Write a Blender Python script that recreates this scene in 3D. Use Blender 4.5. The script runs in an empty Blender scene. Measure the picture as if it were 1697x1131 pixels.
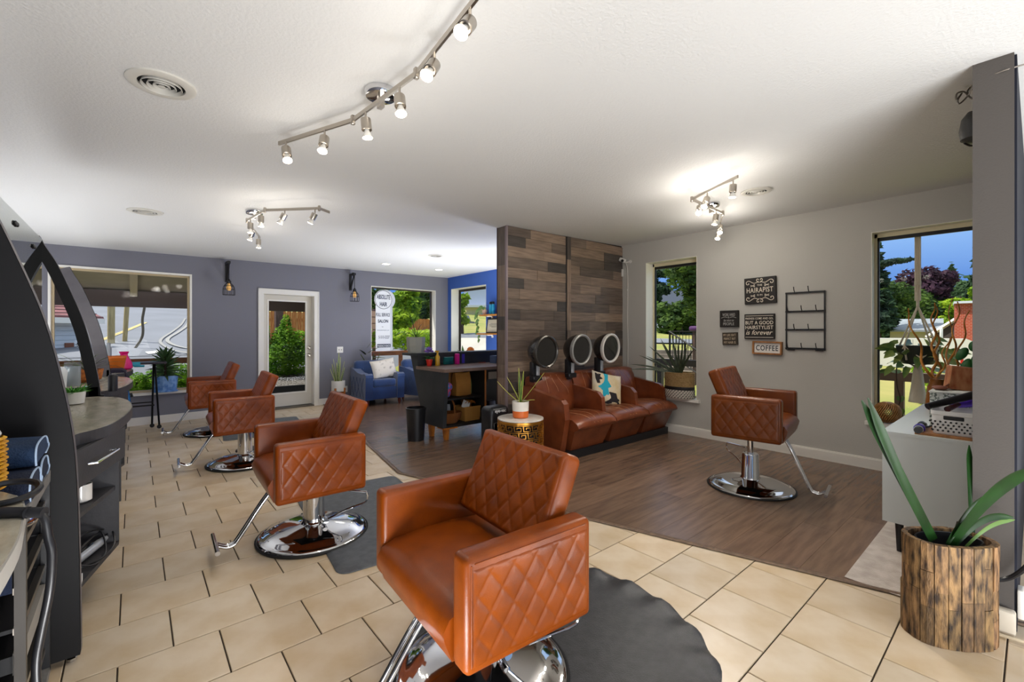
import bpy, math, random
from mathutils import Vector, Matrix
rnd = random.Random(7)
PI = math.pi
scene = bpy.context.scene
COL = scene.collection

# ---------------------------------------------------------------- camera, sky, sun, exposure
CAM_H, FPX, YAW, HORIZON = 1.36, 738.0, math.radians(40.35), 550.6
cam_data = bpy.data.cameras.new('camera')
cam = bpy.data.objects.new('camera', cam_data)
COL.objects.link(cam)
cam.location = (0, 0, CAM_H)
cam.rotation_euler = (PI/2, 0, -YAW)
cam_data.sensor_width = 36.0
cam_data.lens = FPX/1697*36
cam_data.shift_y = (HORIZON-565.5)/1697
cam_data.clip_start = 0.05
cam_data.clip_end = 400
scene.camera = cam
scene.view_settings.view_transform = 'Standard'
scene.view_settings.look = 'None'
scene.view_settings.gamma = 1.0
scene.view_settings.use_curve_mapping = False
scene.view_settings.exposure = 0.64

SKY_STRENGTH = 0.74
SUN_STRENGTH = 3.8
SPOT_W = 3.3
BULB_W = 1.3
world = bpy.data.worlds.new('sky')
scene.world = world
world.use_nodes = True
wn = world.node_tree.nodes
tcw = wn.new('ShaderNodeTexCoord'); sep = wn.new('ShaderNodeSeparateXYZ'); ramp = wn.new('ShaderNodeValToRGB')
WL = world.node_tree.links.new
WL(tcw.outputs['Generated'], sep.inputs[0]); WL(sep.outputs['Z'], ramp.inputs['Fac'])
el = ramp.color_ramp.elements
for pos, c in ((0.0, (.56, .70, .90)), (.06, (.55, .71, .93)), (.20, (.31, .54, .90)), (1.0, (.07, .20, .60))):
    e = el[0] if pos == 0 else (el[1] if pos == 1.0 else el.new(pos))
    e.color = (*c, 1)
el[0].position = 0.0
WL(ramp.outputs['Color'], wn['Background'].inputs[0])
wn['Background'].inputs[1].default_value = SKY_STRENGTH

sun_d = bpy.data.lights.new('sun', 'SUN')
sun_d.energy = SUN_STRENGTH
sun_d.angle = math.radians(1.0)
sun_d.color = (1.0, 0.95, 0.86)
sun = bpy.data.objects.new('sun', sun_d)
COL.objects.link(sun)
# sunlight travels towards +X -Y and down (the sun stands high beyond the rear wall, to the left)
sun.rotation_euler = Vector((0.42, -0.30, -1.0)).to_track_quat('-Z', 'Y').to_euler()
# added soft fill lights without lamp bodies, brightening the ceiling from out of view:
# behind the camera, behind the boarded partition, in the aisle behind the mirrors, in the bay beyond the stub wall
def ceiling_fill(loc, sx, sy, watts, tilt=(PI, 0, 0)):
    d = bpy.data.lights.new('ceiling_fill', 'AREA'); d.shape = 'RECTANGLE'; d.size = sx; d.size_y = sy; d.energy = watts; d.color = (.97, .985, 1.0)
    o = bpy.data.objects.new('ceiling_fill', d); COL.objects.link(o); o.location = loc; o.rotation_euler = tilt
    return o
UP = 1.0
ceiling_fill((.7, -2.5, .6), 3.4, 1.2, 72*UP, (PI-1.0, 0, -.5))
ceiling_fill((5.08, 5.1, .25), .65, 1.5, 62*UP)
ceiling_fill((3.75, 6.15, .25), 1.5, .8, 38*UP)
ceiling_fill((-.95, 6.2, .9), .4, 3.4, 26*UP)
ceiling_fill((4.3, -1.6, .35), 1.8, 2.0, 30*UP)
ceiling_fill((2.15, -.75, .03), 1.3, .7, 38*UP, (PI-.35, 0, -.35))
ceiling_fill((.15, .95, .03), .5, .35, 20*UP, (PI-.45, 0, -.25))
scene.cycles.max_bounces = 10
scene.cycles.diffuse_bounces = 6
scene.cycles.glossy_bounces = 4
scene.cycles.transparent_max_bounces = 12
scene.cycles.caustics_reflective = False
scene.cycles.caustics_refractive = False
scene.cycles.sample_clamp_indirect = 6.0

# ---------------------------------------------------------------- helpers
FWD = Vector((math.sin(YAW), math.cos(YAW), 0))
RGT = Vector((math.cos(YAW), -math.sin(YAW), 0))
EYE = Vector((0, 0, CAM_H))
def ray(px, py):
    return RGT*((px-848.5)/FPX) + FWD + Vector((0, 0, (HORIZON-py)/FPX))
def at_D(px, py, d): return EYE + ray(px, py)*d
def at_Z(px, py, z=0.0):
    d = ray(px, py); return EYE + d*((z-CAM_H)/d.z)
def at_X(px, py, x):
    d = ray(px, py); return EYE + d*(x/d.x)
def at_Y(px, py, y):
    d = ray(px, py); return EYE + d*(y/d.y)
def back_y(x, off=0.0): return 8.453 + .07*x + off          # the rear wall is a few degrees out of square
def at_B(px, py, off=0.0):
    d = ray(px, py); return EYE + d*((8.453+off)/(d.y-.07*d.x))
def ceil_z(x, y): return 2.66 + .0155*(x-5.56) - .0053*(y-.36)

def lin(h):
    h = h.lstrip('#'); o = []
    for i in (0, 2, 4):
        c = int(h[i:i+2], 16)/255
        o.append(c/12.92 if c <= .04045 else ((c+.055)/1.055)**2.4)
    return tuple(o) + (1.0,)

MATS = {}
def M(name, col, rough=.5, metal=0.0, col2=None, nscale=8.0, nstretch=None, bump=0.0, bscale=60.0, objcol=False,
      emit=0.0, coat=0.0, spec=.5, trans=0.0, ior=1.45, sheen=0.0, detail=4.0, lo=.35, hi=.65, alpha=1.0, bstretch=None):
    if name in MATS: return MATS[name]
    m = bpy.data.materials.new(name); m.use_nodes = True
    nt = m.node_tree; N = nt.nodes; L = nt.links.new
    p = N['Principled BSDF']
    p.inputs['Roughness'].default_value = rough
    p.inputs['Metallic'].default_value = metal
    p.inputs['Specular IOR Level'].default_value = spec
    p.inputs['Coat Weight'].default_value = coat
    p.inputs['Transmission Weight'].default_value = trans
    p.inputs['IOR'].default_value = ior
    p.inputs['Sheen Weight'].default_value = sheen
    p.inputs['Alpha'].default_value = alpha
    base = p.inputs['Base Color']
    base.default_value = lin(col)
    tc = N.new('ShaderNodeTexCoord')
    def coords(st):
        if st is None: return tc.outputs['Object']
        mp = N.new('ShaderNodeMapping'); mp.inputs['Scale'].default_value = st
        L(tc.outputs['Object'], mp.inputs['Vector']); return mp.outputs['Vector']
    src = None
    if col2 is not None:
        nz = N.new('ShaderNodeTexNoise'); nz.inputs['Scale'].default_value = nscale; nz.inputs['Detail'].default_value = detail
        L(coords(nstretch), nz.inputs['Vector'])
        cr = N.new('ShaderNodeValToRGB')
        cr.color_ramp.elements[0].position = lo; cr.color_ramp.elements[1].position = hi
        cr.color_ramp.elements[0].color = lin(col); cr.color_ramp.elements[1].color = lin(col2)
        L(nz.outputs['Fac'], cr.inputs['Fac']); src = cr.outputs['Color']
    if objcol:
        oi = N.new('ShaderNodeObjectInfo')
        if src is None: src = oi.outputs['Color']
        else:
            mx = N.new('ShaderNodeMix'); mx.data_type = 'RGBA'; mx.blend_type = 'MULTIPLY'; mx.inputs[0].default_value = 1.0
            L(src, mx.inputs[6]); L(oi.outputs['Color'], mx.inputs[7]); src = mx.outputs[2]
    if src is not None: L(src, base)
    if bump:
        nb = N.new('ShaderNodeTexNoise'); nb.inputs['Scale'].default_value = bscale; nb.inputs['Detail'].default_value = 3
        L(coords(bstretch), nb.inputs['Vector'])
        bp = N.new('ShaderNodeBump'); bp.inputs['Strength'].default_value = bump; bp.inputs['Distance'].default_value = .01
        L(nb.outputs['Fac'], bp.inputs['Height']); L(bp.outputs['Normal'], p.inputs['Normal'])
    if emit:
        p.inputs['Emission Color'].default_value = lin(col); p.inputs['Emission Strength'].default_value = emit
    MATS[name] = m
    return m

def tag(o, label=None, cat=None, group=None, kind=None):
    if label: o['label'] = label
    if cat: o['category'] = cat
    if group: o['group'] = group
    if kind: o['kind'] = kind
    return o

def thing(name, label, cat, loc=(0, 0, 0), rz=0.0, group=None):
    o = bpy.data.objects.new(name, None); COL.objects.link(o)
    o.empty_display_size = .1
    o.location = loc; o.rotation_euler = (0, 0, rz)
    return tag(o, label, cat, group)

def children(o): return [c for c in bpy.data.objects if c.parent == o]
def copy_tree(o, parent=None):
    c = o.copy(); COL.objects.link(c)
    if parent is not None: c.parent = parent
    for ch in children(o): copy_tree(ch, c)
    return c

class B:
    """collects geometry for ONE mesh object"""
    def __init__(s): s.v = []; s.f = []
    def add(s, vs, fs):
        n = len(s.v); s.v += [tuple(v) for v in vs]; s.f += [tuple(i+n for i in f) for f in fs]; return s
    def box(s, x0, y0, z0, x1, y1, z1, mtx=None):
        vs = [Vector(p) for p in ((x0,y0,z0),(x1,y0,z0),(x1,y1,z0),(x0,y1,z0),(x0,y0,z1),(x1,y0,z1),(x1,y1,z1),(x0,y1,z1))]
        if mtx is not None: vs = [mtx @ v for v in vs]
        return s.add(vs, [(3,2,1,0),(4,5,6,7),(0,1,5,4),(1,2,6,5),(2,3,7,6),(3,0,4,7)])
    def rbox(s, c, size, r=.02, k=2, mtx=None):
        hx, hy, hz = (max(d/2, 1e-4) for d in size); r = min(r, hx, hy, hz)
        lats = [-PI/2*(1-i/k) for i in range(k+1)] + [PI/2*i/k for i in range(k+1)]
        rows = []; vs = []
        for j, la in enumerate(lats):
            sz = -1 if j <= k else 1; row = []
            for q in range(4):
                for i in range(k+1):
                    lo = PI/2*(q+i/k); sx = (1, -1, -1, 1)[q]; sy = (1, 1, -1, -1)[q]
                    p = Vector((r*math.cos(la)*math.cos(lo)+sx*(hx-r), r*math.cos(la)*math.sin(lo)+sy*(hy-r), r*math.sin(la)+sz*(hz-r)))
                    if mtx is not None: p = mtx @ p
                    row.append(len(vs)); vs.append(p + Vector(c))
            rows.append(row)
        n = len(rows[0]); fs = []
        for a, b in zip(rows, rows[1:]):
            for i in range(n): fs.append((a[i], a[(i+1) % n], b[(i+1) % n], b[i]))
        fs.append(tuple(reversed(rows[0]))); fs.append(tuple(rows[-1]))
        return s.add(vs, fs)
    def ring(s, rows, closed=True, cap0=True, cap1=True):
        """skin a list of vertex loops"""
        n = len(rows[0]); vs = [p for r in rows for p in r]; fs = []
        for j in range(len(rows)-1):
            for i in range(n if closed else n-1):
                a = j*n+i; b = j*n+(i+1) % n
                fs.append((a, b, b+n, a+n))
        if closed and cap0: fs.append(tuple(reversed(range(n))))
        if closed and cap1: fs.append(tuple(range((len(rows)-1)*n, len(rows)*n)))
        return s.add(vs, fs)
    def tube(s, pts, r, n=8, smooth=0, caps=True):
        pts = [Vector(p) for p in pts]
        if smooth: pts = spline(pts, smooth)
        rr = r if isinstance(r, (list, tuple)) else None
        rows = []; m = len(pts); up = None
        for i, p in enumerate(pts):
            t = (pts[min(i+1, m-1)]-pts[max(i-1, 0)]).normalized()
            if up is None:
                up = Vector((0, 0, 1)) if abs(t.z) < .9 else Vector((1, 0, 0))
            a = t.cross(up)
            if a.length < 1e-5: a = t.cross(Vector((0, 1, 0)))
            a.normalize(); b = a.cross(t).normalized(); up = b
            if rr: u = i/(m-1)*(len(rr)-1); k = min(int(u), len(rr)-2); rad = rr[k]+(rr[k+1]-rr[k])*(u-k)
            else: rad = r
            rows.append([p + a*(rad*math.cos(2*PI*j/n)) - b*(rad*math.sin(2*PI*j/n)) for j in range(n)])
        return s.ring(rows, True, caps, caps)
    def lathe(s, prof, n=24, c=(0, 0, 0), sx=1.0, sy=1.0, caps=True, mtx=None):
        c = Vector(c); rows = []
        for r, z in prof:
            row = [Vector((r*sx*math.cos(2*PI*j/n), r*sy*math.sin(2*PI*j/n), z)) for j in range(n)]
            if mtx is not None: row = [mtx @ p for p in row]
            rows.append([p+c for p in row])
        return s.ring(rows, True, caps, caps)
    def prism(s, poly, a, b, axis='z'):
        """poly in the plane across axis: z -> (x,y), y -> (x,z), x -> (y,z)"""
        def P(u, v, w): return {'z': (u, v, w), 'y': (u, w, v), 'x': (w, u, v)}[axis]
        n = len(poly); vs = [P(u, v, a) for u, v in poly] + [P(u, v, b) for u, v in poly]
        area = sum(poly[i][0]*poly[(i+1) % n][1]-poly[(i+1) % n][0]*poly[i][1] for i in range(n))
        fs = [tuple(reversed(range(n))), tuple(range(n, 2*n))] + [(i, (i+1) % n, (i+1) % n+n, i+n) for i in range(n)]
        flip = (area < 0) != (b < a) 
        if axis == 'y': flip = not flip
        if flip: fs = [tuple(reversed(f)) for f in fs]
        return s.add(vs, fs)
    def ball(s, c, r, nu=12, nv=8, mtx=None):
        if not isinstance(r, (tuple, list)): r = (r, r, r)
        rows = []
        for j in range(nv+1):
            la = -PI/2 + PI*j/nv; rad = max(math.cos(la), 1e-3)
            row = [Vector((r[0]*rad*math.cos(2*PI*i/nu), r[1]*rad*math.sin(2*PI*i/nu), r[2]*math.sin(la))) for i in range(nu)]
            if mtx is not None: row = [mtx @ p for p in row]
            rows.append([p+Vector(c) for p in row])
        return s.ring(rows)
    def leaf(s, base, direction, length, width, droop=0.0, n=5, fold=.25, twist=0.0, tip=.0, nrm=None):
        """a long leaf blade bending down along its length, folded along the midrib"""
        d = Vector(direction).normalized(); p = Vector(base); rows = []
        side = d.cross(Vector(nrm) if nrm is not None else Vector((0, 0, 1)))
        if side.length < .15: side = Vector((math.cos(twist), math.sin(twist), 0))
        side.normalize(); step = length/n
        for i in range(n+1):
            u = i/n; w = width*(.55+1.5*u)*(1-u) + width*tip if u > 0 else width*.5
            w = max(w, width*.04)
            nrm = side.cross(d).normalized()
            rows.append([p - side*w/2, p - nrm*w*fold, p + side*w/2])
            d = (d + Vector((0, 0, -droop/n))).normalized(); p = p + d*step
        vs = [q for r in rows for q in r]; fs = []
        for i in range(n):
            a = i*3
            fs += [(a, a+1, a+4, a+3), (a+1, a+2, a+5, a+4)]
        return s.add(vs, fs)
    def done(s, name, mat, parent=None, smooth=True, angle=38, loc=None, rot=None, w=False):
        me = bpy.data.meshes.new(name); me.from_pydata(s.v, [], s.f); me.update()
        me.materials.append(mat)
        if smooth:
            me.polygons.foreach_set('use_smooth', [True]*len(me.polygons))
            me.set_sharp_from_angle(angle=math.radians(angle))
        o = bpy.data.objects.new(name, me); COL.objects.link(o)
        if parent is not None: o.parent = parent
        if w: o.location = -parent.location          # mesh written in room coordinates
        if loc is not None: o.location = loc
        if rot is not None: o.rotation_euler = rot
        return o

def spline(pts, k):
    out = []; n = len(pts)
    for i in range(n-1):
        p0, p1, p2, p3 = pts[max(i-1, 0)], pts[i], pts[i+1], pts[min(i+2, n-1)]
        for j in range(k):
            t = j/k
            out.append(.5*((2*p1)+(p2-p0)*t+(2*p0-5*p1+4*p2-p3)*t*t+(3*p1-p0-3*p2+p3)*t**3))
    out.append(pts[-1]); return out

def rotz(a): return Matrix.Rotation(a, 3, 'Z')
def rotx(a): return Matrix.Rotation(a, 3, 'X')
def roty(a): return Matrix.Rotation(a, 3, 'Y')

def struct(name, b, mat, **kw):
    o = b.done(name, mat, **kw); o['kind'] = 'structure'; return o

def wall_cells(b, u_list, v_list, holes, fn):
    """fill a wall as solid cells on a (u,v) grid, leaving out holes (u0,u1,v0,v1)"""
    for i in range(len(u_list)-1):
        for j in range(len(v_list)-1):
            u0, u1, v0, v1 = u_list[i], u_list[i+1], v_list[j], v_list[j+1]
            um, vm = (u0+u1)/2, (v0+v1)/2
            if any(h[0] < um < h[1] and h[2] < vm < h[3] for h in holes): continue
            fn(b, u0, u1, v0, v1)

def lettering(body, mat, parent, origin, right, up, w=None, h=None, extrude=.0012, bold=0.0, shear=0.0, spacing=1.0, name='lettering', wld=False):
    """flat lettering centred on origin, running along right with its top towards up; fitted to width w and height h"""
    cu = bpy.data.curves.new(name, 'FONT'); cu.body = body; cu.size = 1.0
    cu.align_x = 'CENTER'; cu.align_y = 'CENTER'; cu.extrude = 0.01; cu.offset = bold; cu.shear = shear; cu.space_character = spacing
    cu.resolution_u = 3
    cu.materials.append(mat)
    o = bpy.data.objects.new(name, cu); COL.objects.link(o)
    bpy.context.view_layer.update()
    dx, dy = max(o.dimensions.x, .01), max(o.dimensions.y, .01)
    sx = w/dx if w else h/dy
    sy = h/dy if h else sx
    r = Vector(right).normalized(); u = Vector(up).normalized(); n = r.cross(u)
    me = o.to_mesh(); xs = [v.co.x for v in me.vertices]; ys = [v.co.y for v in me.vertices]
    cx, cy = (min(xs)+max(xs))/2, (min(ys)+max(ys))/2; o.to_mesh_clear()
    mt = Matrix(((r.x*sx, u.x*sy, n.x*extrude/.01, 0), (r.y*sx, u.y*sy, n.y*extrude/.01, 0), (r.z*sx, u.z*sy, n.z*extrude/.01, 0), (0, 0, 0, 1)))
    off = Vector(origin) - r*(cx*sx) - u*(cy*sy)
    if wld: off = off - parent.location
    mt.translation = off
    me = bpy.data.meshes.new_from_object(o); me.name = name; bpy.data.objects.remove(o)
    me.transform(mt)
    o = bpy.data.objects.new(name, me); COL.objects.link(o)
    if parent is not None: o.parent = parent
    return o

# ---------------------------------------------------------------- materials
def wood_mat(name, c1, c2, stretch, rough=.45, objcol=False, bump=.15, scale=6.0, spec=.5, coat=0.0):
    return M(name, c1, rough, col2=c2, nscale=scale, nstretch=stretch, objcol=objcol, bump=bump, bscale=30, bstretch=stretch, detail=6, spec=spec, coat=coat)
m_grout = M('grout', '#3d332a', .9)
m_tile = M('floor_tile', '#d8c6ac', .3, col2='#c6ad87', nscale=5.0, objcol=True, bump=.06, bscale=40, lo=.4, hi=.75)
m_plank = wood_mat('laminate_plank', '#77604f', '#634f42', (1.0, 9, 9), .26, objcol=True, bump=.05, scale=3)
m_trimwood = wood_mat('reducer_wood', '#7a6350', '#635041', (6, 6, 6), .4)
m_ceiling = M('ceiling_plaster', '#dcdcdb', .9, bump=.35, bscale=70)
m_grey = M('grey_wall_paint', '#bdbbb5', .8, bump=.18, bscale=120)
m_slate = M('slate_wall_paint', '#7c7c86', .8, bump=.18, bscale=120)
m_blue = M('blue_wall_paint', '#3d63b4', .75, bump=.15, bscale=120)
m_navy = M('navy_wall_paint', '#141828', .7)
m_taupe = M('taupe_wall_paint', '#57524e', .8, bump=.15, bscale=120)
m_white = M('white_trim_paint', '#eae7e0', .45)
m_reveal = M('cream_reveal_paint', '#efece4', .6)
m_cream = M('cream_frame_vinyl', '#d9cfae', .5)
m_alu = M('bronze_window_frame', '#3a332c', .4, .3)
m_darkhead = M('dark_window_head', '#15161a', .5)
m_glass = None
def glass_mat():
    m = bpy.data.materials.new('window_glass'); m.use_nodes = True
    nt = m.node_tree; N = nt.nodes; L = nt.links.new
    for n in list(N): N.remove(n)
    out = N.new('ShaderNodeOutputMaterial'); mix = N.new('ShaderNodeMixShader'); tr = N.new('ShaderNodeBsdfTransparent')
    gl = N.new('ShaderNodeBsdfGlossy'); lw = N.new('ShaderNodeLayerWeight'); pw = N.new('ShaderNodeMath'); ma = N.new('ShaderNodeMath')
    gl.inputs['Roughness'].default_value = 0.0; lw.inputs['Blend'].default_value = .5; pw.operation = 'POWER'; pw.inputs[1].default_value = 5.0; ma.operation = 'MULTIPLY_ADD'; ma.inputs[1].default_value = .4; ma.inputs[2].default_value = .006
    L(lw.outputs['Facing'], pw.inputs[0]); L(pw.outputs[0], ma.inputs[0])
    L(ma.outputs[0], mix.inputs[0]); L(tr.outputs[0], mix.inputs[1]); L(gl.outputs[0], mix.inputs[2]); L(mix.outputs[0], out.inputs[0])
    return m
m_glass = glass_mat()
m_black = M('black_paint', '#17171a', .45)
m_blackpl = M('black_plastic', '#18181b', .35)
m_blackmetal = M('black_metal', '#141416', .4, .6)
m_chrome = M('chrome', '#d4d4d6', .06, 1.0)
m_brushed = M('brushed_nickel', '#b5ada2', .28, 1.0)
m_silver = M('silver_plastic', '#b9bbc0', .3, .4)
m_bulb = M('lamp_bulb_glow', '#fff0dc', .4, emit=14.0)
m_bulbglass = M('lamp_bulb_glass', '#e8e4dc', .1, spec=.6)

XW = 5.56            # inner face of the right-hand wall
# ---------------------------------------------------------------- floor: base slab, tiles, planks
def edge_x(y):       # where the laminate meets the tile
    return 1.95 - .304*(y-3.97) if y < 3.97 else 1.95 + .165*(y-3.97)
fb = B()
fb.box(-1.4, -3.3, -.12, 5.7, 9.1, -.006)
floor = struct('floor', fb, m_grout, smooth=False)
TX, TY = .348, .3336
def tile_mesh():
    b = B(); g = .0028; c = .002
    w, h = TX/2-g, TY/2-g
    rows = [[Vector((-w, -h, z)), Vector((w, -h, z)), Vector((w, h, z)), Vector((-w, h, z))] for z in (-.006, 0-c)]
    rows.append([Vector((-w+c, -h+c, 0)), Vector((w-c, -h+c, 0)), Vector((w-c, h-c, 0)), Vector((-w+c, h-c, 0))])
    return b.ring(rows, True, False, True)
t0 = tile_mesh().done('floor_tile', m_tile, floor, smooth=False)
tile_list = []
for k in range(-9, 24):
    y = .749 + TY*(k+.5)
    x0 = (-.05 if k % 2 == 0 else -.216) + TX/2
    for n in range(-4, 18):
        x = x0 + TX*n
        if (x-TX/2 > edge_x(y)+.18 and y > -.06) or x > 5.55 or y > 8.62 + .07*x: continue
        tile_list.append((x, y))
def tile_view(x, y):
    d = x*FWD.x + y*FWD.y; r = x*RGT.x + y*RGT.y
    if d < 1.45: return -1
    px = 848.5 + FPX*r/d
    if px < -60 or px > 1760: return -1
    if x < -.62: return -1
    return 1/d
seen = sorted([t for t in tile_list if tile_view(*t) > 0], key=lambda t: -tile_view(*t))[:298]
seen_set = set(seen)
first = True
for (x, y) in seen:
    if first: o = t0; first = False
    else: o = t0.copy(); COL.objects.link(o)
    o.location = (x, y, 0)
    s = rnd.uniform(.90, 1.04); w = rnd.uniform(-.02, .02)
    o.color = (s+w, s, s-w*1.5, 1)
restb = B(); base_t = tile_mesh()
for (x, y) in tile_list:
    if (x, y) not in seen_set: restb.add([(vx+x, vy+y, vz) for vx, vy, vz in base_t.v], base_t.f)
ro = restb.done('far_floor_tiles', m_tile, floor, smooth=False); ro['kind'] = 'stuff'

PW = .1965
k = 0
for r in range(0, 46):
    y0 = .095 + PW*r; y1 = y0+PW-.0015
    if y0 > 8.85: break
    xs = max(edge_x(y0), edge_x(y1)); x_end = min(XW, 5.56)
    cut = xs + (.35 + .83*((r*0.618) % 1.0))
    a = None; x = xs
    while x < x_end - .02:
        x2 = min(cut, x_end)
        b = B()
        if x == xs: p = [(edge_x(y0), y0), (x2, y0), (x2, y1), (edge_x(y1), y1)]
        else: p = [(x+.0015, y0), (x2, y0), (x2, y1), (x+.0015, y1)]
        b.prism(p, -.005, .006)
        o = b.done('floor_plank', m_plank, floor, smooth=False)
        s = rnd.uniform(.80, 1.10); o.color = (s*1.02, s, s*rnd.uniform(.95, 1.0), 1)
        x = x2; cut += 1.22
# reducer strip along the laminate edge
def strip(p, q, name):
    d = (Vector(q)-Vector(p)).normalized(); n = Vector((-d.y, d.x, 0))
    prof = [(-.028, .001), (-.02, .007), (0, .012), (.016, .013), (.022, .006)]
    rows = [[Vector(e) + n*u + Vector((0, 0, v)) for u, v in prof] for e in (p, q)]
    struct(name, B().ring(rows, True), m_trimwood)
E2, E1 = (3.15, .03, 0), (1.95, 3.97, 0)
strip((edge_x(.03), .03, 0), E1, 'trim_1')
strip(E1, (edge_x(8.62), 8.62, 0), 'trim_2')

# ---------------------------------------------------------------- ceiling
cb = B()
cs = [(-1.5, -3.4), (5.75, -3.4), (5.75, 9.2), (-1.5, 9.2)]
cb.add([(x, y, ceil_z(x, y)) for x, y in cs] + [(x, y, ceil_z(x, y)+.15) for x, y in cs],
       [(0, 3, 2, 1)[::-1][::-1], (4, 5, 6, 7), (0, 1, 5, 4), (1, 2, 6, 5), (2, 3, 7, 6), (3, 0, 4, 7)])
struct('ceiling', cb, m_ceiling, smooth=False)

# ---------------------------------------------------------------- right wall (runs away from the camera, X = 5.56)
TH = .26
W1 = (2.845, 3.60, .475, 2.345)     # Y0,Y1,Z0,Z1 narrow window
W2 = (-.20, 1.056, .475, 2.345)     # big window behind the cabinet
W3 = (7.374, 8.70, .40, 2.345)      # window in the blue part
def rw(b, u0, u1, v0, v1): b.box(XW, u0, v0, XW+TH, u1, v1)
def zt(y): return ceil_z(XW, y)+.03
b = B(); wall_cells(b, [-3.3, W2[0], W2[1], W1[0], W1[1], 4.09], [-.1, .475, 2.345, 2.70], [W1, W2], rw)
struct('wall_right', b, m_grey, smooth=False)
b = B(); wall_cells(b, [4.09, W3[0], W3[1], 9.1], [-.1, .40, 2.345, 2.70], [W3], rw)
struct('wall_right_blue', b, m_blue, smooth=False)

# ---------------------------------------------------------------- rear wall (slightly out of square)
L1 = (-.84, .672, .462, 2.236)      # X0,X1,Z0,Z1 big left window
DR = (1.69, 2.545, -.1, 2.03)       # door opening
S1 = (3.66, 5.22, .40, 2.297)       # sign window
BT = .26
def bwc(b, u0, u1, v0, v1):
    p = [(u0, back_y(u0)), (u1, back_y(u1)), (u1, back_y(u1)+BT), (u0, back_y(u0)+BT)]
    b.prism(p, v0, v1)
b = B(); wall_cells(b, [-1.5, L1[0], L1[1], DR[0], DR[1], S1[0], S1[1], XW], [-.1, .40, .462, 2.03, 2.236, 2.297, 2.68], [L1, DR, S1], bwc)
struct('wall_back', b, m_slate, smooth=False)
# left wall behind the stations
b = B(); b.box(-1.5, -3.3, -.1, -1.3, 9.0, 2.66); struct('wall_left', b, m_slate, smooth=False)
# front wall behind the camera with unseen openings added to let daylight in
b = B(); wall_cells(b, [-1.5, -1.0, 1.2, 1.5, 2.9, 3.1, 5.2, XW+TH], [-.1, .45, 2.3, 2.70], [(-1.0, 1.2, .45, 2.3), (1.5, 2.9, .45, 2.3), (3.1, 5.2, .45, 2.3)],
                    lambda b, u0, u1, v0, v1: b.box(u0, -3.3, v0, u1, -3.1, v1))
struct('wall_front', b, m_grey, smooth=False)
# stub wall at the right edge of the picture: taupe end and far side, navy near side
b = B(); b.box(3.022, .064, -.05, XW, .195, 2.66); struct('wall_stub', b, m_taupe, smooth=False)
b = B(); b.box(3.05, .056, 0, XW, .0645, 2.62); struct('wall_stub_navy', b, m_navy, smooth=False)

# ---------------------------------------------------------------- windows: reveals, sills, frames, panes
def window_right(n, w, fr_in, headband, frame_mat, sill=True, mull=None, dark=None):
    """a window in the right wall; frame set fr_in metres into the wall"""
    y0, y1, z0, z1 = w
    t = bpy.data.objects.new('window_%d' % n, None); COL.objects.link(t); t['kind'] = 'structure'; t.location = (XW, (y0+y1)/2, z0)
    e = .006
    b = B()
    b.box(XW-.002, y0-.0, z0, XW+fr_in, y0+e, z1); b.box(XW-.002, y1-e, z0, XW+fr_in, y1, z1); b.box(XW-.002, y0, z1-e, XW+fr_in, y1, z1)
    b.done('reveal', m_reveal, t, smooth=False, w=True)
    f = .028; xf0, xf1 = XW+fr_in, XW+fr_in+.05
    b = B(); b.box(xf0, y0, z0, xf1, y0+f, z1); b.box(xf0, y1-f, z0, xf1, y1, z1); b.box(xf0, y0, z0, xf1, y1, z0+f); b.box(xf0, y0, z1-f-headband*.35, xf1, y1, z1)
    b.done('frame', frame_mat, t, smooth=False, w=True)
    b = B(); i = .028; b.box(xf0+.012, y0+i, z0+i, xf1-.012, y0+i+.014, z1-i); b.box(xf0+.012, y1-i-.014, z0+i, xf1-.012, y1-i, z1-i); b.box(xf0+.012, y0+i, z1-i-headband, xf1-.012, y1-i, z1-i)
    b.done('inner_frame', dark or m_darkhead, t, smooth=False, w=True)
    b = B(); b.box(xf0+.022, y0+f, z0+f, xf0+.026, y1-f, z1-f); b.done('pane', m_glass, t, smooth=False, w=True)
    if sill:
        b = B(); b.box(XW-.045, y0-.045, z0-.03, XW+fr_in, y1+.045, z0+.004); b.done('sill', m_white, t, smooth=False, w=True)
    return t
window_right(1, W1, .17, .055, m_cream)
window_right(2, W2, .10, .05, m_cream)
window_right(3, W3, .20, .03, m_alu, sill=True, dark=m_alu)

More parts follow.
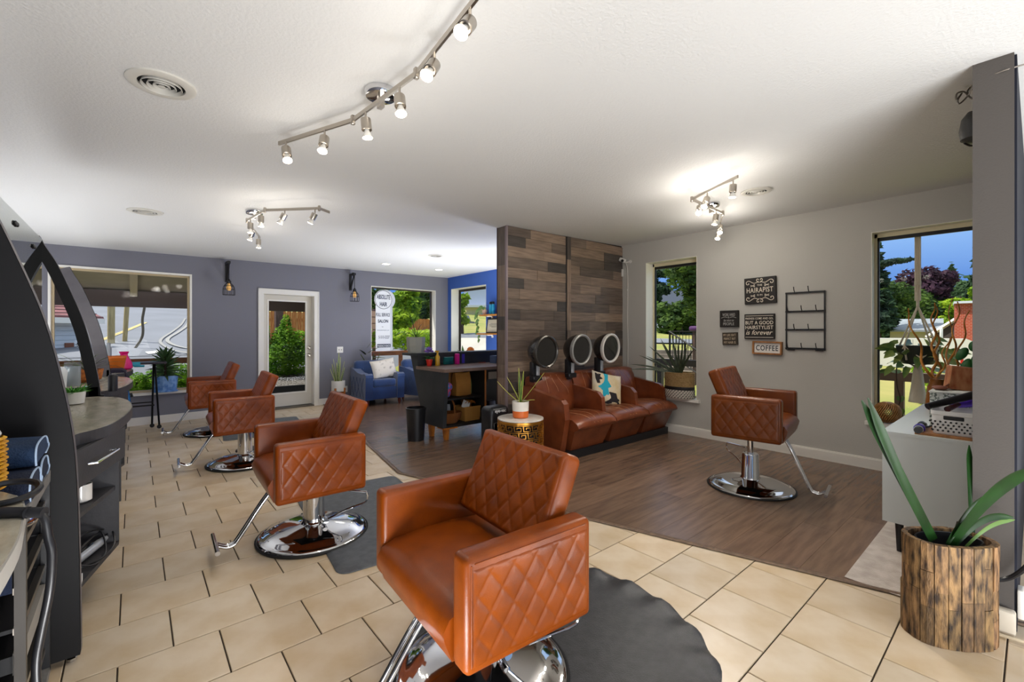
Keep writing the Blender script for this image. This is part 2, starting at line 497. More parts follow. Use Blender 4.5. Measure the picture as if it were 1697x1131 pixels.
def window_back(n, w, fr_in, frame_mat, casing=0.0, mull=None, sill=True):
    x0, x1, z0, z1 = w
    t = bpy.data.objects.new('window_%d' % n, None); COL.objects.link(t); t['kind'] = 'structure'; t.location = ((x0+x1)/2, back_y((x0+x1)/2), z0)
    def bx(b, u0, u1, v0, v1, d0, d1):
        b.prism([(u0, back_y(u0, d0)), (u1, back_y(u1, d0)), (u1, back_y(u1, d1)), (u0, back_y(u0, d1))], v0, v1)
    e = .008; b = B()
    bx(b, x0, x0+e, z0, z1, -.002, fr_in); bx(b, x1-e, x1, z0, z1, -.002, fr_in); bx(b, x0, x1, z1-e, z1, -.002, fr_in)
    b.done('reveal', m_reveal, t, smooth=False, w=True)
    if casing:
        b = B(); bx(b, x1-.004, x1+casing, z0, z1+casing, -.014, .002); bx(b, x0-casing, x1, z1-.004, z1+casing, -.014, .002); bx(b, x0-casing, x0+.004, z0, z1, -.014, .002)
        b.done('casing', m_reveal, t, smooth=False, w=True)
    f = .035; b = B()
    bx(b, x0, x0+f, z0, z1, fr_in, fr_in+.05); bx(b, x1-f, x1, z0, z1, fr_in, fr_in+.05); bx(b, x0, x1, z0, z0+f, fr_in, fr_in+.05); bx(b, x0, x1, z1-f, z1, fr_in, fr_in+.05)
    b.done('frame', frame_mat, t, smooth=False, w=True)
    b = B(); bx(b, x0+f, x1-f, z0+f, z1-f, fr_in+.02, fr_in+.024); b.done('pane', m_glass, t, smooth=False, w=True)
    if sill:
        b = B(); bx(b, x0-.03, x1+.03, z0-.03, z0+.004, -.04, fr_in); b.done('sill', m_white, t, smooth=False, w=True)
    return t
window_back(4, L1, .06, M('tan_window_frame', '#b9a684', .5), casing=.018)
window_back(5, S1, .16, m_alu)

# ---------------------------------------------------------------- glazed door in the rear wall
def door():
    t = bpy.data.objects.new('door_1', None); COL.objects.link(t); t['kind'] = 'structure'; t.location = ((DR[0]+DR[1])/2, back_y(2.1), 0)
    def bx(b, u0, u1, v0, v1, d0, d1):
        b.prism([(u0, back_y(u0, d0)), (u1, back_y(u1, d0)), (u1, back_y(u1, d1)), (u0, back_y(u0, d1))], v0, v1)
    x0, x1, z1 = DR[0], DR[1], DR[3]
    m_door = M('door_paint', '#d8d3c7', .45)
    c = .078; b = B()
    for (u0, u1, v0, v1) in ((x0-c, x0+.006, 0, z1+c), (x1-.006, x1+c, 0, z1+c), (x0+.006, x1-.006, z1-.006, z1+c)): bx(b, u0, u1, v0, v1, -.02, .003)
    for (u0, u1, v0, v1) in ((x0-c, x0-c+.018, 0, z1+c), (x1+c-.018, x1+c, 0, z1+c), (x0-c, x1+c, z1+c-.018, z1+c)): bx(b, u0, u1, v0, v1, -.03, -.018)
    b.done('casing', m_white, t, smooth=False, w=True)
    b = B(); bx(b, x0, x0+.012, 0, z1, 0, .2); bx(b, x1-.012, x1, 0, z1, 0, .2); bx(b, x0, x1, z1-.012, z1, 0, .2); b.done('jamb', m_white, t, smooth=False, w=True)
    s0, s1, zt_, zb = x0+.014, x1-.014, z1-.014, .03
    g = (1.80, 2.425, .27, 1.91); d0, d1 = .13, .172
    b = B()
    for (u0, u1, v0, v1) in ((s0, g[0], zb, zt_), (g[1], s1, zb, zt_), (g[0], g[1], zb, g[2]), (g[0], g[1], g[3], zt_)): bx(b, u0, u1, v0, v1, d0, d1)
    leaf = b.done('leaf', m_door, t, smooth=False, w=True)
    b = B(); m_ = .022
    for (u0, u1, v0, v1) in ((g[0]-m_, g[0]+.004, g[2]-m_, g[3]+m_), (g[1]-.004, g[1]+m_, g[2]-m_, g[3]+m_), (g[0], g[1], g[2]-m_, g[2]+.004), (g[0], g[1], g[3]-.004, g[3]+m_)): bx(b, u0, u1, v0, v1, d0-.01, d0+.002)
    b.done('glazing_bead', m_white, leaf, smooth=False)
    b = B(); bx(b, g[0], g[1], g[2], g[3], d0+.02, d0+.024); b.done('pane', m_glass, leaf, smooth=False)
    for z, nm, r in ((1.075, 'deadbolt', .026), (.935, 'knob', .031)):
        xk = 2.478; yk = back_y(xk, d0); b = B()
        mt = rotx(PI/2)
        b.lathe([(.034, 0), (.034, .006), (.012, .012), (.012, .03), (r*.8, .036), (r, .05), (r*.8, .062), (.004, .066)], 16, (xk, yk, z), mtx=mt)
        b.done(nm, m_brushed, leaf)
    b = B(); bx(b, x0, x1, -.01, .02, -.01, .2); b.done('threshold', M('threshold_metal', '#6d665c', .4, .6), t, smooth=False, w=True)
door()

# ---------------------------------------------------------------- baseboards
bh = .115
b = B(); b.box(XW-.016, .195, 0, XW, 4.0, bh-.012); b.box(XW-.010, .195, bh-.012, XW, 4.0, bh); struct('baseboard_right', b, m_white, smooth=False)
b = B(); b.box(XW-.016, 4.17, 0, XW, 8.8, bh); struct('baseboard_right_far', b, m_white, smooth=False)
b = B()
for (u0, u1) in ((-1.3, DR[0]-.08), (DR[1]+.08, XW)):
    b.prism([(u0, back_y(u0, -.016)), (u1, back_y(u1, -.016)), (u1, back_y(u1)), (u0, back_y(u0))], 0, bh)
struct('baseboard_back', b, m_white, smooth=False)

# ---------------------------------------------------------------- boarded partition behind the dryer chairs
PX0, PY0, PY1 = 3.31, 4.0, 4.17
b = B(); b.box(PX0+.012, PY0+.012, 0, XW, PY1-.004, 2.645); part = struct('wall_partition', b, M('partition_core', '#2a221d', .8), smooth=False)
m_board = wood_mat('partition_board', '#c9b9aa', '#a39487', (1.0, 8, 10), .36, objcol=True, bump=.18, scale=4)
m_board_v = wood_mat('partition_board_upright', '#c9b9aa', '#a39487', (8, 8, 1.0), .36, objcol=True, bump=.18, scale=4)
pal = [(.30,.265,.245), (.42,.36,.315), (.18,.175,.18), (.56,.475,.405), (.24,.215,.205), (.38,.335,.305), (.14,.138,.145), (.47,.40,.35), (.27,.24,.225)]
def board(b, name='board', mt=None):
    o = b.done(name, mt or m_board, part, smooth=False); c = rnd.choice(pal); s = rnd.uniform(.85, 1.12)
    o.color = (c[0]*s, c[1]*s, c[2]*s, 1); return o
SEAM = 4.33
rows = 21; rh = 2.60/rows
for sx0, sx1 in ((PX0+.018, SEAM-.012), (SEAM+.085, XW-.003)):
    for r in range(rows):
        z0 = .02 + rh*r; x = sx0
        zz = z0+rh-.0025
        cuts = []; c = sx0 + rnd.uniform(.18, .75)
        while c < sx1-.15: cuts.append(c); c += rnd.uniform(.35, .8)
        for c in cuts + [sx1]:
            d = rnd.uniform(0, .004); b = B(); b.box(x+.001, PY0-.004-d, z0, c-.001, PY0+.013, min(zz, ceil_z(x, PY0)-.002)); board(b); x = c
z = .02
while z < 2.55:
    z2 = min(z+rnd.uniform(.3, .75), ceil_z(SEAM, PY0)-.004); b = B(); b.box(SEAM+.012, PY0-.012, z+.001, SEAM+.083, PY0+.013, z2-.001); board(b, 'seam_board', m_board_v); z = z2
z = .02
while z < 2.5:
    z2 = min(z+rnd.uniform(.14, .42), ceil_z(PX0, PY1)-.006)
    if z2 > 2.45: z2 = ceil_z(PX0, PY1)-.006
    b = B(); b.box(PX0, PY0+.02, z+.001, PX0+.013, PY1-.006, z2-.001); board(b, 'end_board', m_board_v); z = z2
m_corner = M('corner_bead', '#8f8084', .35, .3)
b = B(); b.box(PX0-.003, PY0-.009, 0, PX0+.018, PY0+.02, ceil_z(PX0, PY0)-.002); b.done('corner_bead', m_corner, part, smooth=False)
b = B(); b.box(PX0-.004, PY1-.008, 0, PX0+.014, PY1+.004, ceil_z(PX0, PY0)-.002); b.done('edge_strip', M('edge_strip_brown', '#3a2620', .4), part, smooth=False)
b = B(); b.box(SEAM-.012, PY0-.003, 0, SEAM+.012, PY0+.012, ceil_z(SEAM, PY0)-.004); b.done('seam_channel', m_darkhead, part, smooth=False)

# ---------------------------------------------------------------- salon chairs
m_leather = M('cognac_leather', '#8c4107', .33, col2='#6d2f05', nscale=9, objcol=True, bump=.10, bscale=260, lo=.3, hi=.75, spec=.38)
m_rubber = M('black_rubber', '#141414', .55)
def diamond(u, v, pw, ph, gw=.07):
    a = u/pw + v/ph; c = u/pw - v/ph
    def g(t):
        d = abs(t-round(t)); return math.exp(-(d/gw)**2)
    return -max(g(a), g(c)) + .35*math.exp(-(min(abs(a-math.floor(a)-.5), .5)/.3)**2)*math.exp(-(min(abs(c-math.floor(c)-.5), .5)/.3)**2)
def quilt(b, o, U, V, Nn, W, H, pw, ph, amp, nu, nv, r=.02):
    """a quilted pad face: grid with diamond grooves, edges turned down"""
    o, U, V, Nn = Vector(o), Vector(U), Vector(V), Vector(Nn); vs = []; fs = []
    for j in range(nv+1):
        for i in range(nu+1):
            u = W*i/nu; v = H*j/nv
            e = min(u, W-u, v, H-v); k = min(e/r, 1.0); drop = -(1-math.sqrt(max(0, 1-(1-k)**2)))*r
            h = drop + amp*diamond(u-W/2, v-H/2, pw, ph)*min(1, e/.03)
            vs.append(o + U*(u-W/2) + V*(v-H/2) + Nn*h)
    for j in range(nv):
        for i in range(nu):
            a = j*(nu+1)+i; fs.append((a, a+1, a+nu+2, a+nu+1))
    return b.add(vs, fs)

def make_salon_chair(name, label, lift, loc, rz, group):
    """faces +X; lift is the height of the underside of the upholstery"""
    t = thing(name, label, 'chair', loc, rz, group)
    AL, AH, AT, SW = .52, .35, .09, .585      # arm length, height, thickness, seat width
    x0 = -.22
    for s in (1, -1):
        yc = s*(SW/2+AT/2)
        b = B(); b.rbox((x0+AL/2, yc, lift+AH/2), (AL, AT, AH), .022, 3)
        arm = b.done('armrest', m_leather, t)
        b = B(); quilt(b, (x0+AL/2, yc+s*(AT/2+.0035), lift+AH/2-.004), (-s, 0, 0), (0, 0, 1), (0, s, 0), AL-.03, AH-.045, .088, .118, .0032, 88, 54)
        b.done('quilted_panel', m_leather, arm, angle=80)
        b = B()
        for zz in (lift+AH-.018,):
            b.tube([(x0+.03, yc+s*(AT/2+.001), zz), (x0+AL-.03, yc+s*(AT/2+.001), zz)], .0022, 5)
        b.tube([(x0+AL-.018, yc+s*(AT/2+.001), lift+.03), (x0+AL-.018, yc+s*(AT/2+.001), lift+AH-.02)], .0022, 5)
        b.done('piping', m_leather, arm)
    # seat: slightly domed cushion with a front that slopes back under
    b = B(); prof = []
    SL = .525; xs0 = x0+.02; rows = []
    prof = [(xs0, .02), (xs0, .15), (xs0+.03, .168), (xs0+SL*.35, .178), (xs0+SL*.65, .178), (xs0+SL*.86, .168), (xs0+SL*.96, .145), (xs0+SL, .11), (xs0+SL-.004, .07), (xs0+SL-.03, 0.0), (xs0+.1, 0.0)]
    for i in range(13):
        y = -SW/2+.003 + (SW-.006)*i/12; e = abs(i-6)/6; dz = -.014*e**4
        rows.append([Vector((x, y, lift+z+(dz if z > .1 else 0))) for x, z in prof])
    b.ring(rows, True); b.done('seat', m_leather, t, angle=50)
    # backrest
    tilt = math.radians(23)
    Ub = Vector((0, 1, 0)); Vb = Vector((-math.sin(tilt), 0, math.cos(tilt))); Nb = Vector((math.cos(tilt), 0, math.sin(tilt)))
    ctr = Vector((x0+.055, 0, lift+.375)); BH, BW = .37, .57
    mt = Matrix((Nb, Ub, Vb)).transposed()
    b = B(); b.rbox(ctr, (.095, BW, BH), .026, 3, mtx=mt); back = b.done('backrest', m_leather, t)
    b = B(); quilt(b, ctr+Nb*(.0475+.004), Ub, Vb, Nb, BW-.012, BH-.012, .086, .118, .0046, 84, 62); b.done('quilted_panel', m_leather, back, angle=80)
    # underframe
    b = B(); b.box(-.17, -.14, lift-.022, .17, .14, lift+.004); b.done('seat_plate', m_blackmetal, t, smooth=False)
    # hydraulic column
    b = B()
    if lift > .46:
        b.lathe([(.085, .07), (.082, .085), (.072, .10), (.066, .285), (.06, .30)], 28)
        b2 = B().lathe([(.024, .295), (.024, lift-.02)], 18); b2.done('piston', m_chrome, t)
    else:
        b.lathe([(.085, .07), (.082, .085), (.068, .10), (.064, lift-.02)], 28)
    b.done('column', m_chrome, t)
    b = B(); b.lathe([(.333, .008), (.338, .016), (.332, .026), (.318, .032), (.30, .035), (.285, .05), (.21, .066), (.12, .078), (.085, .086), (.0, .088)], 48); b.done('base', m_chrome, t)
    b = B(); b.lathe([(.335, 0), (.347, .004), (.349, .014), (.341, .022), (.335, .016)], 48, caps=False); b.done('base_rim', m_rubber, t)
    # footrest: two bars, bent up at the end, with a cross bar
    b = B()
    for s in (-.018, .018):
        b.tube([(.20, s, lift-.008), (.27, s, lift-.03), (.43, s, .105), (.46, s, .068), (.50, s, .062), (.545, s, .085)], .0105, 10, 4)
    b.done('footrest_bar', m_chrome, t)
    b = B(); b.tube([(.555, -.15, .094), (.555, .15, .094)], .0135, 12); b.done('footrest_rung', m_chrome, t)
    b = B(); b.tube([(-.05, .09, .11), (-.16, .20, .19), (-.26, .265, .235), (-.262, .268, .30)], .0065, 8, 3); b.tube([(-.262, .268, .30), (-.06, .1, .32)], .0065, 8)
    b.lathe([(.018, -.02), (.018, .02)], 10, (-.05, .09, .11), mtx=rotx(PI/2)); b.done('pump_lever', m_chrome, t)
    return t
GRP = 'salon styling chairs'
def chair_dir(head): return PI/2 - math.radians(head)       # heading in degrees clockwise from the rear-wall direction
chairs = []
for (nm, lab, lift, x, y, head, col) in (
    ('salon_chair', 'orange leather quilted salon chair nearest the camera, on the round wavy-edged mat', .345, 1.06, 1.43, 274, (1.0, 1.0, 1.0, 1)),
    ('salon_chair', 'orange leather salon chair standing half on the flat grey mat behind the nearest chair', .365, .925, 3.152, 272, (1.0, .97, .95, 1)),
    ('salon_chair', 'orange leather salon chair second from the back window, on bare tiles', .375, .885, 5.34, 273, (.97, .93, .9, 1)),
    ('salon_chair', 'orange leather salon chair farthest back, beside the window with the blue plant pot', .385, .835, 7.22, 273, (.95, .9, .88, 1)),
    ('salon_chair', 'brown leather salon chair raised high on its piston, under the word signs', .485, 4.115, 1.62, 171, (.55, .60, .66, 1))):
    c = make_salon_chair(nm, lab, lift, (x, y, 0), chair_dir(head), GRP)
    for ch in children(c):
        for o in [ch]+children(ch): o.color = col
    chairs.append(c)

# ---------------------------------------------------------------- mats
m_mat = M('grey_vinyl_mat', '#3c3d40', .36, col2='#2f3033', nscale=30, bump=.25, bscale=220)
m_mat2 = M('light_grey_mat', '#5d6063', .45, col2='#4c4f52', nscale=20, bump=.2, bscale=200)
def round_mat():
    b = B(); R = .68; n = 132; vs = []; fs = []
    c = (1.42, 1.37)
    radii = [0, .3, .6, .78, .86, .93, .97, 1.0]
    for j, q in enumerate(radii):
        for i in range(n):
            a = 2*PI*i/n; wv = math.sin(a*20+.4)*(max(0, q-.78)/.22)**1.3
            z = .015 + .016*wv if q < 1 else .004 + .008*max(0, math.sin(a*20+.4))
            rr = R*q*(1+.012*math.sin(a*20+1.2)*(max(0, q-.78)/.22))
            vs.append((c[0]+rr*.92*math.cos(a), c[1]+rr*math.sin(a), max(z, .003)))
    for j in range(len(radii)-1):
        for i in range(n):
            a, d = j*n+i, j*n+(i+1) % n; fs.append((a, d, d+n, a+n))
    b.add(vs, fs)
    o = b.done('floor_mat', m_mat, angle=80); return tag(o, 'dark round rubber mat with a wavy raised edge under the nearest orange chair', 'mat')
round_mat()
def flat_mat(pts, lab, mat, h=.012):
    b = B(); n = len(pts); c = Vector((sum(p[0] for p in pts)/n, sum(p[1] for p in pts)/n, 0))
    rows = []
    for k, z in ((1.0, .001), (.995, .006), (.93, h), (.90, h+.001)):
        rows.append([Vector((c.x+(p[0]-c.x)*k, c.y+(p[1]-c.y)*k, z)) for p in pts])
    b.ring(rows, True); return tag(b.done('floor_mat', mat, smooth=False), lab, 'mat')
def roundrect(cx, cy, w, h, r, a, n=6):
    out = []
    for q, (sx, sy) in enumerate(((1, 1), (-1, 1), (-1, -1), (1, -1))):
        for i in range(n+1):
            t = PI/2*(q+i/n); x = sx*(w/2-r)+r*math.cos(t); y = sy*(h/2-r)+r*math.sin(t)
            out.append((cx+x*math.cos(a)-y*math.sin(a), cy+x*math.sin(a)+y*math.cos(a)))
    return out
flat_mat(roundrect(1.37, 3.22, .86, 1.52, .07, -.10), 'flat grey vinyl mat under the second orange chair', m_mat2)
flat_mat(roundrect(1.42, 7.12, 1.0, 1.3, .05, -.12), 'grey vinyl mat under the farthest orange chair', m_mat2)
b = B(); b.lathe([(.145, .001), (.145, .012), (.12, .02), (.0, .021)], 20, (1.02, 5.86, 0)); tag(b.done('floor_mat', m_mat), 'small dark round pad on the tiles behind the third orange chair', 'mat')
# pale ribbed mat under the cabinet
b = B(); pts = [(2.985, .62), (2.99, .30), (3.02, .2), (5.5, .2), (5.5, .685), (2.99, .685)]
b.prism(pts, .0065, .010); tag(b.done('chair_mat', M('pale_clear_mat', '#c9beb4', .25, col2='#b5a99f', nscale=12, bump=.3, bscale=150), smooth=False), 'pale translucent ribbed mat on the laminate under the white cabinet', 'mat')

# ---------------------------------------------------------------- dryer bench: three seats in one unit
m_bench = M('brown_bench_leather', '#7d4023', .28, col2='#68321a', nscale=7, bump=.10, bscale=230, coat=.15)
m_stitch = M('leather_stitching', '#c99a70', .5)
BX0, BX1, BYF, BYB = 3.50, 5.47, 3.10, 3.97
bench = thing('dryer_bench', 'brown leather bench of three joined dryer seats along the boarded partition', 'seating', ((BX0+BX1)/2, 3.55, 0))
sw = (BX1-BX0)/3
for i in range(3):
    x0 = BX0+sw*i; x1 = x0+sw; xc = (x0+x1)/2
    # front panel, narrower at the foot
    b = B(); yb = BYF+.02
    rows = [[Vector((x0+.055, yb+.10, .09)), Vector((x1-.055, yb+.10, .09)), Vector((x1-.055, BYB-.1, .09)), Vector((x0+.055, BYB-.1, .09))],
            [Vector((x0+.012, yb, .33)), Vector((x1-.012, yb, .33)), Vector((x1-.012, BYB-.1, .33)), Vector((x0+.012, BYB-.1, .33))]]
    b.ring(rows, True); b.done('front_panel', m_bench, bench, smooth=False, w=True)
    # seat cushion
    b = B(); prof = [(BYF+.02, .315), (BYF-.025, .335), (BYF-.04, .375), (BYF-.02, .415), (BYF+.05, .452), (BYF+.18, .468), (BYF+.36, .455), (BYF+.58, .425), (BYF+.60, .33)]
    rows = []
    for j in range(13):
        x = x0+.006+(sw-.012)*j/12; e = abs(j-6)/6
        rows.append([Vector((x, y, z-.022*e**5*(1 if z > .36 else 0))) for y, z in prof])
    b.ring(rows, True); st = b.done('seat', m_bench, bench, angle=50, w=True)
    b = B()
    for k in (-.16, .0, .16):
        b.tube([(xc+k*.35, BYF-.036, .39), (xc+k*.7, BYF+.05, .455), (xc+k, BYF+.2, .470), (xc+k*1.15, BYF+.5, .44)], .0016, 4, 3)
    b.done('stitching', m_stitch, st)
    # backrest, leaning
    b = B(); prof = [(3.66, .42), (3.645, .50), (3.665, .62), (3.70, .76), (3.725, .83), (3.76, .868), (3.82, .875), (3.88, .86), (3.90, .80), (3.90, .40)]
    rows = []
    for j in range(13):
        x = x0+.015+(sw-.03)*j/12; e = abs(j-6)/6
        rows.append([Vector((x, y+(.03*e**4 if y < 3.75 else 0), z-.03*e**5*(1 if z > .8 else 0))) for y, z in prof])
    b.ring(rows, True); bk = b.done('backrest', m_bench, bench, angle=50, w=True)
    b = B()
    for k in (-.14, .02, .18):
        b.tube([(xc+k*1.2, 3.662, .50), (xc+k, 3.675, .66), (xc+k*.75-.05, 3.70, .77), (xc+k*.6-.07, 3.738, .85)], .0016, 4, 3)
    b.done('stitching', m_stitch, bk)
def bench_arm(xa, thick, zb, deep):
    b = B(); h = thick/2
    pr = [(BYF+.14, .42), (BYF+.16, .60), (BYF+.22, .655), (3.74, .72), (3.74, .42)] if not deep else \
         [(BYF+.14, .09), (BYF+.07, .44), (BYF+.09, .60), (BYF+.13, .64), (3.80, .735), (3.88, .735), (3.88, .09)]
    b.prism(pr, xa-h, xa+h, 'x'); return b
bench_arm(BX0-.045, .075, .09, True).done('armrest', m_bench, bench, smooth=False, w=True)
for i in (1, 2): bench_arm(BX0+sw*i, .06, .4, False).done('armrest', m_bench, bench, smooth=False, w=True)
bench_arm(BX1+.0, .06, .4, False).done('armrest', m_bench, bench, smooth=False, w=True)
b = B(); b.box(BX0-.02, BYF+.09, 0, BX1-.02, 3.85, .092); b.done('plinth', m_black, bench, smooth=False, w=True)

# hood dryers on posts behind the bench
m_hood = M('dark_hood_plastic', '#1d1c1b', .22, coat=.3)
m_visor = M('smoked_visor', '#4a423b', .14, coat=.6)
m_rimgrey = M('hood_rim_grey', '#9b9a96', .35, .4)
m_rimlite = M('hood_rim_light', '#d8d4cd', .35, .2)
def hood(px, py, depth, rim, lab, tilt):
    c = at_D(px, py, depth); t = thing('hood_dryer', lab, 'hair dryer', (c.x, c.y+.16, .80), 0, 'hood dryers behind the bench')
    R = .186
    ax = Vector((.03, -1.0, -.05)).normalized()       # opening faces the room
    z = ax; x = Vector((0, 0, 1)).cross(z).normalized(); y = z.cross(x)
    mt = Matrix((x, y, z)).transposed()
    b = B(); prof = []
    for i in range(11):
        a = PI/2*i/10; prof.append((max(R*math.sin(a)**.85, .004), -.23*math.cos(a)))
    b.lathe(prof, 36, c, mtx=mt, caps=True); b.done('hood', m_hood, t, w=True, angle=60)
    b = B(); b.lathe([(R*.84, -.012), (R*.86, .012), (R*.93, .02), (R*1.0, .014), (R*1.02, -.01), (R*.99, -.025)], 40, c, mtx=mt, caps=False); b.done('rim', rim, t, w=True)
    b = B(); b.lathe([(R*.88, -.002), (R*.70, -.06), (R*.4, -.105), (.002, -.12)], 36, c, mtx=mt, caps=False); inn = b.done('visor', m_visor, t, w=True)
    b = B()
    for k in range(5):
        a = 2*PI*k/5+.3; p = c + mt @ Vector((.03*math.cos(a), .03*math.sin(a), -.10)); b.ball(p, .009, 8, 6)
    b.done('vent_nozzle', m_silver, inn)
    b = B(); b.rbox((c.x-.02, c.y+.19, (c.z-.12+.78)/2), (.075, .07, c.z-.12-.78), .012, 2); post = b.done('post', m_blackpl, t, w=True)
    b = B(); b.rbox((c.x+.012, c.y+.152, (c.z-.16+.80)/2), (.045, .02, c.z-.16-.80), .004, 1); b.done('post_cover', m_silver, post)
    b = B(); b.rbox((c.x, c.y+.17, .83), (.14, .08, .06), .01, 1); b.done('clamp', m_blackpl, t, w=True)
hood(905.5, 583.5, 5.02, M('hood_rim_dark', '#4a4743', .25, .6), 'hair dryer hood with dark rim on the post nearest the gold drum table', 0)
hood(963.5, 580, 5.33, m_rimgrey, 'middle hair dryer hood with grey rim, behind the bench', 0)
hood(1012, 577.5, 5.63, m_rimlite, 'hair dryer hood with pale rim on the post nearest the grey wall', 0)

# ---------------------------------------------------------------- cushion on the bench
def cushion(name, lab, c, w, h, d, mt, mat):
    b = B(); n = 18; vs = []; fs = []
    for s in (1, -1):
        for j in range(n+1):
            for i in range(n+1):
                u = 2*i/n-1; v = 2*j/n-1
                pinch = 1-.07*(1-abs(u)**2)*(abs(v)**6) - .0
                x = u*w/2*(1-.06*(1-v*v)*abs(u)**4); z = v*h/2*(1-.06*(1-u*u)*abs(v)**4)
                y = s*d/2*(max(0, (1-u**4)*(1-v**4)))**.55
                vs.append(Vector(c) + mt @ Vector((x, y, z)))
    m = (n+1)*(n+1)
    for s in range(2):
        for j in range(n):
            for i in range(n):
                a = s*m+j*(n+1)+i; q = (a, a+1, a+n+2, a+n+1); fs.append(q if s else q[::-1])
    b.add(vs, fs); return b, name, lab, mat
pc = at_D(1001, 650, 5.0)
lean = rotz(-.38) @ roty(.22) @ rotx(-.33)
m_cush = M('cream_cushion_cloth', '#dcd2bf', .85, col2='#c9b48a', nscale=6, bump=.3, bscale=150)
pc = Vector((4.53, 3.50, .635))
b, nm, lab, mt_ = cushion('cushion', '', pc, .43, .43, .15, lean, m_cush)
cu = tag(b.done(nm, mt_, None, angle=80), 'cream square cushion with turquoise and black angular shapes on the middle bench seat', 'cushion')
def patch(poly, mat, name):
    # a cloth patch that follows the cushion's bulge on its front face
    b = B(); n = len(poly); cx = sum(p[0] for p in poly)/n; cz = sum(p[1] for p in poly)/n; vs = []; fs = []; K = 6
    w = h = .43; d = .15
    for k in range(K+1):
        for (u, v) in poly:
            uu = cx+(u-cx)*k/K; vv = cz+(v-cz)*k/K
            y = -d/2*(max(0, (1-uu**4)*(1-vv**4)))**.55 - .0025
            x = uu*w/2*(1-.06*(1-vv*vv)*abs(uu)**4); z = vv*h/2*(1-.06*(1-uu*uu)*abs(vv)**4)
            vs.append(pc + lean @ Vector((x, y, z)))
    for k in range(K):
        for i in range(n): fs.append((k*n+i, k*n+(i+1) % n, (k+1)*n+(i+1) % n, (k+1)*n+i))
    b.add(vs, fs); b.done(name, mat, cu, angle=80)
m_turq = M('turquoise_cloth', '#1f9db4', .85, bump=.3, bscale=150); m_blkcloth = M('black_cloth', '#211d20', .85, bump=.3, bscale=150)
patch([(-.35, .9), (-.05, .9), (-.12, .45), (.12, .12), (-.1, .0), (-.02, -.35), (-.45, -.75), (-.45, -.2), (-.75, .0)], m_turq, 'turquoise_patch')
patch([(-.9, .85), (-.55, .80), (-.62, .62), (-.45, .5), (-.68, .42), (-.62, .22), (-.8, .2), (-.9, .5)], m_blkcloth, 'black_patch')
patch([(-.35, -.9), (.0, -.2), (.45, -.22), (.55, -.5), (.7, -.55), (.85, -.9)], m_blkcloth, 'black_patch')

# ---------------------------------------------------------------- gold drum table, potted plant, vacuum
m_gold = M('gold_metal', '#c98f3c', .3, .9)
m_marble = M('white_marble', '#e4dfd6', .2, col2='#cfc6ba', nscale=5)
DTX, DTY, DR_, DH = 3.02, 3.42, .232, .486
dt = thing('drum_table', 'gold drum side table with greek-key fretwork and pale marble top', 'table', (DTX, DTY, 0))
b = B(); b.lathe([(DR_-.006, DH-.014), (DR_+.003, DH-.012), (DR_+.003, DH-.002), (DR_-.004, DH)], 48, ); b.done('tabletop', m_marble, dt)
b = B(); b.lathe([(DR_-.006, DH-.036), (DR_+.005, DH-.036), (DR_+.005, DH-.014), (DR_-.006, DH-.014)], 48, caps=False); b.done('top_band', m_gold, dt)
b = B(); b.lathe([(DR_-.006, .0), (DR_+.005, .0), (DR_+.005, .03), (DR_-.006, .03)], 48, caps=False); b.done('base_band', m_gold, dt)
b = B(); b.lathe([(DR_-.05, .01), (DR_-.05, DH-.06)], 32, caps=False); b.done('inner_drum', M('drum_inside', '#1a1411', .8), dt)
b = B(); nsec = 16; bw = .0065
def arc_bar(a0, a1, z):
    n = 3; rr = DR_
    rows = []
    for i in range(n+1):
        a = a0+(a1-a0)*i/n; cs, sn = math.cos(a), math.sin(a)
        rows.append([Vector(((rr+q)*cs, (rr+q)*sn, z+w)) for q, w in ((-.004, -bw/2), (.004, -bw/2), (.004, bw/2), (-.004, bw/2))])
    b.ring(rows, True)
def up_bar(a, z0, z1):
    da = bw/2/DR_
    vs = []
    for z in (z0, z1):
        for q, d in ((-.004, -da), (.004, -da), (.004, da), (-.004, da)): vs.append(Vector(((DR_+q)*math.cos(a+d), (DR_+q)*math.sin(a+d), z)))
    b.add(vs, [(0, 1, 5, 4), (1, 2, 6, 5), (2, 3, 7, 6), (3, 0, 4, 7), (0, 3, 2, 1), (4, 5, 6, 7)])
z_lo, z_hi = .03, DH-.036; nrow = 6; dz = (z_hi-z_lo)/nrow; sa = 2*PI/nsec
for s in range(nsec):
    for r in range(nrow):
        a = s*sa + (sa/2 if r % 2 else 0); z = z_lo+dz*r
        arc_bar(a, a+sa*.72, z+dz*.12); up_bar(a+sa*.72, z+dz*.12, z+dz*.62); arc_bar(a+sa*.28, a+sa*.72, z+dz*.62); up_bar(a+sa*.28, z+dz*.38, z+dz*.62)
        up_bar(a, z+dz*.12, z+dz*.88); arc_bar(a, a+sa*.95, z+dz*.88); up_bar(a+sa*.95, z+dz*.5, z+dz*.98)
o = b.done('fretwork', m_gold, dt, smooth=False); o['kind'] = 'stuff'

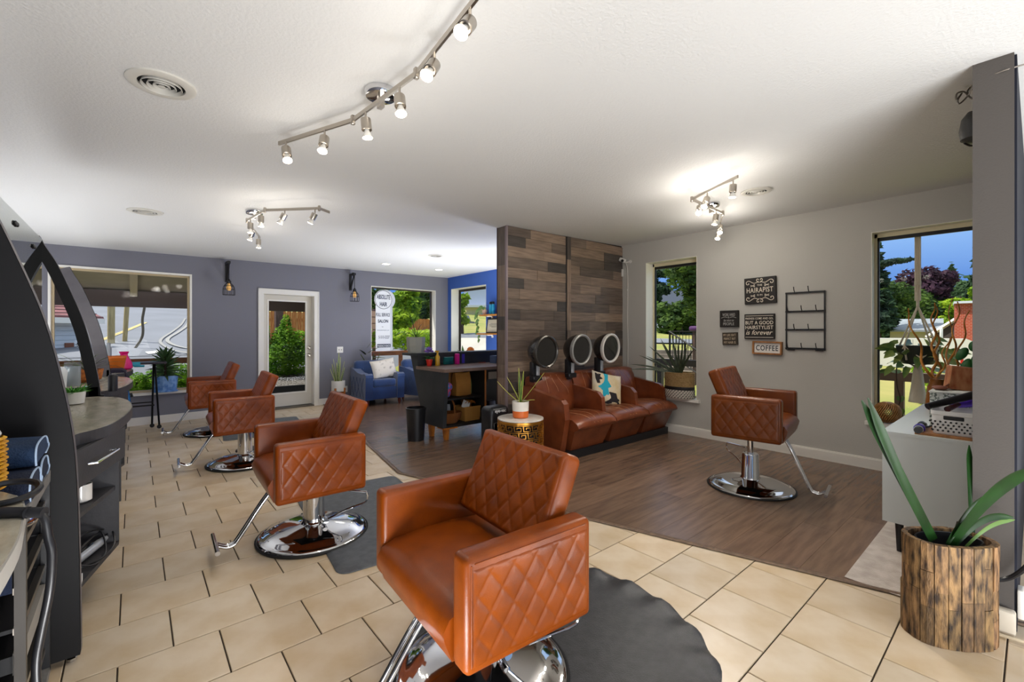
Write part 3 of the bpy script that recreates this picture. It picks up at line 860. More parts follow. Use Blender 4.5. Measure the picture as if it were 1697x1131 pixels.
m_leafA = M('snake_leaf_green', '#4f7d2c', .4, col2='#2f5a22', nscale=14, lo=.4, hi=.6)
m_leafedge = M('yellow_leaf_edge', '#b9b552', .45)
m_soil = M('potting_soil', '#2b1f17', .95, bump=.6, bscale=80)
def pot_plant_table():
    c = Vector((3.02, 3.42, DH+.001)); t = thing('potted_plant', 'snake plant in a white and orange dipped pot on the gold drum table', 'plant', c)
    b = B(); b.lathe([(.083, .07), (.086, .165), (.080, .165), (.078, .14)], 28, caps=False); b.done('pot', M('white_ceramic', '#e6e1d8', .3), t)
    b = B(); b.lathe([(.074, 0), (.08, .004), (.083, .07)], 28, caps=True); b.done('pot_base', M('orange_dip', '#d4692c', .35), t)
    b = B(); b.lathe([(.078, .145), (.0, .15)], 20, caps=False); b.done('soil', m_soil, t)
    for (dx, dy, dz, L, w, dr) in ((-.45, .1, 1.0, .30, .035, .25), (-.05, 0, 1, .36, .034, .0), (.1, .1, 1, .33, .036, .02), (.75, -.2, .9, .40, .03, -.15), (-.85, .2, .55, .33, .022, -.35), (.5, -.3, .35, .17, .045, .5), (.05, -.2, 1, .24, .03, .05)):
        # directions: x is towards the right of the view, y away from it
        d = RGT*dx + FWD*dy + Vector((0, 0, dz)); b = B(); b.leaf((0, 0, .145), d, L, w, dr, 7, .22, twist=rnd.uniform(0, 3)); lf = b.done('leaf', m_leafA, t, angle=80)
        b = B()
        for q in (0, 2):
            b.tube([tuple(b0) for b0 in lf_pts(lf, q)], .0022, 4)
        b.done('leaf_edge', m_leafedge, lf)
def lf_pts(lf, q):
    vs = [v.co.copy() for v in lf.data.vertices]; return vs[q::3]
pot_plant_table()
vac = thing('floor_vacuum', 'black upright floor vacuum box beside the gold drum table', 'vacuum', (3.10, 4.02, 0))
vac.rotation_euler = (0, 0, 0)
b = B(); b.rbox((3.03, 3.86, .275), (.27, .2, .55), .05, 3); vb = b.done('body', m_blackpl, vac, w=True)
b = B(); b.rbox((3.03, 3.755, .22), (.19, .012, .33), .005, 1); b.done('dust_bin', M('smoked_bin', '#0c0c0e', .08, coat=.5), vac, w=True)
lettering('eye-vac', M('white_print', '#dcdcdc', .5), vb, (3.03, 3.7585, .497), (1, 0, 0), (0, 0, 1), w=.15, h=.036, bold=.01)

# ---------------------------------------------------------------- reception desk
m_desk = M('charcoal_desk_paint', '#2c2e30', .5, col2='#232527', nscale=5, bump=.1, bscale=40)
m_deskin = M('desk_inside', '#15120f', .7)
m_work = wood_mat('desk_worktop', '#7d675c', '#655248', (1.2, 12, 12), .3)
m_pine = wood_mat('oiled_pine', '#b9702a', '#8e501b', (8, 8, 1.5), .4)
desk = thing('reception_desk', 'charcoal reception desk with wooden worktop and stubby orange wood legs', 'desk', (3.6, 5.1, 0))
DX1 = 4.75
b = B(); b.prism([(4.72, .17), (5.20, .17), (5.56, 1.045), (5.36, 1.045), (5.36, .90), (4.66, .90)], 2.895, 2.945, 'x'); b.done('end_panel', m_desk, desk, smooth=False, w=True)
b = B(); b.prism([(5.20, .17), (5.235, .17), (5.575, 1.04), (5.54, 1.04)], 2.945, DX1, 'x'); b.done('front_panel', m_desk, desk, smooth=False, w=True)
b = B(); b.box(2.945, 5.36, .90, DX1, 5.39, 1.045); b.done('upstand', m_desk, desk, smooth=False, w=True)
b = B(); b.box(2.80, 5.34, 1.045, DX1, 5.62, 1.075); b.done('counter_ledge', m_desk, desk, smooth=False, w=True)
b = B(); b.prism([(2.87, 4.64), (DX1, 4.64), (DX1, 5.36), (2.87, 5.36)], .865, .905); b.done('worktop', m_work, desk, smooth=False, w=True)
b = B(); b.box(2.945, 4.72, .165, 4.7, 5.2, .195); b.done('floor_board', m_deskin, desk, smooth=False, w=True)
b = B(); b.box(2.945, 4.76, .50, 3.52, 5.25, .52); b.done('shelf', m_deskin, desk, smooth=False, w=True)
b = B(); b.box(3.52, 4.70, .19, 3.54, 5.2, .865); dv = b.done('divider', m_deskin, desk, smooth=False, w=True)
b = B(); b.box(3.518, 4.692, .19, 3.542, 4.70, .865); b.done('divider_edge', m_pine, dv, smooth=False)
b = B(); b.box(DX1-.03, 4.72, .17, DX1, 5.36, .865); b.done('end_panel', m_desk, desk, smooth=False, w=True)  # unseen right end, added to keep the fill light out of the desk
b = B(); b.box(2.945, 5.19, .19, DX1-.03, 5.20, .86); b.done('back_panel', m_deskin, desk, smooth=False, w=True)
b = B(); b.box(3.56, 4.70, .70, 3.95, 4.72, .86); dr = b.done('drawer', m_deskin, desk, smooth=False, w=True)
b = B(); b.box(3.58, 4.692, .735, 3.80, 4.70, .83); b.done('drawer_label', M('beige_label', '#8d7f6c', .6), dr, smooth=False)
for (x, y) in ((2.99, 4.80), (2.96, 5.10), (4.5, 4.80), (4.5, 5.10)):
    b = B(); b.lathe([(.034, 0), (.05, .17)], 4, (x, y, 0), mtx=rotz(PI/4)); b.done('leg', m_pine, desk, smooth=False, w=True)
b = B(); b.box(2.90, 4.70, .155, 3.10, 4.86, .172); b.done('leg_plate', m_pine, desk, smooth=False, w=True)

# things inside the desk
def at_dy(px, py, y): return at_Y(px, py, y)
m_kraft = M('kraft_paper', '#a8722f', .8, col2='#8f5e23', nscale=4, bump=.2, bscale=20)
def bag(x, y, z, w, d, h, mat, lab, rz=0):
    b = B(); rows = []
    for (k, zz, dd) in ((1.0, 0, 1), (1.0, h*.55, 1), (1.02, h*.8, .75), (1.0, h, .45)):
        rows.append([Vector(((i*w/2)*k, (j*d/2)*dd, zz+(.008*math.sin(i*3+j)))) for i, j in ((-1, -1), (0, -.9), (1, -1), (1, 1), (0, 1.1), (-1, 1))])
    b.ring(rows, True, True, False); o = b.done('paper_bag', mat, loc=(x, y, z), rot=(0, 0, rz), smooth=False); return tag(o, lab, 'bag')
bag(3.32, 4.95, .521, .23, .12, .30, m_kraft, 'tan paper bag standing in front on the upper desk shelf')
bag(3.16, 5.09, .521, .22, .12, .31, M('dark_kraft_paper', '#7a4f1d', .8), 'darker paper bag behind the tan one on the desk shelf')
bag(3.47, 5.03, .521, .1, .10, .22, M('sage_paper', '#7d8a4c', .8), 'small green paper bag right of the tan one on the desk shelf', .3)
m_multi = M('patterned_plastic', '#2f6fb5', .4, col2='#c64a6a', nscale=22, lo=.45, hi=.55)
b = B(); b.rbox((3.02, 4.88, .60), (.16, .12, .155), .05, 2); b.ball((3.05, 4.86, .66), (.07, .05, .06)); tag(b.done('plastic_pouch', m_multi, angle=80), 'shiny blue and pink patterned pouch at the left end of the desk shelf', 'pouch')
# wicker basket with handle and a white book in it
m_wicker = wood_mat('wicker', '#a8672b', '#6e3d17', (20, 20, 60), .6, bump=.8, scale=8)
wb = thing('wicker_basket', 'brown wicker basket with a tall hoop handle low inside the desk', 'basket', (3.10, 4.88, .195))
b = B(); b.lathe([(.10, 0), (.15, .06), (.165, .13), (.158, .135), (.14, .07), (.09, .012)], 24, sx=1, sy=.72, caps=True); b.done('bowl', m_wicker, wb)
b = B(); b.tube([(0, .11, .12), (0, .09, .25), (0, 0, .31), (0, -.09, .25), (0, -.11, .12)], .011, 8, 4); b.done('handle', m_wicker, wb)
b = B(); b.box(-.12, .0, .0, .12, .025, .2, mtx=rotx(-.15)); tag(b.done('book', M('white_book', '#c9ccd3', .5), loc=(3.10, 5.04, .20), smooth=False), 'white paperback standing behind the hoop handle of the basket', 'book')
gb = thing('gift_box', 'square tan box full of curly ribbon on the desk floor', 'box', (3.40, 4.90, .195))
b = B(); rows = [[Vector((sx*q, sy*q*.8, z)) for sx, sy in ((-1, -1), (1, -1), (1, 1), (-1, 1))] for q, z in ((.115, 0), (.135, .185), (.125, .185), (.11, .02))]
b.ring(rows, True, True, True); b.done('carton', M('tan_carton', '#b88440', .7), gb, smooth=False)
b = B(); b.box(-.14, -.115, .165, .14, -.108, .19); b.box(-.14, .108, .165, .14, .115, .19); b.done('rim', M('tan_carton', '#b88440', .7), gb, smooth=False)
b = B()
for k in range(26):
    a = rnd.uniform(0, 6.28); r = rnd.uniform(.01, .09); p = Vector((r*math.cos(a), r*math.sin(a)*.8, .19)); q = rnd.uniform(.02, .045)
    b.tube([p+Vector((q*math.cos(t+a), q*math.sin(t), .02+.04*math.sin(t*.5)+.01*k/26)) for t in (0, 1.3, 2.6, 3.9, 5.2)], .005, 5, 3)
o = b.done('ribbon', M('red_gold_ribbon', '#a03a1c', .4, col2='#d19a3a', nscale=30), gb); o['kind'] = 'stuff'
b = B(); b.box(-.06, 0, 0, .06, .004, .1, mtx=roty(.5)@rotx(-.2)); tag(b.done('card', M('white_card', '#d8d8d6', .6), loc=(3.29, 4.82, .365), smooth=False), 'white card sticking out of the ribbon box', 'card')
b = B(); b.ball((3.66, 4.95, .26), (.07, .06, .06)); tag(b.done('wrapped_parcel', M('red_wrap', '#b52a3c', .4, col2='#3b4aa8', nscale=18, lo=.45, hi=.55), angle=80), 'red and blue wrapped bundle right of the desk divider', 'parcel')
b = B(); b.rbox((3.84, 4.98, .30), (.12, .1, .2), .03, 2); tag(b.done('plastic_jug', M('grey_jug', '#5d5f6d', .4)), 'grey plastic jug at the right inside the desk', 'jug')

# things on the desk
P = at_Z(658, 583, 1.076)
gp = thing('potted_plant', 'spider plant with thin dark arching stems in a grey faceted pot on the desk ledge', 'plant', (2.93, 5.47, 1.076))
b = B(); b.lathe([(.105, 0), (.125, .10), (.128, .215), (.118, .215), (.112, .18)], 9, caps=True); b.done('pot', M('grey_cement_pot', '#8f9089', .6), gp, smooth=False)
b = B(); b.lathe([(.112, .19), (0, .195)], 9, caps=False); b.done('soil', m_soil, gp)
for (ax, ay, L, dr) in ((-.7, .1, .34, 1.9), (-.35, .3, .36, 1.6), (.2, -.2, .30, 1.8), (.75, .1, .30, 2.0), (.5, .4, .34, 1.1), (-.15, 0, .42, 1.3), (-.5, -.3, .26, 2.2), (.95, -.1, .25, .9)):
    b = B(); b.leaf((0, 0, .19), RGT*ax+FWD*ay+Vector((0, 0, 1.25)), L, .016, dr, 8, .3); b.done('leaf', M('dark_strap_leaf', '#23301c', .5), gp, angle=80)
fp = at_Z(711.5, 607, .906)
rp = thing('flower_pot', 'small red pot with purple and green flowers on the desk worktop', 'plant', fp)
b = B(); b.lathe([(.03, 0), (.042, .075), (.047, .078), (.047, .092), (.04, .092)], 20); b.done('pot', M('red_plastic_pot', '#c8261b', .35), rp)
b = B()
for k in range(30):
    a = rnd.uniform(0, 6.28); q = rnd.uniform(0, .07); b.leaf((q*math.cos(a)*.4, q*math.sin(a)*.4, .09), (math.cos(a), math.sin(a), rnd.uniform(.4, 2)), rnd.uniform(.05, .11), .028, 1.0, 3)
o = b.done('leaves', M('flower_green', '#2f5a2c', .5), rp); o['kind'] = 'stuff'
for k in range(9):
    a = rnd.uniform(0, 6.28); b = B(); b.ball((rnd.uniform(-.055, .035), rnd.uniform(-.04, .04), .2+rnd.uniform(-.03, .06)), (.022, .022, .016), 8, 5); b.done('blossom', M('purple_blossom', '#6b4aa0', .6), rp)
bt = thing('spray_bottle', 'yellow spray bottle next to the red flower pot', 'bottle', at_Z(725, 606.5, .906))
b = B(); b.lathe([(.03, 0), (.033, .01), (.033, .12), (.014, .15), (.012, .165)], 20); b.done('body', M('amber_liquid', '#c79a1e', .15, coat=.5), bt)
b = B(); b.lathe([(.014, .165), (.014, .185)], 12); b.box(-.035, -.008, .183, .02, .008, .203); b.done('spray_head', M('amber_cap', '#b5871a', .3), bt, smooth=False)
def carton(name, px, py, z, w, d, h, mat, lab, rz=0.0, cat='box', grp=None):
    p = at_Z(px, py, z); b = B(); b.rbox((0, 0, h/2), (w, d, h), .006, 1); return tag(b.done(name, mat, loc=p, rot=(0, 0, rz), smooth=False), lab, cat, grp)
carton('storage_case', 741, 604, .906, .15, .10, .105, M('teal_plastic', '#176a66', .3, col2='#0d4a55', nscale=12), 'dark teal plastic case behind the yellow bottle', 0)
carton('tall_carton', 757.5, 604, .906, .05, .06, .15, M('magenta_card', '#c2187e', .4), 'upright magenta carton between the teal case and the purple one', 0)
carton('tall_carton', 766, 602.5, .906, .055, .06, .15, M('violet_card', '#4636b0', .4), 'upright violet carton right of the magenta one', 0)
p = at_Z(778, 600, .906); b = B(); b.box(-.13, -.05, 0, .13, .05, .022); tag(b.done('notepad', M('white_paper', '#dddbd6', .6), loc=p, smooth=False), 'white notepad lying right of the violet carton', 'notepad')
p = at_Z(775, 594, .906); b = B(); b.ball((0, 0, .03), (.04, .03, .03)); tag(b.done('hair_clip', M('dusty_pink', '#7a3f58', .5), loc=p), 'small dark pink trinket behind the notepad', 'trinket')
p = at_Z(818, 597, .906)
for k in range(6):
    b = B(); b.box(-.11, -.07, 0, .11, .07, .017); tag(b.done('booklet', M('slate_blue_cover', '#4a5a78', .5), loc=(4.09+.004*(k % 2), 5.12, .906+.0185*k), smooth=False), ('lowest', 'second', 'third', 'fourth', 'fifth', 'topmost')[k]+' slate blue booklet of the pile at the right end of the desk worktop', 'book', 'blue booklets in a pile')
b = B(); b.box(-.06, -.006, 0, .06, .006, .008); tag(b.done('pen', M('red_pen', '#b5472e', .4), loc=at_Z(799, 601.5, .906), smooth=False), 'red pen lying on the worktop left of the blue booklets', 'pen')
# bin
bn = thing('waste_bin', 'tall black round waste bin at the end of the reception desk', 'bin', (2.70, 5.04, 0))
b = B(); b.lathe([(.098, 0), (.102, .004), (.122, .40), (.118, .40), (.098, .012), (0, .01)], 32, caps=True); b.done('body', m_blackpl, bn)
b = B(); b.lathe([(.118, .392), (.127, .392), (.128, .412), (.118, .414)], 32, caps=False); b.done('rim', m_blackpl, bn)

# ---------------------------------------------------------------- blue armchairs, pillow
m_velvet = M('blue_velvet', '#1d3f73', .75, col2='#17335f', nscale=4, bump=.2, bscale=140, sheen=.5)
m_cherry = wood_mat('cherry_wood', '#7a3320', '#561f12', (6, 6, 1.5), .35)
def make_armchair(lab, loc, rz):
    t = thing('armchair', lab, 'armchair', loc, rz, 'blue velvet armchairs')
    W, D = .76, .74
    b = B(); b.rbox((0, 0, .235), (W-.06, D-.04, .23), .02, 2); b.done('seat_base', m_velvet, t)
    b = B(); b.rbox((0, -.06, .415), (W-.30, D-.12, .15), .05, 3); st = b.done('seat', m_velvet, t, angle=60)
    b = B()
    for i in (-.13, 0, .13):
        for j in (-.2, -.02): b.ball((i, j, .491), (.012, .012, .005), 8, 4)
    b.done('tuft_button', m_velvet, st)
    b = B(); b.rbox((0, .27, .56), (W-.08, .17, .50), .07, 3, mtx=rotx(-.16)); bk = b.done('backrest', m_velvet, t, angle=60)
    b = B()
    for i in (-.2, 0, .2):
        b.ball((i, .178, .66), (.013, .006, .013), 8, 4)
    b.done('tuft_button', m_velvet, bk)
    for s in (-1, 1):
        b = B(); pr = [(-.37, .12), (.33, .12), (.35, .68), (.2, .66), (.0, .60), (-.2, .585), (-.33, .60), (-.385, .575), (-.40, .53), (-.385, .49)]
        b.prism(pr, s*(W/2-.14), s*W/2, 'x'); arm = b.done('armrest', m_velvet, t, angle=30)
        b = B()
        for k in range(4):
            y = -.3+.16*k; b.tube([(s*(W/2+.003), y, .16), (s*(W/2+.003), y+.16, .52)], .004, 4); b.tube([(s*(W/2+.003), y+.16, .16), (s*(W/2+.003), y, .52)], .004, 4)
        b.done('tuft_seam', m_velvet, arm)
    for sx in (-1, 1):
        for sy in (-1, 1):
            b = B(); b.lathe([(.016, 0), (.02, .02), (.03, .07), (.026, .09), (.034, .125)], 14, (sx*(W/2-.07), sy*(D/2-.06), 0)); b.done('leg', m_cherry, t)
    return t
make_armchair('blue velvet tufted armchair with a pale scribbled pillow, under the sign window', (3.545, 8.16, 0), .0)
make_armchair('blue velvet armchair partly hidden behind the reception desk', (4.52, 8.05, 0), .35)
pm = rotz(.08) @ roty(-.12) @ rotx(-.28)
pc2 = Vector((3.62, 8.02, .665))
b, nm, lab, mt_ = cushion('pillow', '', pc2, .50, .36, .15, pm, M('pale_scribble_cloth', '#d6cfc4', .85, col2='#8f8880', nscale=16, lo=.58, hi=.75, bump=.2, bscale=120))
pil = tag(b.done(nm, mt_, None, angle=80), 'cream pillow with dark scribbles on the blue armchair', 'pillow')

# ---------------------------------------------------------------- snake plant on a wooden stand
sp = thing('snake_plant', 'tall snake plant in a white pot on a wooden stand beside the glass door', 'plant', (2.885, 8.36, 0))
b = B(); b.lathe([(.105, .26), (.118, .27), (.12, .46), (.112, .46), (.108, .42)], 28, caps=True); b.done('pot', M('matte_white_pot', '#dcdad4', .5), sp)
b = B(); b.lathe([(.11, .43), (0, .435)], 20, caps=False); b.done('soil', m_soil, sp)
for a in range(4):
    b = B(); q = PI/4+a*PI/2; b.box(-.016, -.016, 0, .016, .016, .33); b.done('leg', m_pine, sp, loc=(.115*math.cos(q), .115*math.sin(q), 0), smooth=False)
b = B(); b.box(-.1, -.012, .225, .1, .012, .255, mtx=rotz(PI/4)); b.box(-.1, -.012, .225, .1, .012, .255, mtx=rotz(-PI/4)); b.done('cross_bar', m_pine, sp, smooth=False)
m_snake = M('snake_plant_leaf', '#44603a', .45, col2='#7d9463', nscale=30, nstretch=(1, 1, 4), lo=.42, hi=.62)
for (dx, dy, L, w) in ((-.35, .1, .36, .05), (-.2, -.1, .45, .05), (0, .1, .56, .055), (.12, -.1, .48, .05), (.28, .1, .40, .05), (-.05, -.2, .38, .05), (.4, -.1, .30, .045), (-.5, -.1, .28, .045)):
    b = B(); b.leaf((dx*.1, dy*.1, .42), RGT*dx+FWD*dy+Vector((0, 0, 1.3)), L, w, -.15, 7, .18, twist=rnd.uniform(0, 3)); lf = b.done('leaf', m_snake, sp, angle=80)
    b = B()
    for q in (0, 2): b.tube(lf_pts(lf, q), .0035, 4)
    b.done('leaf_edge', M('pale_leaf_edge', '#b8bd7a', .5), lf)
# wall plates
def plate(px, py, lab, w=.115, h=.118, name='light_switch', n=2):
    p = at_B(px, py); t = thing(name, lab, 'switch' if n else 'outlet', p)
    b = B(); b.rbox((0, -.004, 0), (w, .008, h), .004, 1); b.done('plate', m_white, t)
    for k in range(max(n, 1)):
        b = B(); xx = (k-(max(n, 1)-1)/2)*.046; b.rbox((xx, -.012, 0), (.012, .012, .026), .003, 1); b.done('toggle', M('switch_grey', '#8f8d88', .5), t)
plate(563.5, 580, 'white double light switch between the glass door and the sign window')
plate(572.5, 645, 'white wall outlet low behind the blue armchair', .075, .118, 'wall_outlet', 0)

# ---------------------------------------------------------------- styling stations on the left
m_fin = M('station_black_lacquer', '#0c0b0d', .55, spec=.3)
m_finedge = M('station_grey_edge', '#6a676b', .5, col2='#58555a', nscale=4)
m_station = M('station_charcoal', '#3b3a3d', .55, col2='#302f32', nscale=6, bump=.08, bscale=60)
m_ctop = wood_mat('counter_laminate', '#b9b3a2', '#9a9484', (3, 1, 3), .18, spec=.6)
m_mirror = M('mirror_silver', '#dfe6e4', .01, 1.0)
m_orangewood = M('raw_wood_edge', '#a8641f', .6)
MX = -.487
FIN = [(-.500, 2.03), (-.475, 1.965), (-.41, 1.83), (-.335, 1.615), (-.272, 1.405), (-.222, 1.15), (-.190, .92), (-.178, .70), (-.172, .45), (-.168, .10), (-.168, .03)]
def curve2(pts, k):
    return [(p.x, p.y) for p in spline([Vector((a, b_, 0)) for a, b_ in pts], k)]
def station(y0, lab, kind, cl=1.0):
    """kind: solid fin, open frame fin, or grey faced fin; the counter runs beyond the fin"""
    t = thing('styling_station', lab, 'styling station', (-.35, y0, 0))
    arc = curve2(FIN, 4)
    if kind == 'solid':
        b = B(); b.prism(arc + [(-.62, .03), (-.62, 2.03)], y0, y0+.068, 'y'); fin = b.done('fin', m_fin, t, smooth=False, w=True)
        b = B(); rows = [[Vector((x+.002, y0+.001, z)), Vector((x+.002, y0+.067, z))] for x, z in arc]; b.ring(rows, False); b.done('edge_band', m_finedge, fin)
    else:
        w = .062 if kind == 'open' else .10
        rows = []; n = len(arc)
        for i, (x, z) in enumerate(arc):
            if z < .80: break
            x2, z2 = arc[min(i+1, n-1)]; xa, za = arc[max(i-1, 0)]
            dx, dz = x2-xa, z2-za; L = math.hypot(dx, dz); nx, nz = dz/L, -dx/L
            rows.append([Vector((x, y0, z)), Vector((x, y0+.068, z)), Vector((x+nx*w, y0+.068, z+nz*w)), Vector((x+nx*w, y0, z+nz*w))])
        b = B(); b.ring(rows, True); fin = b.done('fin', m_fin if kind == 'open' else m_finedge, t, smooth=False, w=True)
        b = B(); b.box(-.56, y0, .885, -.20, y0+.05, .955); b.done('bottom_rail', m_fin, t, smooth=False, w=True)
        b = B(); b.box(-.30, y0, .03, -.168, y0+.068, .89); b.done('lower_fin', m_fin, t, smooth=False, w=True)
        b = B(); rows = [[Vector((x+.002, y0+.001, z)), Vector((x+.002, y0+.067, z))] for x, z in arc if z >= .80]; b.ring(rows, False)
        b.done('edge_band', m_fin if kind == 'grey' else m_finedge, fin)
        if kind == 'grey':
            b = B(); b.box(-.54, y0-.002, .89, -.22, y0+.02, 1.05); b.done('panel', m_finedge, t, smooth=False, w=True)
    # counter
    cp = [(-.62, y0+.07), (-.235, y0+.07), (-.205, y0+.30), (-.14, y0+.40), (-.085, y0+.52), (-.042, y0+.74), (-.013, y0+1.0), (-.006, y0+1.22), (-.03, y0+1.52), (-.09, y0+1.74), (-.20, y0+1.88), (-.62, y0+1.90)]
    cp = [(x, y0+(y-y0)*cl) for x, y in cp]; cp2 = [cp[0]] + curve2(cp[1:-1], 4) + [cp[-1]]
    b = B(); b.prism(cp2, .835, .888); b.done('counter', m_station, t, smooth=False, w=True)
    b = B(); b.prism([(x*1.0-(.004 if x > -.5 else 0), y) for x, y in cp2], .8882, .890); b.done('counter_top', m_ctop, t, smooth=False, w=True)
    # cabinet under it
    A, Bq, Cq = (-.225, y0+.12), (-.062, y0+.72), (-.062, y0+.80)
    lo = .19
    b = B(); b.prism([(-.6, y0+.08), A, Bq, Cq, (-.6, y0+.80)], lo, lo+.022); b.done('cabinet_floor', m_station, t, smooth=False, w=True)
    b = B(); b.prism([(-.6, y0+.08), (A[0]-.02, A[1]+.01), (Bq[0]-.015, Bq[1]), (-.6, y0+.76)], .495, .517); b.done('shelf', m_station, t, smooth=False, w=True)
    b = B(); b.prism([(-.6, y0+.76), Bq, Cq, (-.6, y0+.80)], lo, .835); b.done('side_panel', m_station, t, smooth=False, w=True)
    b = B(); b.box(-.62, y0+.068, lo, -.59, y0+.80, .835); b.done('back_panel', m_fin, t, smooth=False, w=True)
    b = B(); b.box(-.5, y0+1.16, .30, -.06, y0+1.20, .835); b.done('bracket', m_station, t, smooth=False, w=True)
    dv_ = (Vector((Bq[0], Bq[1], 0))-Vector((A[0], A[1], 0))).normalized(); nn = Vector((dv_.y, -dv_.x, 0))
    a3, b3 = Vector((A[0], A[1], 0)), Vector((Bq[0], Bq[1], 0))+dv_*.03
    b = B(); b.prism([(a3+nn*.0)[:2], (b3)[:2], (b3+nn*.018)[:2], (a3+nn*.018)[:2]], .665, .832); dr_ = b.done('drawer', m_station, t, smooth=False, w=True)
    mid = (a3+b3)/2; hp = mid+nn*.045+Vector((0, 0, .748))
    b = B(); b.tube([hp-dv_*.14-nn*.028, hp-dv_*.135, hp+dv_*.135, hp+dv_*.14-nn*.028], .0065, 8); b.done('handle', m_chrome, dr_)
    # mirror, standing above the counter parallel to the wall
    if kind == 'open': return t
    b = B(); b.box(MX-.055, y0+.45, .90, MX-.012, y0+1.925, 2.02) if kind == 'solid' else b.box(MX-.055, y0+1.2, 1.72, MX-.012, y0+1.5, 1.9); b.done('mirror_board', m_orangewood, t, smooth=False, w=True)
    b = B(); b.box(MX-.010, y0+(.40 if kind == 'solid' else 1.2), .895, MX, y0+(1.93 if kind == 'solid' else 1.5), 2.008 if kind == 'solid' else 1.9); mr = b.done('mirror', m_mirror, t, smooth=False, w=True)
    b = B()
    for (yy, zz) in ((y0+1.02, 1.945), (y0+1.58, 1.905)) if kind == 'solid' else ((y0+1.3, 1.85),):
        b.ball((MX+.004, yy-.022, zz), (.008, .022, .014), 10, 6); b.ball((MX+.004, yy+.022, zz), (.008, .022, .014), 10, 6)
    b.done('mirror_clip', m_blackpl, mr)
    return t
station(2.55, 'black styling station whose solid curved fin stands nearest the camera, with open cubby and drawer', 'solid')
station(4.48, 'middle styling station with thin black curved fin framing a view of the white house', 'open')
station(6.41, 'farthest styling station with a broad grey curved fin near the back window', 'grey', .80)
b = B(); b.lathe([(.016, 0), (.016, .012), (.006, .02), (.006, .035)], 12); tag(b.done('levelling_foot', m_chrome, loc=(-.195, 2.585, 0)), 'metal levelling foot under the tip of the nearest black fin', 'foot')

# things in and on the nearest station
mug = thing('mug', 'white mug on its side on the upper cubby shelf of the nearest station', 'mug', (-.20, 3.06, .518))
b = B(); b.lathe([(.0, 0), (.03, 0), (.043, .01), (.043, .09), (.039, .09), (.038, .012), (0, .01)], 24, caps=False); b.done('cup', M('glazed_white', '#e4e1dc', .15, coat=.5), mug)
b = B(); b.tube([(-.03, -.03, .08), (-.055, -.055, .07), (-.055, -.055, .03), (-.03, -.03, .02)], .006, 8, 4); b.done('handle', M('blue_glaze', '#2a69b8', .2), mug)
fi = thing('hair_iron', 'silver hair iron with a tangled black cord on the cubby floor of the nearest station', 'hair iron', (-.2, 3.03, .213))
b = B(); b.tube([(-.06, -.13, .035), (.06, .16, .035)], .021, 14); b.tube([(.06, .16, .035), (.085, .22, .036)], [.021, .014, .012], 12); b.done('barrel', m_silver, fi)
b = B(); b.tube([(-.04, -.08, .06), (.035, .1, .062)], .008, 8); b.done('lever', m_chrome, fi)
b = B(); b.tube([(.085, .22, .04), (.1, .3, .07), (.06, .2, .08), (.02, .02, .10), (-.02, -.08, .06), (.05, -.06, .012), (.09, .08, .015), (.06, .2, .09), (-.02, .1, .1), (-.06, -.05, .02), (.06, -.02, .012), (.12, .12, .02), (.11, .26, .06), (.08, .33, .1)], .0045, 6, 6); b.done('cord', m_blackpl, fi)
b = B(); b.box(-.02, -.03, 0, .02, .03, .03); tag(b.done('paper_tag', M('white_tag', '#e6e6e6', .6), loc=(-.2, 2.83, .213), smooth=False), 'small white paper tag beside the hair iron cord', 'tag')
sc = thing('succulent', 'fluffy green succulent in a small white pot on the counter of the nearest station', 'plant', (-.30, 4.05, .891))
b = B(); b.lathe([(.04, 0), (.055, .005), (.062, .08), (.054, .08), (.05, .06)], 24); b.done('pot', M('white_glaze', '#dcd9d2', .25), sc)
b = B()
for k in range(110):
    a = rnd.uniform(0, 6.28); q = rnd.uniform(0, .05); b.leaf((q*math.cos(a), q*math.sin(a), .07), (math.cos(a)*rnd.uniform(.1, 1.3), math.sin(a), rnd.uniform(.4, 1.4)), rnd.uniform(.05, .085), .012, .6, 3)
o = b.done('foliage', M('fresh_green', '#4f9a2e', .5), sc); o['kind'] = 'stuff'
# on the second station: clear jar, spider plant in an orange basket, scissors
cj = thing('clear_jar', 'clear plastic jar with blue liquid seen through the thin black fin', 'jar', (-.41, 5.45, .891))
b = B(); b.lathe([(.052, 0), (.056, .005), (.058, .17), (.054, .17), (.052, .01)], 24, caps=True); b.done('jar', M('frosted_plastic', '#c9d6dc', .15, trans=.6), cj)
b = B(); b.lathe([(.045, .012), (.048, .05)], 20); b.done('liquid', M('blue_liquid', '#3b9ad0', .2), cj)
b = B(); b.tube([(-.06, 0, .12), (-.085, 0, .10), (-.085, 0, .05), (-.06, 0, .03)], .005, 6, 3); b.done('handle', M('frosted_plastic', '#c9d6dc', .15), cj)
wc = tag(B().lathe([(.0, 0), (.04, 0), (.045, .1), (.05, .14), (.03, .18), (.0, .185)], 20).done('white_canister', M('canister_white', '#dfe3e4', .3), loc=(-.465, 5.2, .891)), 'white rounded canister left of the clear jar behind the nearest fin', 'canister')
so = thing('spider_plant', 'dark thin-leaved spider plant in an orange basket behind the thin black fin', 'plant', (-.335, 5.75, .891))
b = B(); b.lathe([(.07, 0), (.105, .03), (.12, .12), (.112, .12), (.09, .03)], 24, caps=True); b.done('basket', M('orange_basket', '#b86a24', .6, col2='#8a4917', nscale=40, bump=.5), so)
for k in range(16):
    a = k*2*PI/16; b = B(); b.leaf((0, 0, .10), (math.cos(a), math.sin(a), rnd.uniform(.9, 2.2)), rnd.uniform(.24, .42), .016, rnd.uniform(.9, 1.9), 7); b.done('leaf', M('dark_spider_leaf', '#2c3226', .5, col2='#54663a', nscale=20), so, angle=80)
sx_ = thing('scissors', 'scissors with pale blue handles in front of the orange basket', 'scissors', (-.29, 5.1, .891))
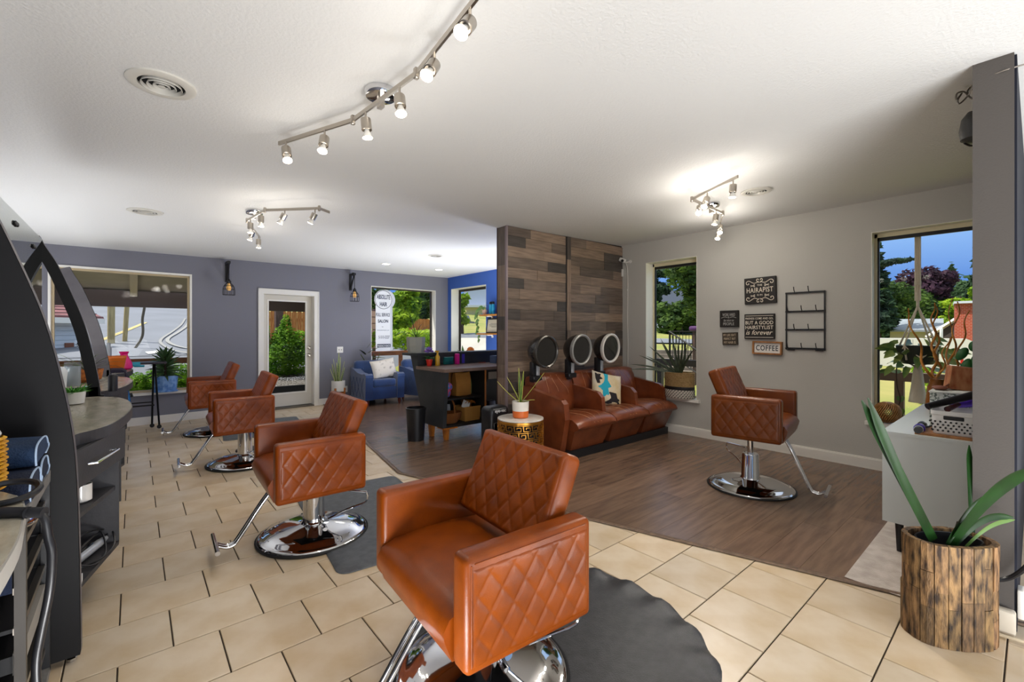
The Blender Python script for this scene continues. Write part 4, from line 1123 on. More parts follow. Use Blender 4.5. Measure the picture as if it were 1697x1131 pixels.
b = B(); b.box(-.004, -.06, .005, .004, .03, .012); b.done('blade', m_chrome, sx_, smooth=False)
b = B()
for q in (-.018, .018): b.tube([(q+.013*math.cos(a), .05+.02*math.sin(a), .012) for a in [i*PI/5 for i in range(11)]], .004, 6)
b.done('handle', M('pale_blue_plastic', '#9cc7cc', .4), sx_)
# on the third station
op = thing('orange_pot', 'orange flower pot beside the pink vase on the farthest station', 'pot', at_Z(191, 615, .89))
b = B(); b.lathe([(.075, 0), (.10, .15), (.105, .155), (.105, .18), (.09, .18), (.07, .02)], 26); b.done('body', M('terracotta_orange', '#d8701f', .5), op)
pv = thing('pink_vase', 'hot pink narrow-necked vase on the farthest station', 'vase', at_Z(205.5, 613, .89))
b = B(); b.lathe([(.06, 0), (.085, .02), (.08, .08), (.045, .16), (.035, .19), (.05, .225), (.042, .225), (.028, .19)], 26); b.done('body', M('hot_pink_glaze', '#e0187a', .25), pv)
p = at_Z(186.5, 612, 1.07); b = B(); b.lathe([(.03, 0), (.03, .12), (.024, .13)], 14); tag(b.done('dark_jar', m_black, loc=p-Vector((0, -.08, .18))), 'small black jar behind the orange pot', 'jar')
pw = at_Z(180, 612, .89); b = B(); b.lathe([(.028, 0), (.03, .26), (.02, .29), (.02, .33), (.0, .335)], 14); tag(b.done('clear_bottle', M('grey_bottle', '#9aa1a6', .2), loc=pw), 'grey bottle leaning left of the orange pot', 'bottle')
br = thing('hair_dryer', 'turquoise hair dryer lying on the counter of the farthest station', 'hair dryer', at_Z(213, 609, .89))
b = B(); b.tube([(-.09, 0, .035), (.12, 0, .035)], [.03, .038, .03], 14); b.done('barrel', M('turquoise_plastic', '#1d97b0', .3), br)
b = B(); b.tube([(.05, 0, .03), (.06, -.02, .012), (.16, -.06, .012)], .014, 10); b.done('handle', M('turquoise_plastic', '#1d97b0', .3), br)
hd = thing('hair_dryer', 'shiny blue hair dryer hanging at the end of the middle station counter', 'hair dryer', at_D(202, 655, 4.38))
b = B(); b.tube([(-.02, -.03, .11), (-.005, 0, .03), (.02, .03, -.09)], [.045, .062, .058, .05], 16, 3); b.done('barrel', M('metal_blue', '#1f6fae', .2, .5), hd)
b = B(); b.lathe([(.05, 0), (.04, .03), (.0, .03)], 14, (.02, .03, -.12)); b.tube([(.03, .02, .0), (.07, .04, .0), (.075, .045, -.03)], .012, 8); b.done('nozzle', m_blackpl, hd)
pd = at_D(196, 618, 5.25)
b = B(); prof = [(-.16, .05), (-.05, .06), (.04, .055), (.08, .02), (.10, -.06), (.07, -.13), (.02, -.15), (-.03, -.08), (-.1, -.02), (-.16, -.01)]
rows = [[Vector((x*(1-.2*abs(y)/.16), y, z*(1-.25*abs(y)/.16))) for x, z in prof] for y in (-.16, -.06, .06, .16)]
b.ring(rows, True); tag(b.done('cape', M('dark_purple_cloth', '#221c30', .8, bump=.3, bscale=40), loc=pd, angle=60), 'dark purple salon cape draped over the farthest station', 'cape')

# ---------------------------------------------------------------- station 0 end, trolley, towels at the left edge
t = thing('styling_station', 'round-ended pale counter of the station at the bottom left edge, cut off by the frame', 'styling station', (-.4, 1.6, 0))
cp = curve2([(-.9, 2.28), (-.62, 2.24), (-.42, 2.12), (-.255, 1.9), (-.208, 1.62), (-.198, 1.36), (-.22, 1.0), (-.30, .7)], 4) + [(-.9, .7)]
b = B(); b.prism(cp, .845, .888); b.done('counter', M('counter_edge_grey', '#a7a49e', .4), t, smooth=False, w=True)
b = B(); b.prism([(x-.004, y) for x, y in cp], .8882, .8905); b.done('counter_top', m_ctop, t, smooth=False, w=True)
b = B(); b.box(-.85, 1.25, 0, -.295, 1.9, .845); cb_ = b.done('cabinet', m_black, t, smooth=False, w=True)
b = B(); b.box(-.31, 1.30, .66, -.283, 1.9, .82); b.done('drawer', m_station, t, smooth=False, w=True)
b = B(); b.box(-.80, 1.15, 0, -.278, 1.25, .80); b.done('side_panel', m_station, t, smooth=False, w=True)
yb = thing('woven_basket', 'yellow woven cylinder basket with a white domed lid at the left edge', 'basket', (-.385, 2.0, .891))
b = B()
for k in range(13):
    b.lathe([(.088, .012*k+.002), (.096+.003*(k % 2), .012*k+.007), (.088, .012*k+.0125)], 22, caps=False)
b.done('weave', M('yellow_weave', '#d9a514', .6, col2='#b57f0c', nscale=60, bump=.6, bscale=120), yb)
b = B(); b.ball((0, 0, .165), (.085, .085, .035), 20, 8); b.done('lid', M('white_lid', '#d8dada', .25), yb)
rg = B().tube([(.065*math.cos(a), .065*math.sin(a), .012+.012*math.sin(a)) for a in [i*2*PI/24 for i in range(25)]], .009, 8); p = at_Z(10, 824, .90)
tag(rg.done('black_ring', m_blackpl, loc=p), 'black plastic ring handle on the pale counter in front of the yellow basket', 'ring')
ci = thing('hot_tool', 'black hot tool lying across the pale counter edge with its thick cord hanging down', 'hot tool', at_D(40, 852, 1.12))
q0 = Vector(ci.location)
b = B(); b.tube([at_D(-30, 850, 1.12), at_D(74, 850, 1.14)], .0135, 14); b.done('wand', M('gunmetal', '#3a3a3d', .35, .6), ci, w=True)
b = B(); b.tube([at_D(44, 850, 1.13), at_D(47, 850, 1.13)], .0145, 14); b.done('collar', m_blackpl, ci, w=True)
b = B(); b.tube([at_D(66, 852, 1.14), at_D(75, 862, 1.14), at_D(80, 890, 1.14), at_D(86, 920, 1.14), at_D(82, 980, 1.14), at_D(68, 1050, 1.14), at_D(60, 1100, 1.14), at_D(62, 1160, 1.14), at_D(66, 1260, 1.14)], .0095, 10, 6); b.done('cord', m_blackpl, ci, w=True)
# trolley
tr = thing('trolley', 'black salon trolley with chrome rails and slide-out trays left of the nearest fin', 'trolley', (-.37, 2.2, 0))
tx0, tx1, ty0, ty1 = -.55, -.245, 1.95, 2.47
b = B(); b.box(tx0, ty0, .785, tx1, ty1, .825); b.done('top', M('trolley_top_grey', '#7d7b79', .5, col2='#6b6967', nscale=30), tr, smooth=False, w=True)
for (x, y) in ((tx1-.012, ty0+.012), (tx1-.012, ty1-.012), (tx0+.012, ty0+.012), (tx0+.012, ty1-.012)):
    b = B(); b.box(x-.012, y-.012, .06, x+.012, y+.012, .785); b.done('post', M('trolley_post', '#4a4642', .4, .4) if y < 2.2 else m_black, tr, smooth=False, w=True)
b = B(); b.box(tx0, ty0, .05, tx1, ty1, .075); b.done('base', M('trolley_top_grey', '#7d7b79', .5), tr, smooth=False, w=True)
b = B(); b.box(tx0-.01, ty0, .06, tx0, ty1, .785); b.box(tx0, ty1-.006, .06, tx1-.02, ty1, .785); b.done('back_panel', m_black, tr, smooth=False, w=True)
for k, z in enumerate((.70, .58, .46, .34, .24, .14)):
    b = B(); b.box(tx0+.01, ty0+.03, z, tx1-.03, ty1-.03, z+(.05 if k == 3 else .012)); tray = b.done('tray', m_black, tr, smooth=False, w=True)
    b = B(); b.box(tx1-.03, ty0+.025, z-.006, tx1-.012, ty1-.025, z+(.06 if k == 3 else .014)); b.done('tray_rail', m_brushed if k != 3 else M('pale_rail', '#8e8a84', .4), tray, smooth=False)
for (x, y) in ((tx1-.03, ty0+.03), (tx1-.03, ty1-.03), (tx0+.03, ty0+.03), (tx0+.03, ty1-.03)):
    b = B(); b.lathe([(.022, -.012), (.022, .012)], 14, (x, y, .022), mtx=rotx(PI/2)); b.box(x-.006, y-.006, .03, x+.006, y+.006, .055); b.done('caster', m_rubber, tr, smooth=False, w=True)
b = B(); b.tube([(-.30, 2.06, .74), (-.262, 2.14, .745), (-.255, 2.2, .74)], [.018, .022, .012], 12, 3); tag(b.done('chrome_clipper', m_chrome), 'chrome clipper in the top tray of the trolley', 'clipper')
m_denim = M('navy_towel', '#10213f', .85, col2='#0a152b', nscale=8, bump=.5, bscale=160); m_denim2 = M('blue_towel', '#173458', .85, col2='#102845', nscale=8, bump=.5, bscale=160)
m_hem = M('pale_hem', '#9fb4cf', .8)
def towel(px, py, y, w, z0, h, lab, mt_, name='folded_towel'):
    t = thing(name, lab, 'towel', (-.38, y, z0))
    # a soft fold: an upright loop of cloth running along X
    prof = [(-w/2, 0), (-w/2-.01, h*.5), (-w/2+.02, h*.95), (0, h*1.02), (w*.35, h*.85), (w/2, h*.42), (w/2+.02, h*.30), (w/2+.005, h*.10), (w*.3, .0)]
    pr = spline([Vector((a, b_, 0)) for a, b_ in prof], 3)
    rows = []
    for i in range(9):
        x = -.17+.30*i/8; s = 1-.08*abs(i-3)/4
        rows.append([Vector((x, p.x*s+.006*math.sin(i*1.4), max(0, p.y*s))) for p in pr])
    b = B(); b.ring(rows, True); cl = b.done('cloth', mt_, t, angle=70)
    b = B(); b.tube([tuple(q+Vector((.002, 0, 0))) for q in rows[-1]], .003, 5); b.done('hem', m_hem, cl)
towel(0, 0, 2.16, .24, .826, .085, 'navy towel folded at the front of the pile on the trolley', m_denim)
towel(0, 0, 2.36, .20, .826, .085, 'darker folded towel in the middle of the trolley pile', m_denim)
towel(0, 0, 2.30, .30, .914, .075, 'lighter blue folded towel lying on top of the trolley pile', m_denim2)
b = B(); b.add([(-.50, 1.93, .829), (-.26, 1.93, .829), (-.24, 2.12, .829), (-.50, 2.16, .829), (-.50, 1.93, .835), (-.26, 1.93, .835), (-.24, 2.12, .835), (-.50, 2.16, .835)], [(3, 2, 1, 0), (4, 5, 6, 7), (0, 1, 5, 4), (1, 2, 6, 5), (2, 3, 7, 6), (3, 0, 4, 7)])
b.box(-.50, 1.925, .60, -.27, 1.934, .835); tag(b.done('towel', m_denim, smooth=False), 'navy cloth draped over the near end of the trolley', 'towel')

# ---------------------------------------------------------------- tray stand, blue pot plant at the back-left window
ts = thing('tray_stand', 'black folding tray stand with casters in front of the back left window', 'stand', (.2, 8.15, 0))
pt = at_Z(225, 610.5, .93)
b = B(); b.rbox((.08, 8.10, .925), (.56, .30, .03), .012, 2); b.done('tray', M('dark_tray', '#2a2630', .4), ts, w=True)
for dx in (-.0, .075):
    b = B(); b.tube([(.215+dx*.2, 8.13, .91), (.20+dx, 8.16-dx*2, .05)], .012, 8); b.done('leg', m_blackmetal, ts, w=True)
    b = B(); b.tube([(-.12+dx*.2, 8.10, .91), (-.13-dx*.3, 8.19-dx*2, .05)], .012, 8); b.done('leg', m_blackmetal, ts, w=True)
b = B(); b.tube([(-.13, 8.13, .32), (.225, 8.13, .32)], .010, 8); b.tube([(-.13, 8.10, .37), (.21, 8.10, .37)], .008, 8); b.done('cross_bar', m_blackmetal, ts, w=True)
for (x, y) in ((.20, 8.16), (.275, 8.01), (-.13, 8.19), (-.15, 8.04)):
    b = B(); b.lathe([(.027, -.012), (.027, .012)], 14, (x, y, .027), mtx=rotx(PI/2)); b.done('caster', m_rubber, ts, w=True)
bp = thing('potted_plant', 'spiky green plant in a blue dimpled pot on the back left window sill', 'plant', (.36, 8.435, .467))
b = B(); n = 40; rows = []
for j in range(17):
    u = j/16; r = .135+.02*u; z = .235*u
    rows.append([Vector(((r+.007*math.sin(PI*(i*10/n*2+ (j//2 % 2)))*math.sin(PI*j/2+.5))*math.cos(2*PI*i/n), (r+.007*math.sin(PI*(i*10/n*2+(j//2 % 2)))*math.sin(PI*j/2+.5))*math.sin(2*PI*i/n)*.62, z)) for i in range(n)])
b.ring(rows, True); b.done('pot', M('pale_blue_glaze', '#7fa8dd', .3, col2='#4f7fc4', nscale=18, lo=.42, hi=.6), bp, angle=80)
b = B(); b.lathe([(.145, .01), (.152, .0), (.155, .018), (.145, .022)], 30, sy=.62); b.done('saucer', M('pale_blue_glaze', '#7fa8dd', .3), bp)
b = B(); b.tube([(0, 0, .2), (0, 0, .52)], .02, 8); b.done('stem', m_soil, bp)
m_dgreen = M('dark_palm_leaf', '#3f5a34', .4, col2='#25401f', nscale=12)
for k in range(58):
    u = k/57; a = k*2.4; b = B(); b.leaf((0, 0, .24+.30*u), (math.cos(a), math.sin(a), .15+1.5*u**1.5), .27-.10*u, .05, .8*(1-u), 4, .2, nrm=(0, -1, .5)); b.done('leaf', m_dgreen, bp, angle=80)

# ---------------------------------------------------------------- cage wall lamps on brackets
m_fil = M('warm_bulb', '#d9a760', .3, emit=.35)
def cage_lamp(px, lab):
    p = at_B(px, 455); x = p.x; y = back_y(x)
    t = thing('cage_lamp', lab, 'lamp', (x, y, 2.30), 0, 'cage lamps on the rear wall')
    b = B(); b.box(-.022, -.025, -.13, .022, 0, .19); b.box(-.022, -.235, .15, .022, -.02, .19); b.done('bracket', m_black, t, smooth=False)
    b = B(); b.tube([(0, -.02, -.10), (0, -.215, .165)], .017, 6); b.done('brace', m_black, t)
    b = B(); b.tube([(.0, -.225, .15), (0, -.225, -.115)], .006, 8); b.tube([(0, -.225, .19), (.01, -.12, .205), (.014, -.03, .17), (.026, -.012, -.10)], .006, 6, 4); b.done('cord', m_blackpl, t)
    b = B(); b.lathe([(.012, 0), (.022, -.02), (.034, -.03), (.03, -.065), (.0, -.065)], 14, (0, -.225, -.10)); b.done('socket', m_black, t)
    b = B(); c0 = Vector((0, -.225, -.16))
    for k in range(10):
        a = 2*PI*k/10; b.tube([c0+Vector((.03*math.cos(a), .03*math.sin(a), 0)), c0+Vector((.065*math.cos(a), .065*math.sin(a), -.045)), c0+Vector((.082*math.cos(a), .082*math.sin(a), -.10)), c0+Vector((.084*math.cos(a), .084*math.sin(a), -.19))], .0032, 5, 3)
    for r, z in ((.066, -.047), (.083, -.10), (.084, -.19)):
        b.tube([c0+Vector((r*math.cos(a), r*math.sin(a), z)) for a in [2*PI*i/20 for i in range(21)]], .0034, 5)
    b.done('cage', m_black, t)
    b = B(); b.lathe([(.012, 0), (.03, -.06), (.034, -.09), (.024, -.115), (.0, -.122)], 14, c0); b.done('bulb', m_fil, t)
cage_lamp(375.6, 'black cage wall lamp left of the glass door')
cage_lamp(580.5, 'black cage wall lamp between the glass door and the sign window')

# ---------------------------------------------------------------- ceiling: vents, downlights, track lights
m_vent = M('vent_enamel', '#d2cfc7', .4)
def vent(px, py, r, lab):
    p = EYE + ray(px, py)*1.0; d = ray(px, py); c0 = ceil_z(0, 0); tt = (c0-CAM_H)/(d.z-.0155*d.x+.0053*d.y); p = EYE+d*tt
    t = thing('ceiling_vent', lab, 'vent', p, 0, 'round ceiling vents')
    b = B(); b.lathe([(r*1.0, .002), (r*1.0, -.008), (r*.82, -.016), (r*.68, -.012), (r*.68, .03)], 40, caps=False); b.done('flange', m_vent, t)
    b = B(); b.lathe([(r*.72, -.002), (0, -.002)], 30, caps=False); b.done('duct', M('duct_black', '#0a0a0b', .9), t)
    for q in (.54, .37, .20):
        b = B(); b.lathe([(r*q, .012), (r*(q+.055), -.016), (r*(q+.045), -.018), (r*(q-.012), .010)], 36, caps=False); b.done('louvre', m_vent, t)
    b = B(); b.lathe([(0, -.018), (r*.12, -.016), (r*.06, -.004)], 20, caps=False); b.done('hub', m_vent, t)
vent(268, 139, .138, 'largest-looking round ceiling vent, nearest the camera at the upper left')
vent(240.5, 350.5, .142, 'round ceiling vent farther back at the left, near the mirrors')
vent(722.5, 423.5, .125, 'round ceiling vent near the blue corner')
vent(1253, 317, .125, 'round ceiling vent near the grey right wall')
LAMPS = []
def downlight(px, py, lab):
    d = ray(px, py); tt = (ceil_z(0, 0)-CAM_H)/(d.z-.0155*d.x+.0053*d.y); p = EYE+d*tt
    t = thing('recessed_light', lab, 'ceiling light', p, 0, 'recessed ceiling lights')
    b = B(); b.lathe([(.085, .0), (.085, -.006), (.07, -.008), (.066, .0)], 28, caps=False); b.done('trim_ring', m_white, t)
    b = B(); b.lathe([(.068, -.003), (0, -.003)], 24, caps=False); b.done('lens', M('lens_glow', '#fff4e4', .4, emit=9), t)
    LAMPS.append(('down', Vector(p)-Vector((0, 0, .03))))
downlight(639.5, 437.5, 'recessed ceiling light above the armchairs, left of the pair')
downlight(727, 447, 'recessed ceiling light at the blue corner, right of the pair')

def spot(t, top, face, pw=1.0, size=1.0):
    """one spot head: stem from the rail at top, can and bulb whose face sits at face"""
    top, face = Vector(top), Vector(face)
    knee = Vector((top.x, top.y, face.z + (top.z-face.z)*.62))
    ax = (face-knee); L = ax.length
    if L < .06: ax = Vector((0, 0, -1)); L = .1
    ax.normalize()
    x = ax.orthogonal().normalized(); y = ax.cross(x); mt = Matrix((x, y, ax)).transposed()
    face = knee + ax*.105*size
    hd = B(); hd.lathe([(.0, .0), (.025, .0), (.026, .003), (.026, .058), (.022, .06), (.021, .05)], 20, knee, mtx=mt); head = hd.done('spot_head', m_brushed, t, w=True)
    b = B(); b.tube([top, knee+Vector((0, 0, .005))], .0055, 8); b.done('stem', m_brushed, head)
    b = B(); b.lathe([(.010, .045), (.015, .068), (.025, .092), (.0255, .098)], 20, knee, mtx=mt, caps=False); b.done('bulb', m_bulbglass, head)
    b = B(); b.lathe([(.0245, .098), (.015, .101), (0, .102)], 20, knee, mtx=mt, caps=False); b.done('bulb_face', m_bulb, head)
    LAMPS.append(('spot', knee+ax*.115, ax, pw))
def rail(t, p, q, r=.0075):
    d = (Vector(q)-Vector(p)).normalized(); s = Vector((-d.y, d.x, 0)).normalized()
    rows = [[Vector(e)+s*u+Vector((0, 0, w)) for u, w in ((-.005, -.011), (.005, -.011), (.005, .011), (-.005, .011))] for e in (p, q)]
    b = B(); b.ring(rows, True); b.done('rail', m_brushed, t, smooth=False, w=True)
def joint(t, p):
    b = B(); b.rbox(Vector(p), (.022, .022, .05), .004, 1); b.done('joint', m_brushed, t, w=True)
def canopy(t, px, py, zr):
    d = ray(px, py); tt = (ceil_z(0, 0)-CAM_H)/(d.z-.0155*d.x+.0053*d.y); p = EYE+d*tt
    b = B(); b.lathe([(.078, .004), (.078, -.024), (.072, -.036), (.03, -.042), (0, -.042)], 32, p); b.done('canopy', m_chrome, t, w=True)
    b = B(); b.box(p.x-.012, p.y-.02, zr, p.x+.012, p.y+.02, p.z-.03); b.done('hanger', m_brushed, t, smooth=False, w=True)
def track(lab, can, zr, path, heads, pw=1.0):
    d = ray(*can); tt = (ceil_z(0, 0)-CAM_H)/(d.z-.0155*d.x+.0053*d.y); p = EYE+d*tt
    t = thing('track_light', lab, 'track light', p, 0, 'brushed nickel track lights')
    pts = [at_Z(x, y, zr) for x, y in path]
    for a, b_ in zip(pts, pts[1:]): rail(t, a, b_)
    for a in pts[1:-1]: joint(t, a)
    canopy(t, can[0], can[1], zr)
    for (sx, sy, fx, fy, dz) in heads:
        top = at_Z(sx, sy, zr-.008); spot(t, top, at_D(fx, fy, (top-EYE).dot(FWD)+dz), pw)
track('six-head brushed nickel track light nearest the camera, running to the top edge', (631, 150), 2.49,
      [(462, 238), (585, 199), (690, 122), (796, -12)],
      [(474, 234, 476, 262, -.03), (538, 215, 535, 246, -.03), (606, 185, 608, 217, 0), (662, 144, 664, 182, -.02), (720, 88, 708, 124, -.05), (779, 14, 763, 55, -.06)], .8)
track('brushed nickel track light zigzagging over the middle of the tiled floor', (421.5, 349), 2.475,
      [(431, 394), (409.5, 366), (439, 348.5), (529, 345.5), (546, 352)],
      [(428.5, 392, 427, 405, .0), (419, 378, 415.5, 394, .0), (415, 364, 414, 379, .0), (432.5, 352, 429, 368, .0), (472, 347.5, 466, 366, .0), (522, 346.5, 516, 366, .0)])
track('brushed nickel track light over the brown chair by the grey wall', (1179, 337), 2.535,
      [(1223, 292.5), (1146.5, 330.5), (1198, 353.5), (1191.5, 379)],
      [(1215, 298, 1214, 320, .0), (1172, 319, 1167, 342, -.03), (1159, 336, 1158, 352, -.05), (1187, 349, 1185, 367, .0), (1194, 368, 1193, 384, -.04), (1192, 376, 1189, 396, -.03)], 4.0)

# ---------------------------------------------------------------- signs and rack on the grey wall (wall face X = 5.56, the room is towards -X; text runs towards -Y)
m_signblk = M('sign_black', '#211d1b', .6)
m_cut = M('sign_cream_print', '#e6dccb', .6); m_tanprint = M('sign_tan_print', '#b9a88f', .6); m_greyprint = M('sign_grey_print', '#a9a6a2', .6)
def wall_sign(y0, y1, z0, z1, d, lab, mat=None, tilt=0.0, name='wall_sign'):
    t = thing(name, lab, 'sign', (XW, (y0+y1)/2, (z0+z1)/2))
    t.rotation_euler = (tilt, 0, 0)
    w, h = abs(y1-y0), abs(z1-z0)
    b = B(); b.rbox((-d/2-.001, 0, 0), (d, w, h), .003, 1); bd = b.done('board', mat or m_signblk, t, smooth=False)
    return t, bd, w, h, -d-.0016
RT, UPV = (0, -1, 0), (0, 0, 1)
def ln(bd, s, mat, x, y, z, w=None, h=None, **k): return lettering(s, mat, bd, (x, y, z), RT, UPV, w=w, h=h, **k)
def scroll(bd, x, pts, mat, r=.004):
    b = B(); b.tube([(x, -p[0], p[1]) for p in pts], r, 5, 4); b.done('scrollwork', mat, bd)
t, bd, w, h, x = wall_sign(2.243, 1.903, 1.690, 1.995, .035, 'square black sign with cream scrollwork reading THE HAIRAPIST IS IN, topmost of the signs', tilt=-.02)
ln(bd, 'HAIRAPIST', m_cut, x, 0, .006, .285, .058, bold=.006, spacing=1.08)
ln(bd, 'THE', m_cut, x, 0, .062, .055, .020, bold=.004)
ln(bd, 'IS IN', m_cut, x, 0, -.052, .055, .018, bold=.004)
for sy in (1, -1):
    for sx in (1, -1):
        scroll(bd, x, [(sx*.008, sy*.105), (sx*.06, sy*.088), (sx*.115, sy*.118), (sx*.145, sy*.105), (sx*.14, sy*.078), (sx*.118, sy*.080), (sx*.12, sy*.094)], m_cut)
        scroll(bd, x, [(sx*.004, sy*.092), (sx*.03, sy*.112), (sx*.028, sy*.134), (sx*.012, sy*.132), (sx*.012, sy*.12)], m_cut)
        b = B(); b.tube([(x, -sx*.06, sy*.05), (x, -sx*.10, sy*.068)], .003, 5); b.tube([(x, -sx*.06, sy*.068), (x, -sx*.10, sy*.05)], .003, 5)
        for q in (.05, .068): b.ball((x, -sx*.058, sy*q), (.002, .008, .006), 8, 5)
        b.done('scissors_motif', m_cut, bd)
t, bd, w, h, x = wall_sign(2.245, 1.918, 1.278, 1.570, .03, 'square black sign about friends and a good hairstylist, below the scrollwork sign', tilt=.0)
ln(bd, 'FRIENDS COME AND GO,', m_cut, x, 0, .092, .30, .027, bold=.003, spacing=1.05)
ln(bd, 'BUT A GOOD', m_cut, x, 0, .045, .30, .042, bold=.01, spacing=1.05)
ln(bd, 'HAIRSTYLIST', m_cut, x, 0, -.010, .30, .042, bold=.008, spacing=1.05)
ln(bd, 'is forever', m_cut, x, 0, -.068, .29, .056, shear=.35, bold=.004)
b = B(); b.box(x-.001, -.15, .122, x+.001, .15, .127); b.done('rule', m_cut, bd, smooth=False)
b = B(); b.box(x-.001, -.15, -.128, x+.001, .15, -.123); b.done('rule', m_cut, bd, smooth=False)
t, bd, w, h, x = wall_sign(2.530, 2.312, 1.420, 1.622, .045, 'small black sign reading WORK HARD BE NICE PEOPLE, left of the hairstylist sign', tilt=.0)
ln(bd, 'WORK HARD', m_greyprint, x, 0, .05, .15, .036)
ln(bd, '&', m_greyprint, x, 0, .018, .02, .02)
scroll(bd, x, [(-.09, .01), (-.05, .022), (-.015, .015)], m_greyprint, .003); scroll(bd, x, [(.09, .01), (.05, .022), (.015, .015)], m_greyprint, .003)
ln(bd, 'be nice to', m_greyprint, x, 0, -.018, .12, .03, shear=.3)
ln(bd, 'PEOPLE', m_greyprint, x, 0, -.062, .13, .034)
t, bd, w, h, x = wall_sign(2.502, 2.325, 1.203, 1.355, .035, 'small dark brown sign reading MY LIFE ISN\'T PERFECT BUT MY HAIR IS', M('sign_brown', '#3a332a', .6), tilt=-.03)
ln(bd, "MY LIFE ISN'T", m_tanprint, x, 0, .044, .15, .03)
ln(bd, 'PERFECT BUT', m_tanprint, x, 0, .0, .14, .028)
ln(bd, 'MY HAIR IS', m_tanprint, x, 0, -.046, .14, .03)
t = thing('coffee_sign', 'small wooden framed sign with white board reading COFFEE, lowest of the signs', 'sign', (XW, 1.997, 1.178)); t.rotation_euler = (.015, 0, 0)
m_oak = wood_mat('oak_frame', '#a8713f', '#8a592d', (6, 6, 2), .5)
b = B(); b.box(-.02, -.145, -.062, -.002, .145, .062); bd = b.done('board', M('sign_white', '#e9e6e0', .6), t, smooth=False)
for (y0, y1, z0, z1) in ((-.155, .155, .058, .074), (-.155, .155, -.074, -.058), (-.155, -.139, -.058, .058), (.139, .155, -.058, .058)):
    b = B(); b.box(-.045, y0, z0, -.001, y1, z1); b.done('frame_bar', m_oak, t, smooth=False)
lettering('COFFEE', M('coffee_print', '#2a2f38', .6), bd, (-.0212, .004, -.002), RT, UPV, w=.235, h=.062, bold=.012, spacing=1.15)
# mug rack
rk = thing('mug_rack', 'black metal wall rack with rows of small hooks right of the signs', 'rack', (XW, 1.622, 1.18))
ry0, ry1 = 1.812, 1.435
for y in (ry0-.008, ry1+.008):
    b = B(); b.box(XW-.018, y-.006, 1.165, XW-.006, y+.006, 1.80); b.done('side_rail', m_black, rk, smooth=False, w=True)
for k, z in enumerate((1.79, 1.585, 1.385, 1.18)):
    b = B(); b.box(XW-.022, ry1, z-.009, XW-.008, ry0, z+.009); br_ = b.done('bar', m_black, rk, smooth=False, w=True)
    ys = (1.71, 1.575) if k % 2 == 0 else (1.775, 1.64, 1.505)
    for y in ys:
        b = B(); b.tube([(XW-.018, y, z), (XW-.045, y, z+.004), (XW-.07, y, z+.02), (XW-.085, y, z+.055)], .0045, 6, 3); b.ball((XW-.085, y, z+.058), .0055, 8, 5); b.done('hook', m_black, br_)
b = B(); b.box(XW-.022, ry1+.02, 1.158, XW-.006, ry1+.09, 1.168); b.box(XW-.022, ry0-.09, 1.158, XW-.006, ry0-.02, 1.168); b.done('foot_plate', m_black, rk, smooth=False, w=True)

# security camera and its cable
sc_ = thing('security_camera', 'small white security camera on a bracket beside the boarded partition', 'camera', (XW, 3.93, 2.40))
b = B(); b.rbox((XW-.06, 3.955, 2.42), (.06, .10, .06), .015, 2, mtx=rotz(.5)@rotx(.4)); bd = b.done('body', M('camera_white', '#d9d7d2', .4), sc_, w=True)
b = B(); b.lathe([(.02, 0), (.02, .01), (.0, .01)], 16, (XW-.10, 3.925, 2.405), mtx=roty(-PI/2)@rotx(.3)); b.done('lens', m_blackpl, bd)
b = B(); b.tube([(XW-.05, 3.95, 2.40), (XW-.04, 3.90, 2.385), (XW-.001, 3.86, 2.395)], .009, 8, 3); b.lathe([(.024, 0), (.024, .008)], 14, (XW-.008, 3.86, 2.395), mtx=roty(PI/2)); b.done('bracket', M('camera_white', '#d9d7d2', .4), sc_, w=True)
b = B(); b.rbox((XW-.02, 3.985, 2.24), (.03, .025, .11), .006, 2); b.done('junction_box', M('camera_white', '#d9d7d2', .4), sc_, w=True)
b = B(); b.tube([(XW-.03, 3.93, 2.40), (XW-.012, 3.905, 2.30), (XW-.008, 3.90, 2.0), (XW-.008, 3.905, 1.6), (XW-.01, 3.895, 1.2), (XW-.008, 3.90, .95), (XW-.008, 3.90, .7)], .0045, 6, 4); b.ball((XW-.01, 3.902, 1.98), (.009, .009, .012), 8, 6); b.done('cable', m_white, sc_, w=True)

# ---------------------------------------------------------------- shelves on the blue wall
m_shelfw = wood_mat('shelf_pine', '#b87a34', '#97601f', (8, 2, 8), .45)
for z, lab, px in ((1.715, 'upper orange wood shelf on the blue wall', 7.38), (1.335, 'lower orange wood shelf on the blue wall', 7.50)):
    t = thing('wall_shelf', lab, 'shelf', (XW, 7.0, z)); b = B(); b.box(XW-.17, 6.55, z-.03, XW, px, z); b.done('board', m_shelfw, t, smooth=False, w=True)
    b = B(); b.box(XW-.02, 7.13, z-.09, XW, 7.17, z-.03); b.box(XW-.14, 7.13, z-.05, XW, 7.17, z-.03); b.done('bracket', M('bracket_white', '#dcd9d2', .4), t, smooth=False, w=True)
for y, lab in ((7.10, 'left one of two teal bottles on the upper shelf'), (7.02, 'right one of two teal bottles on the upper shelf')):
    t = thing('shampoo_bottle', lab, 'bottle', (XW-.09, y, 1.716)); b = B(); b.lathe([(.03, 0), (.034, .004), (.034, .19), (.028, .20)], 18); b.done('body', M('teal_bottle', '#1787ad', .25), t)
    b = B(); b.lathe([(.028, .20), (.028, .25), (.02, .255)], 16); b.done('cap', m_blackpl, t)
pf = thing('picture_frame', 'black framed certificate leaning on the lower shelf', 'picture', (XW-.08, 7.02, 1.337))
b = B(); lean2 = roty(.14)
b.box(-.008, -.24, 0, .008, .24, .30, mtx=lean2); fr_ = b.done('frame', m_black, pf, smooth=False)
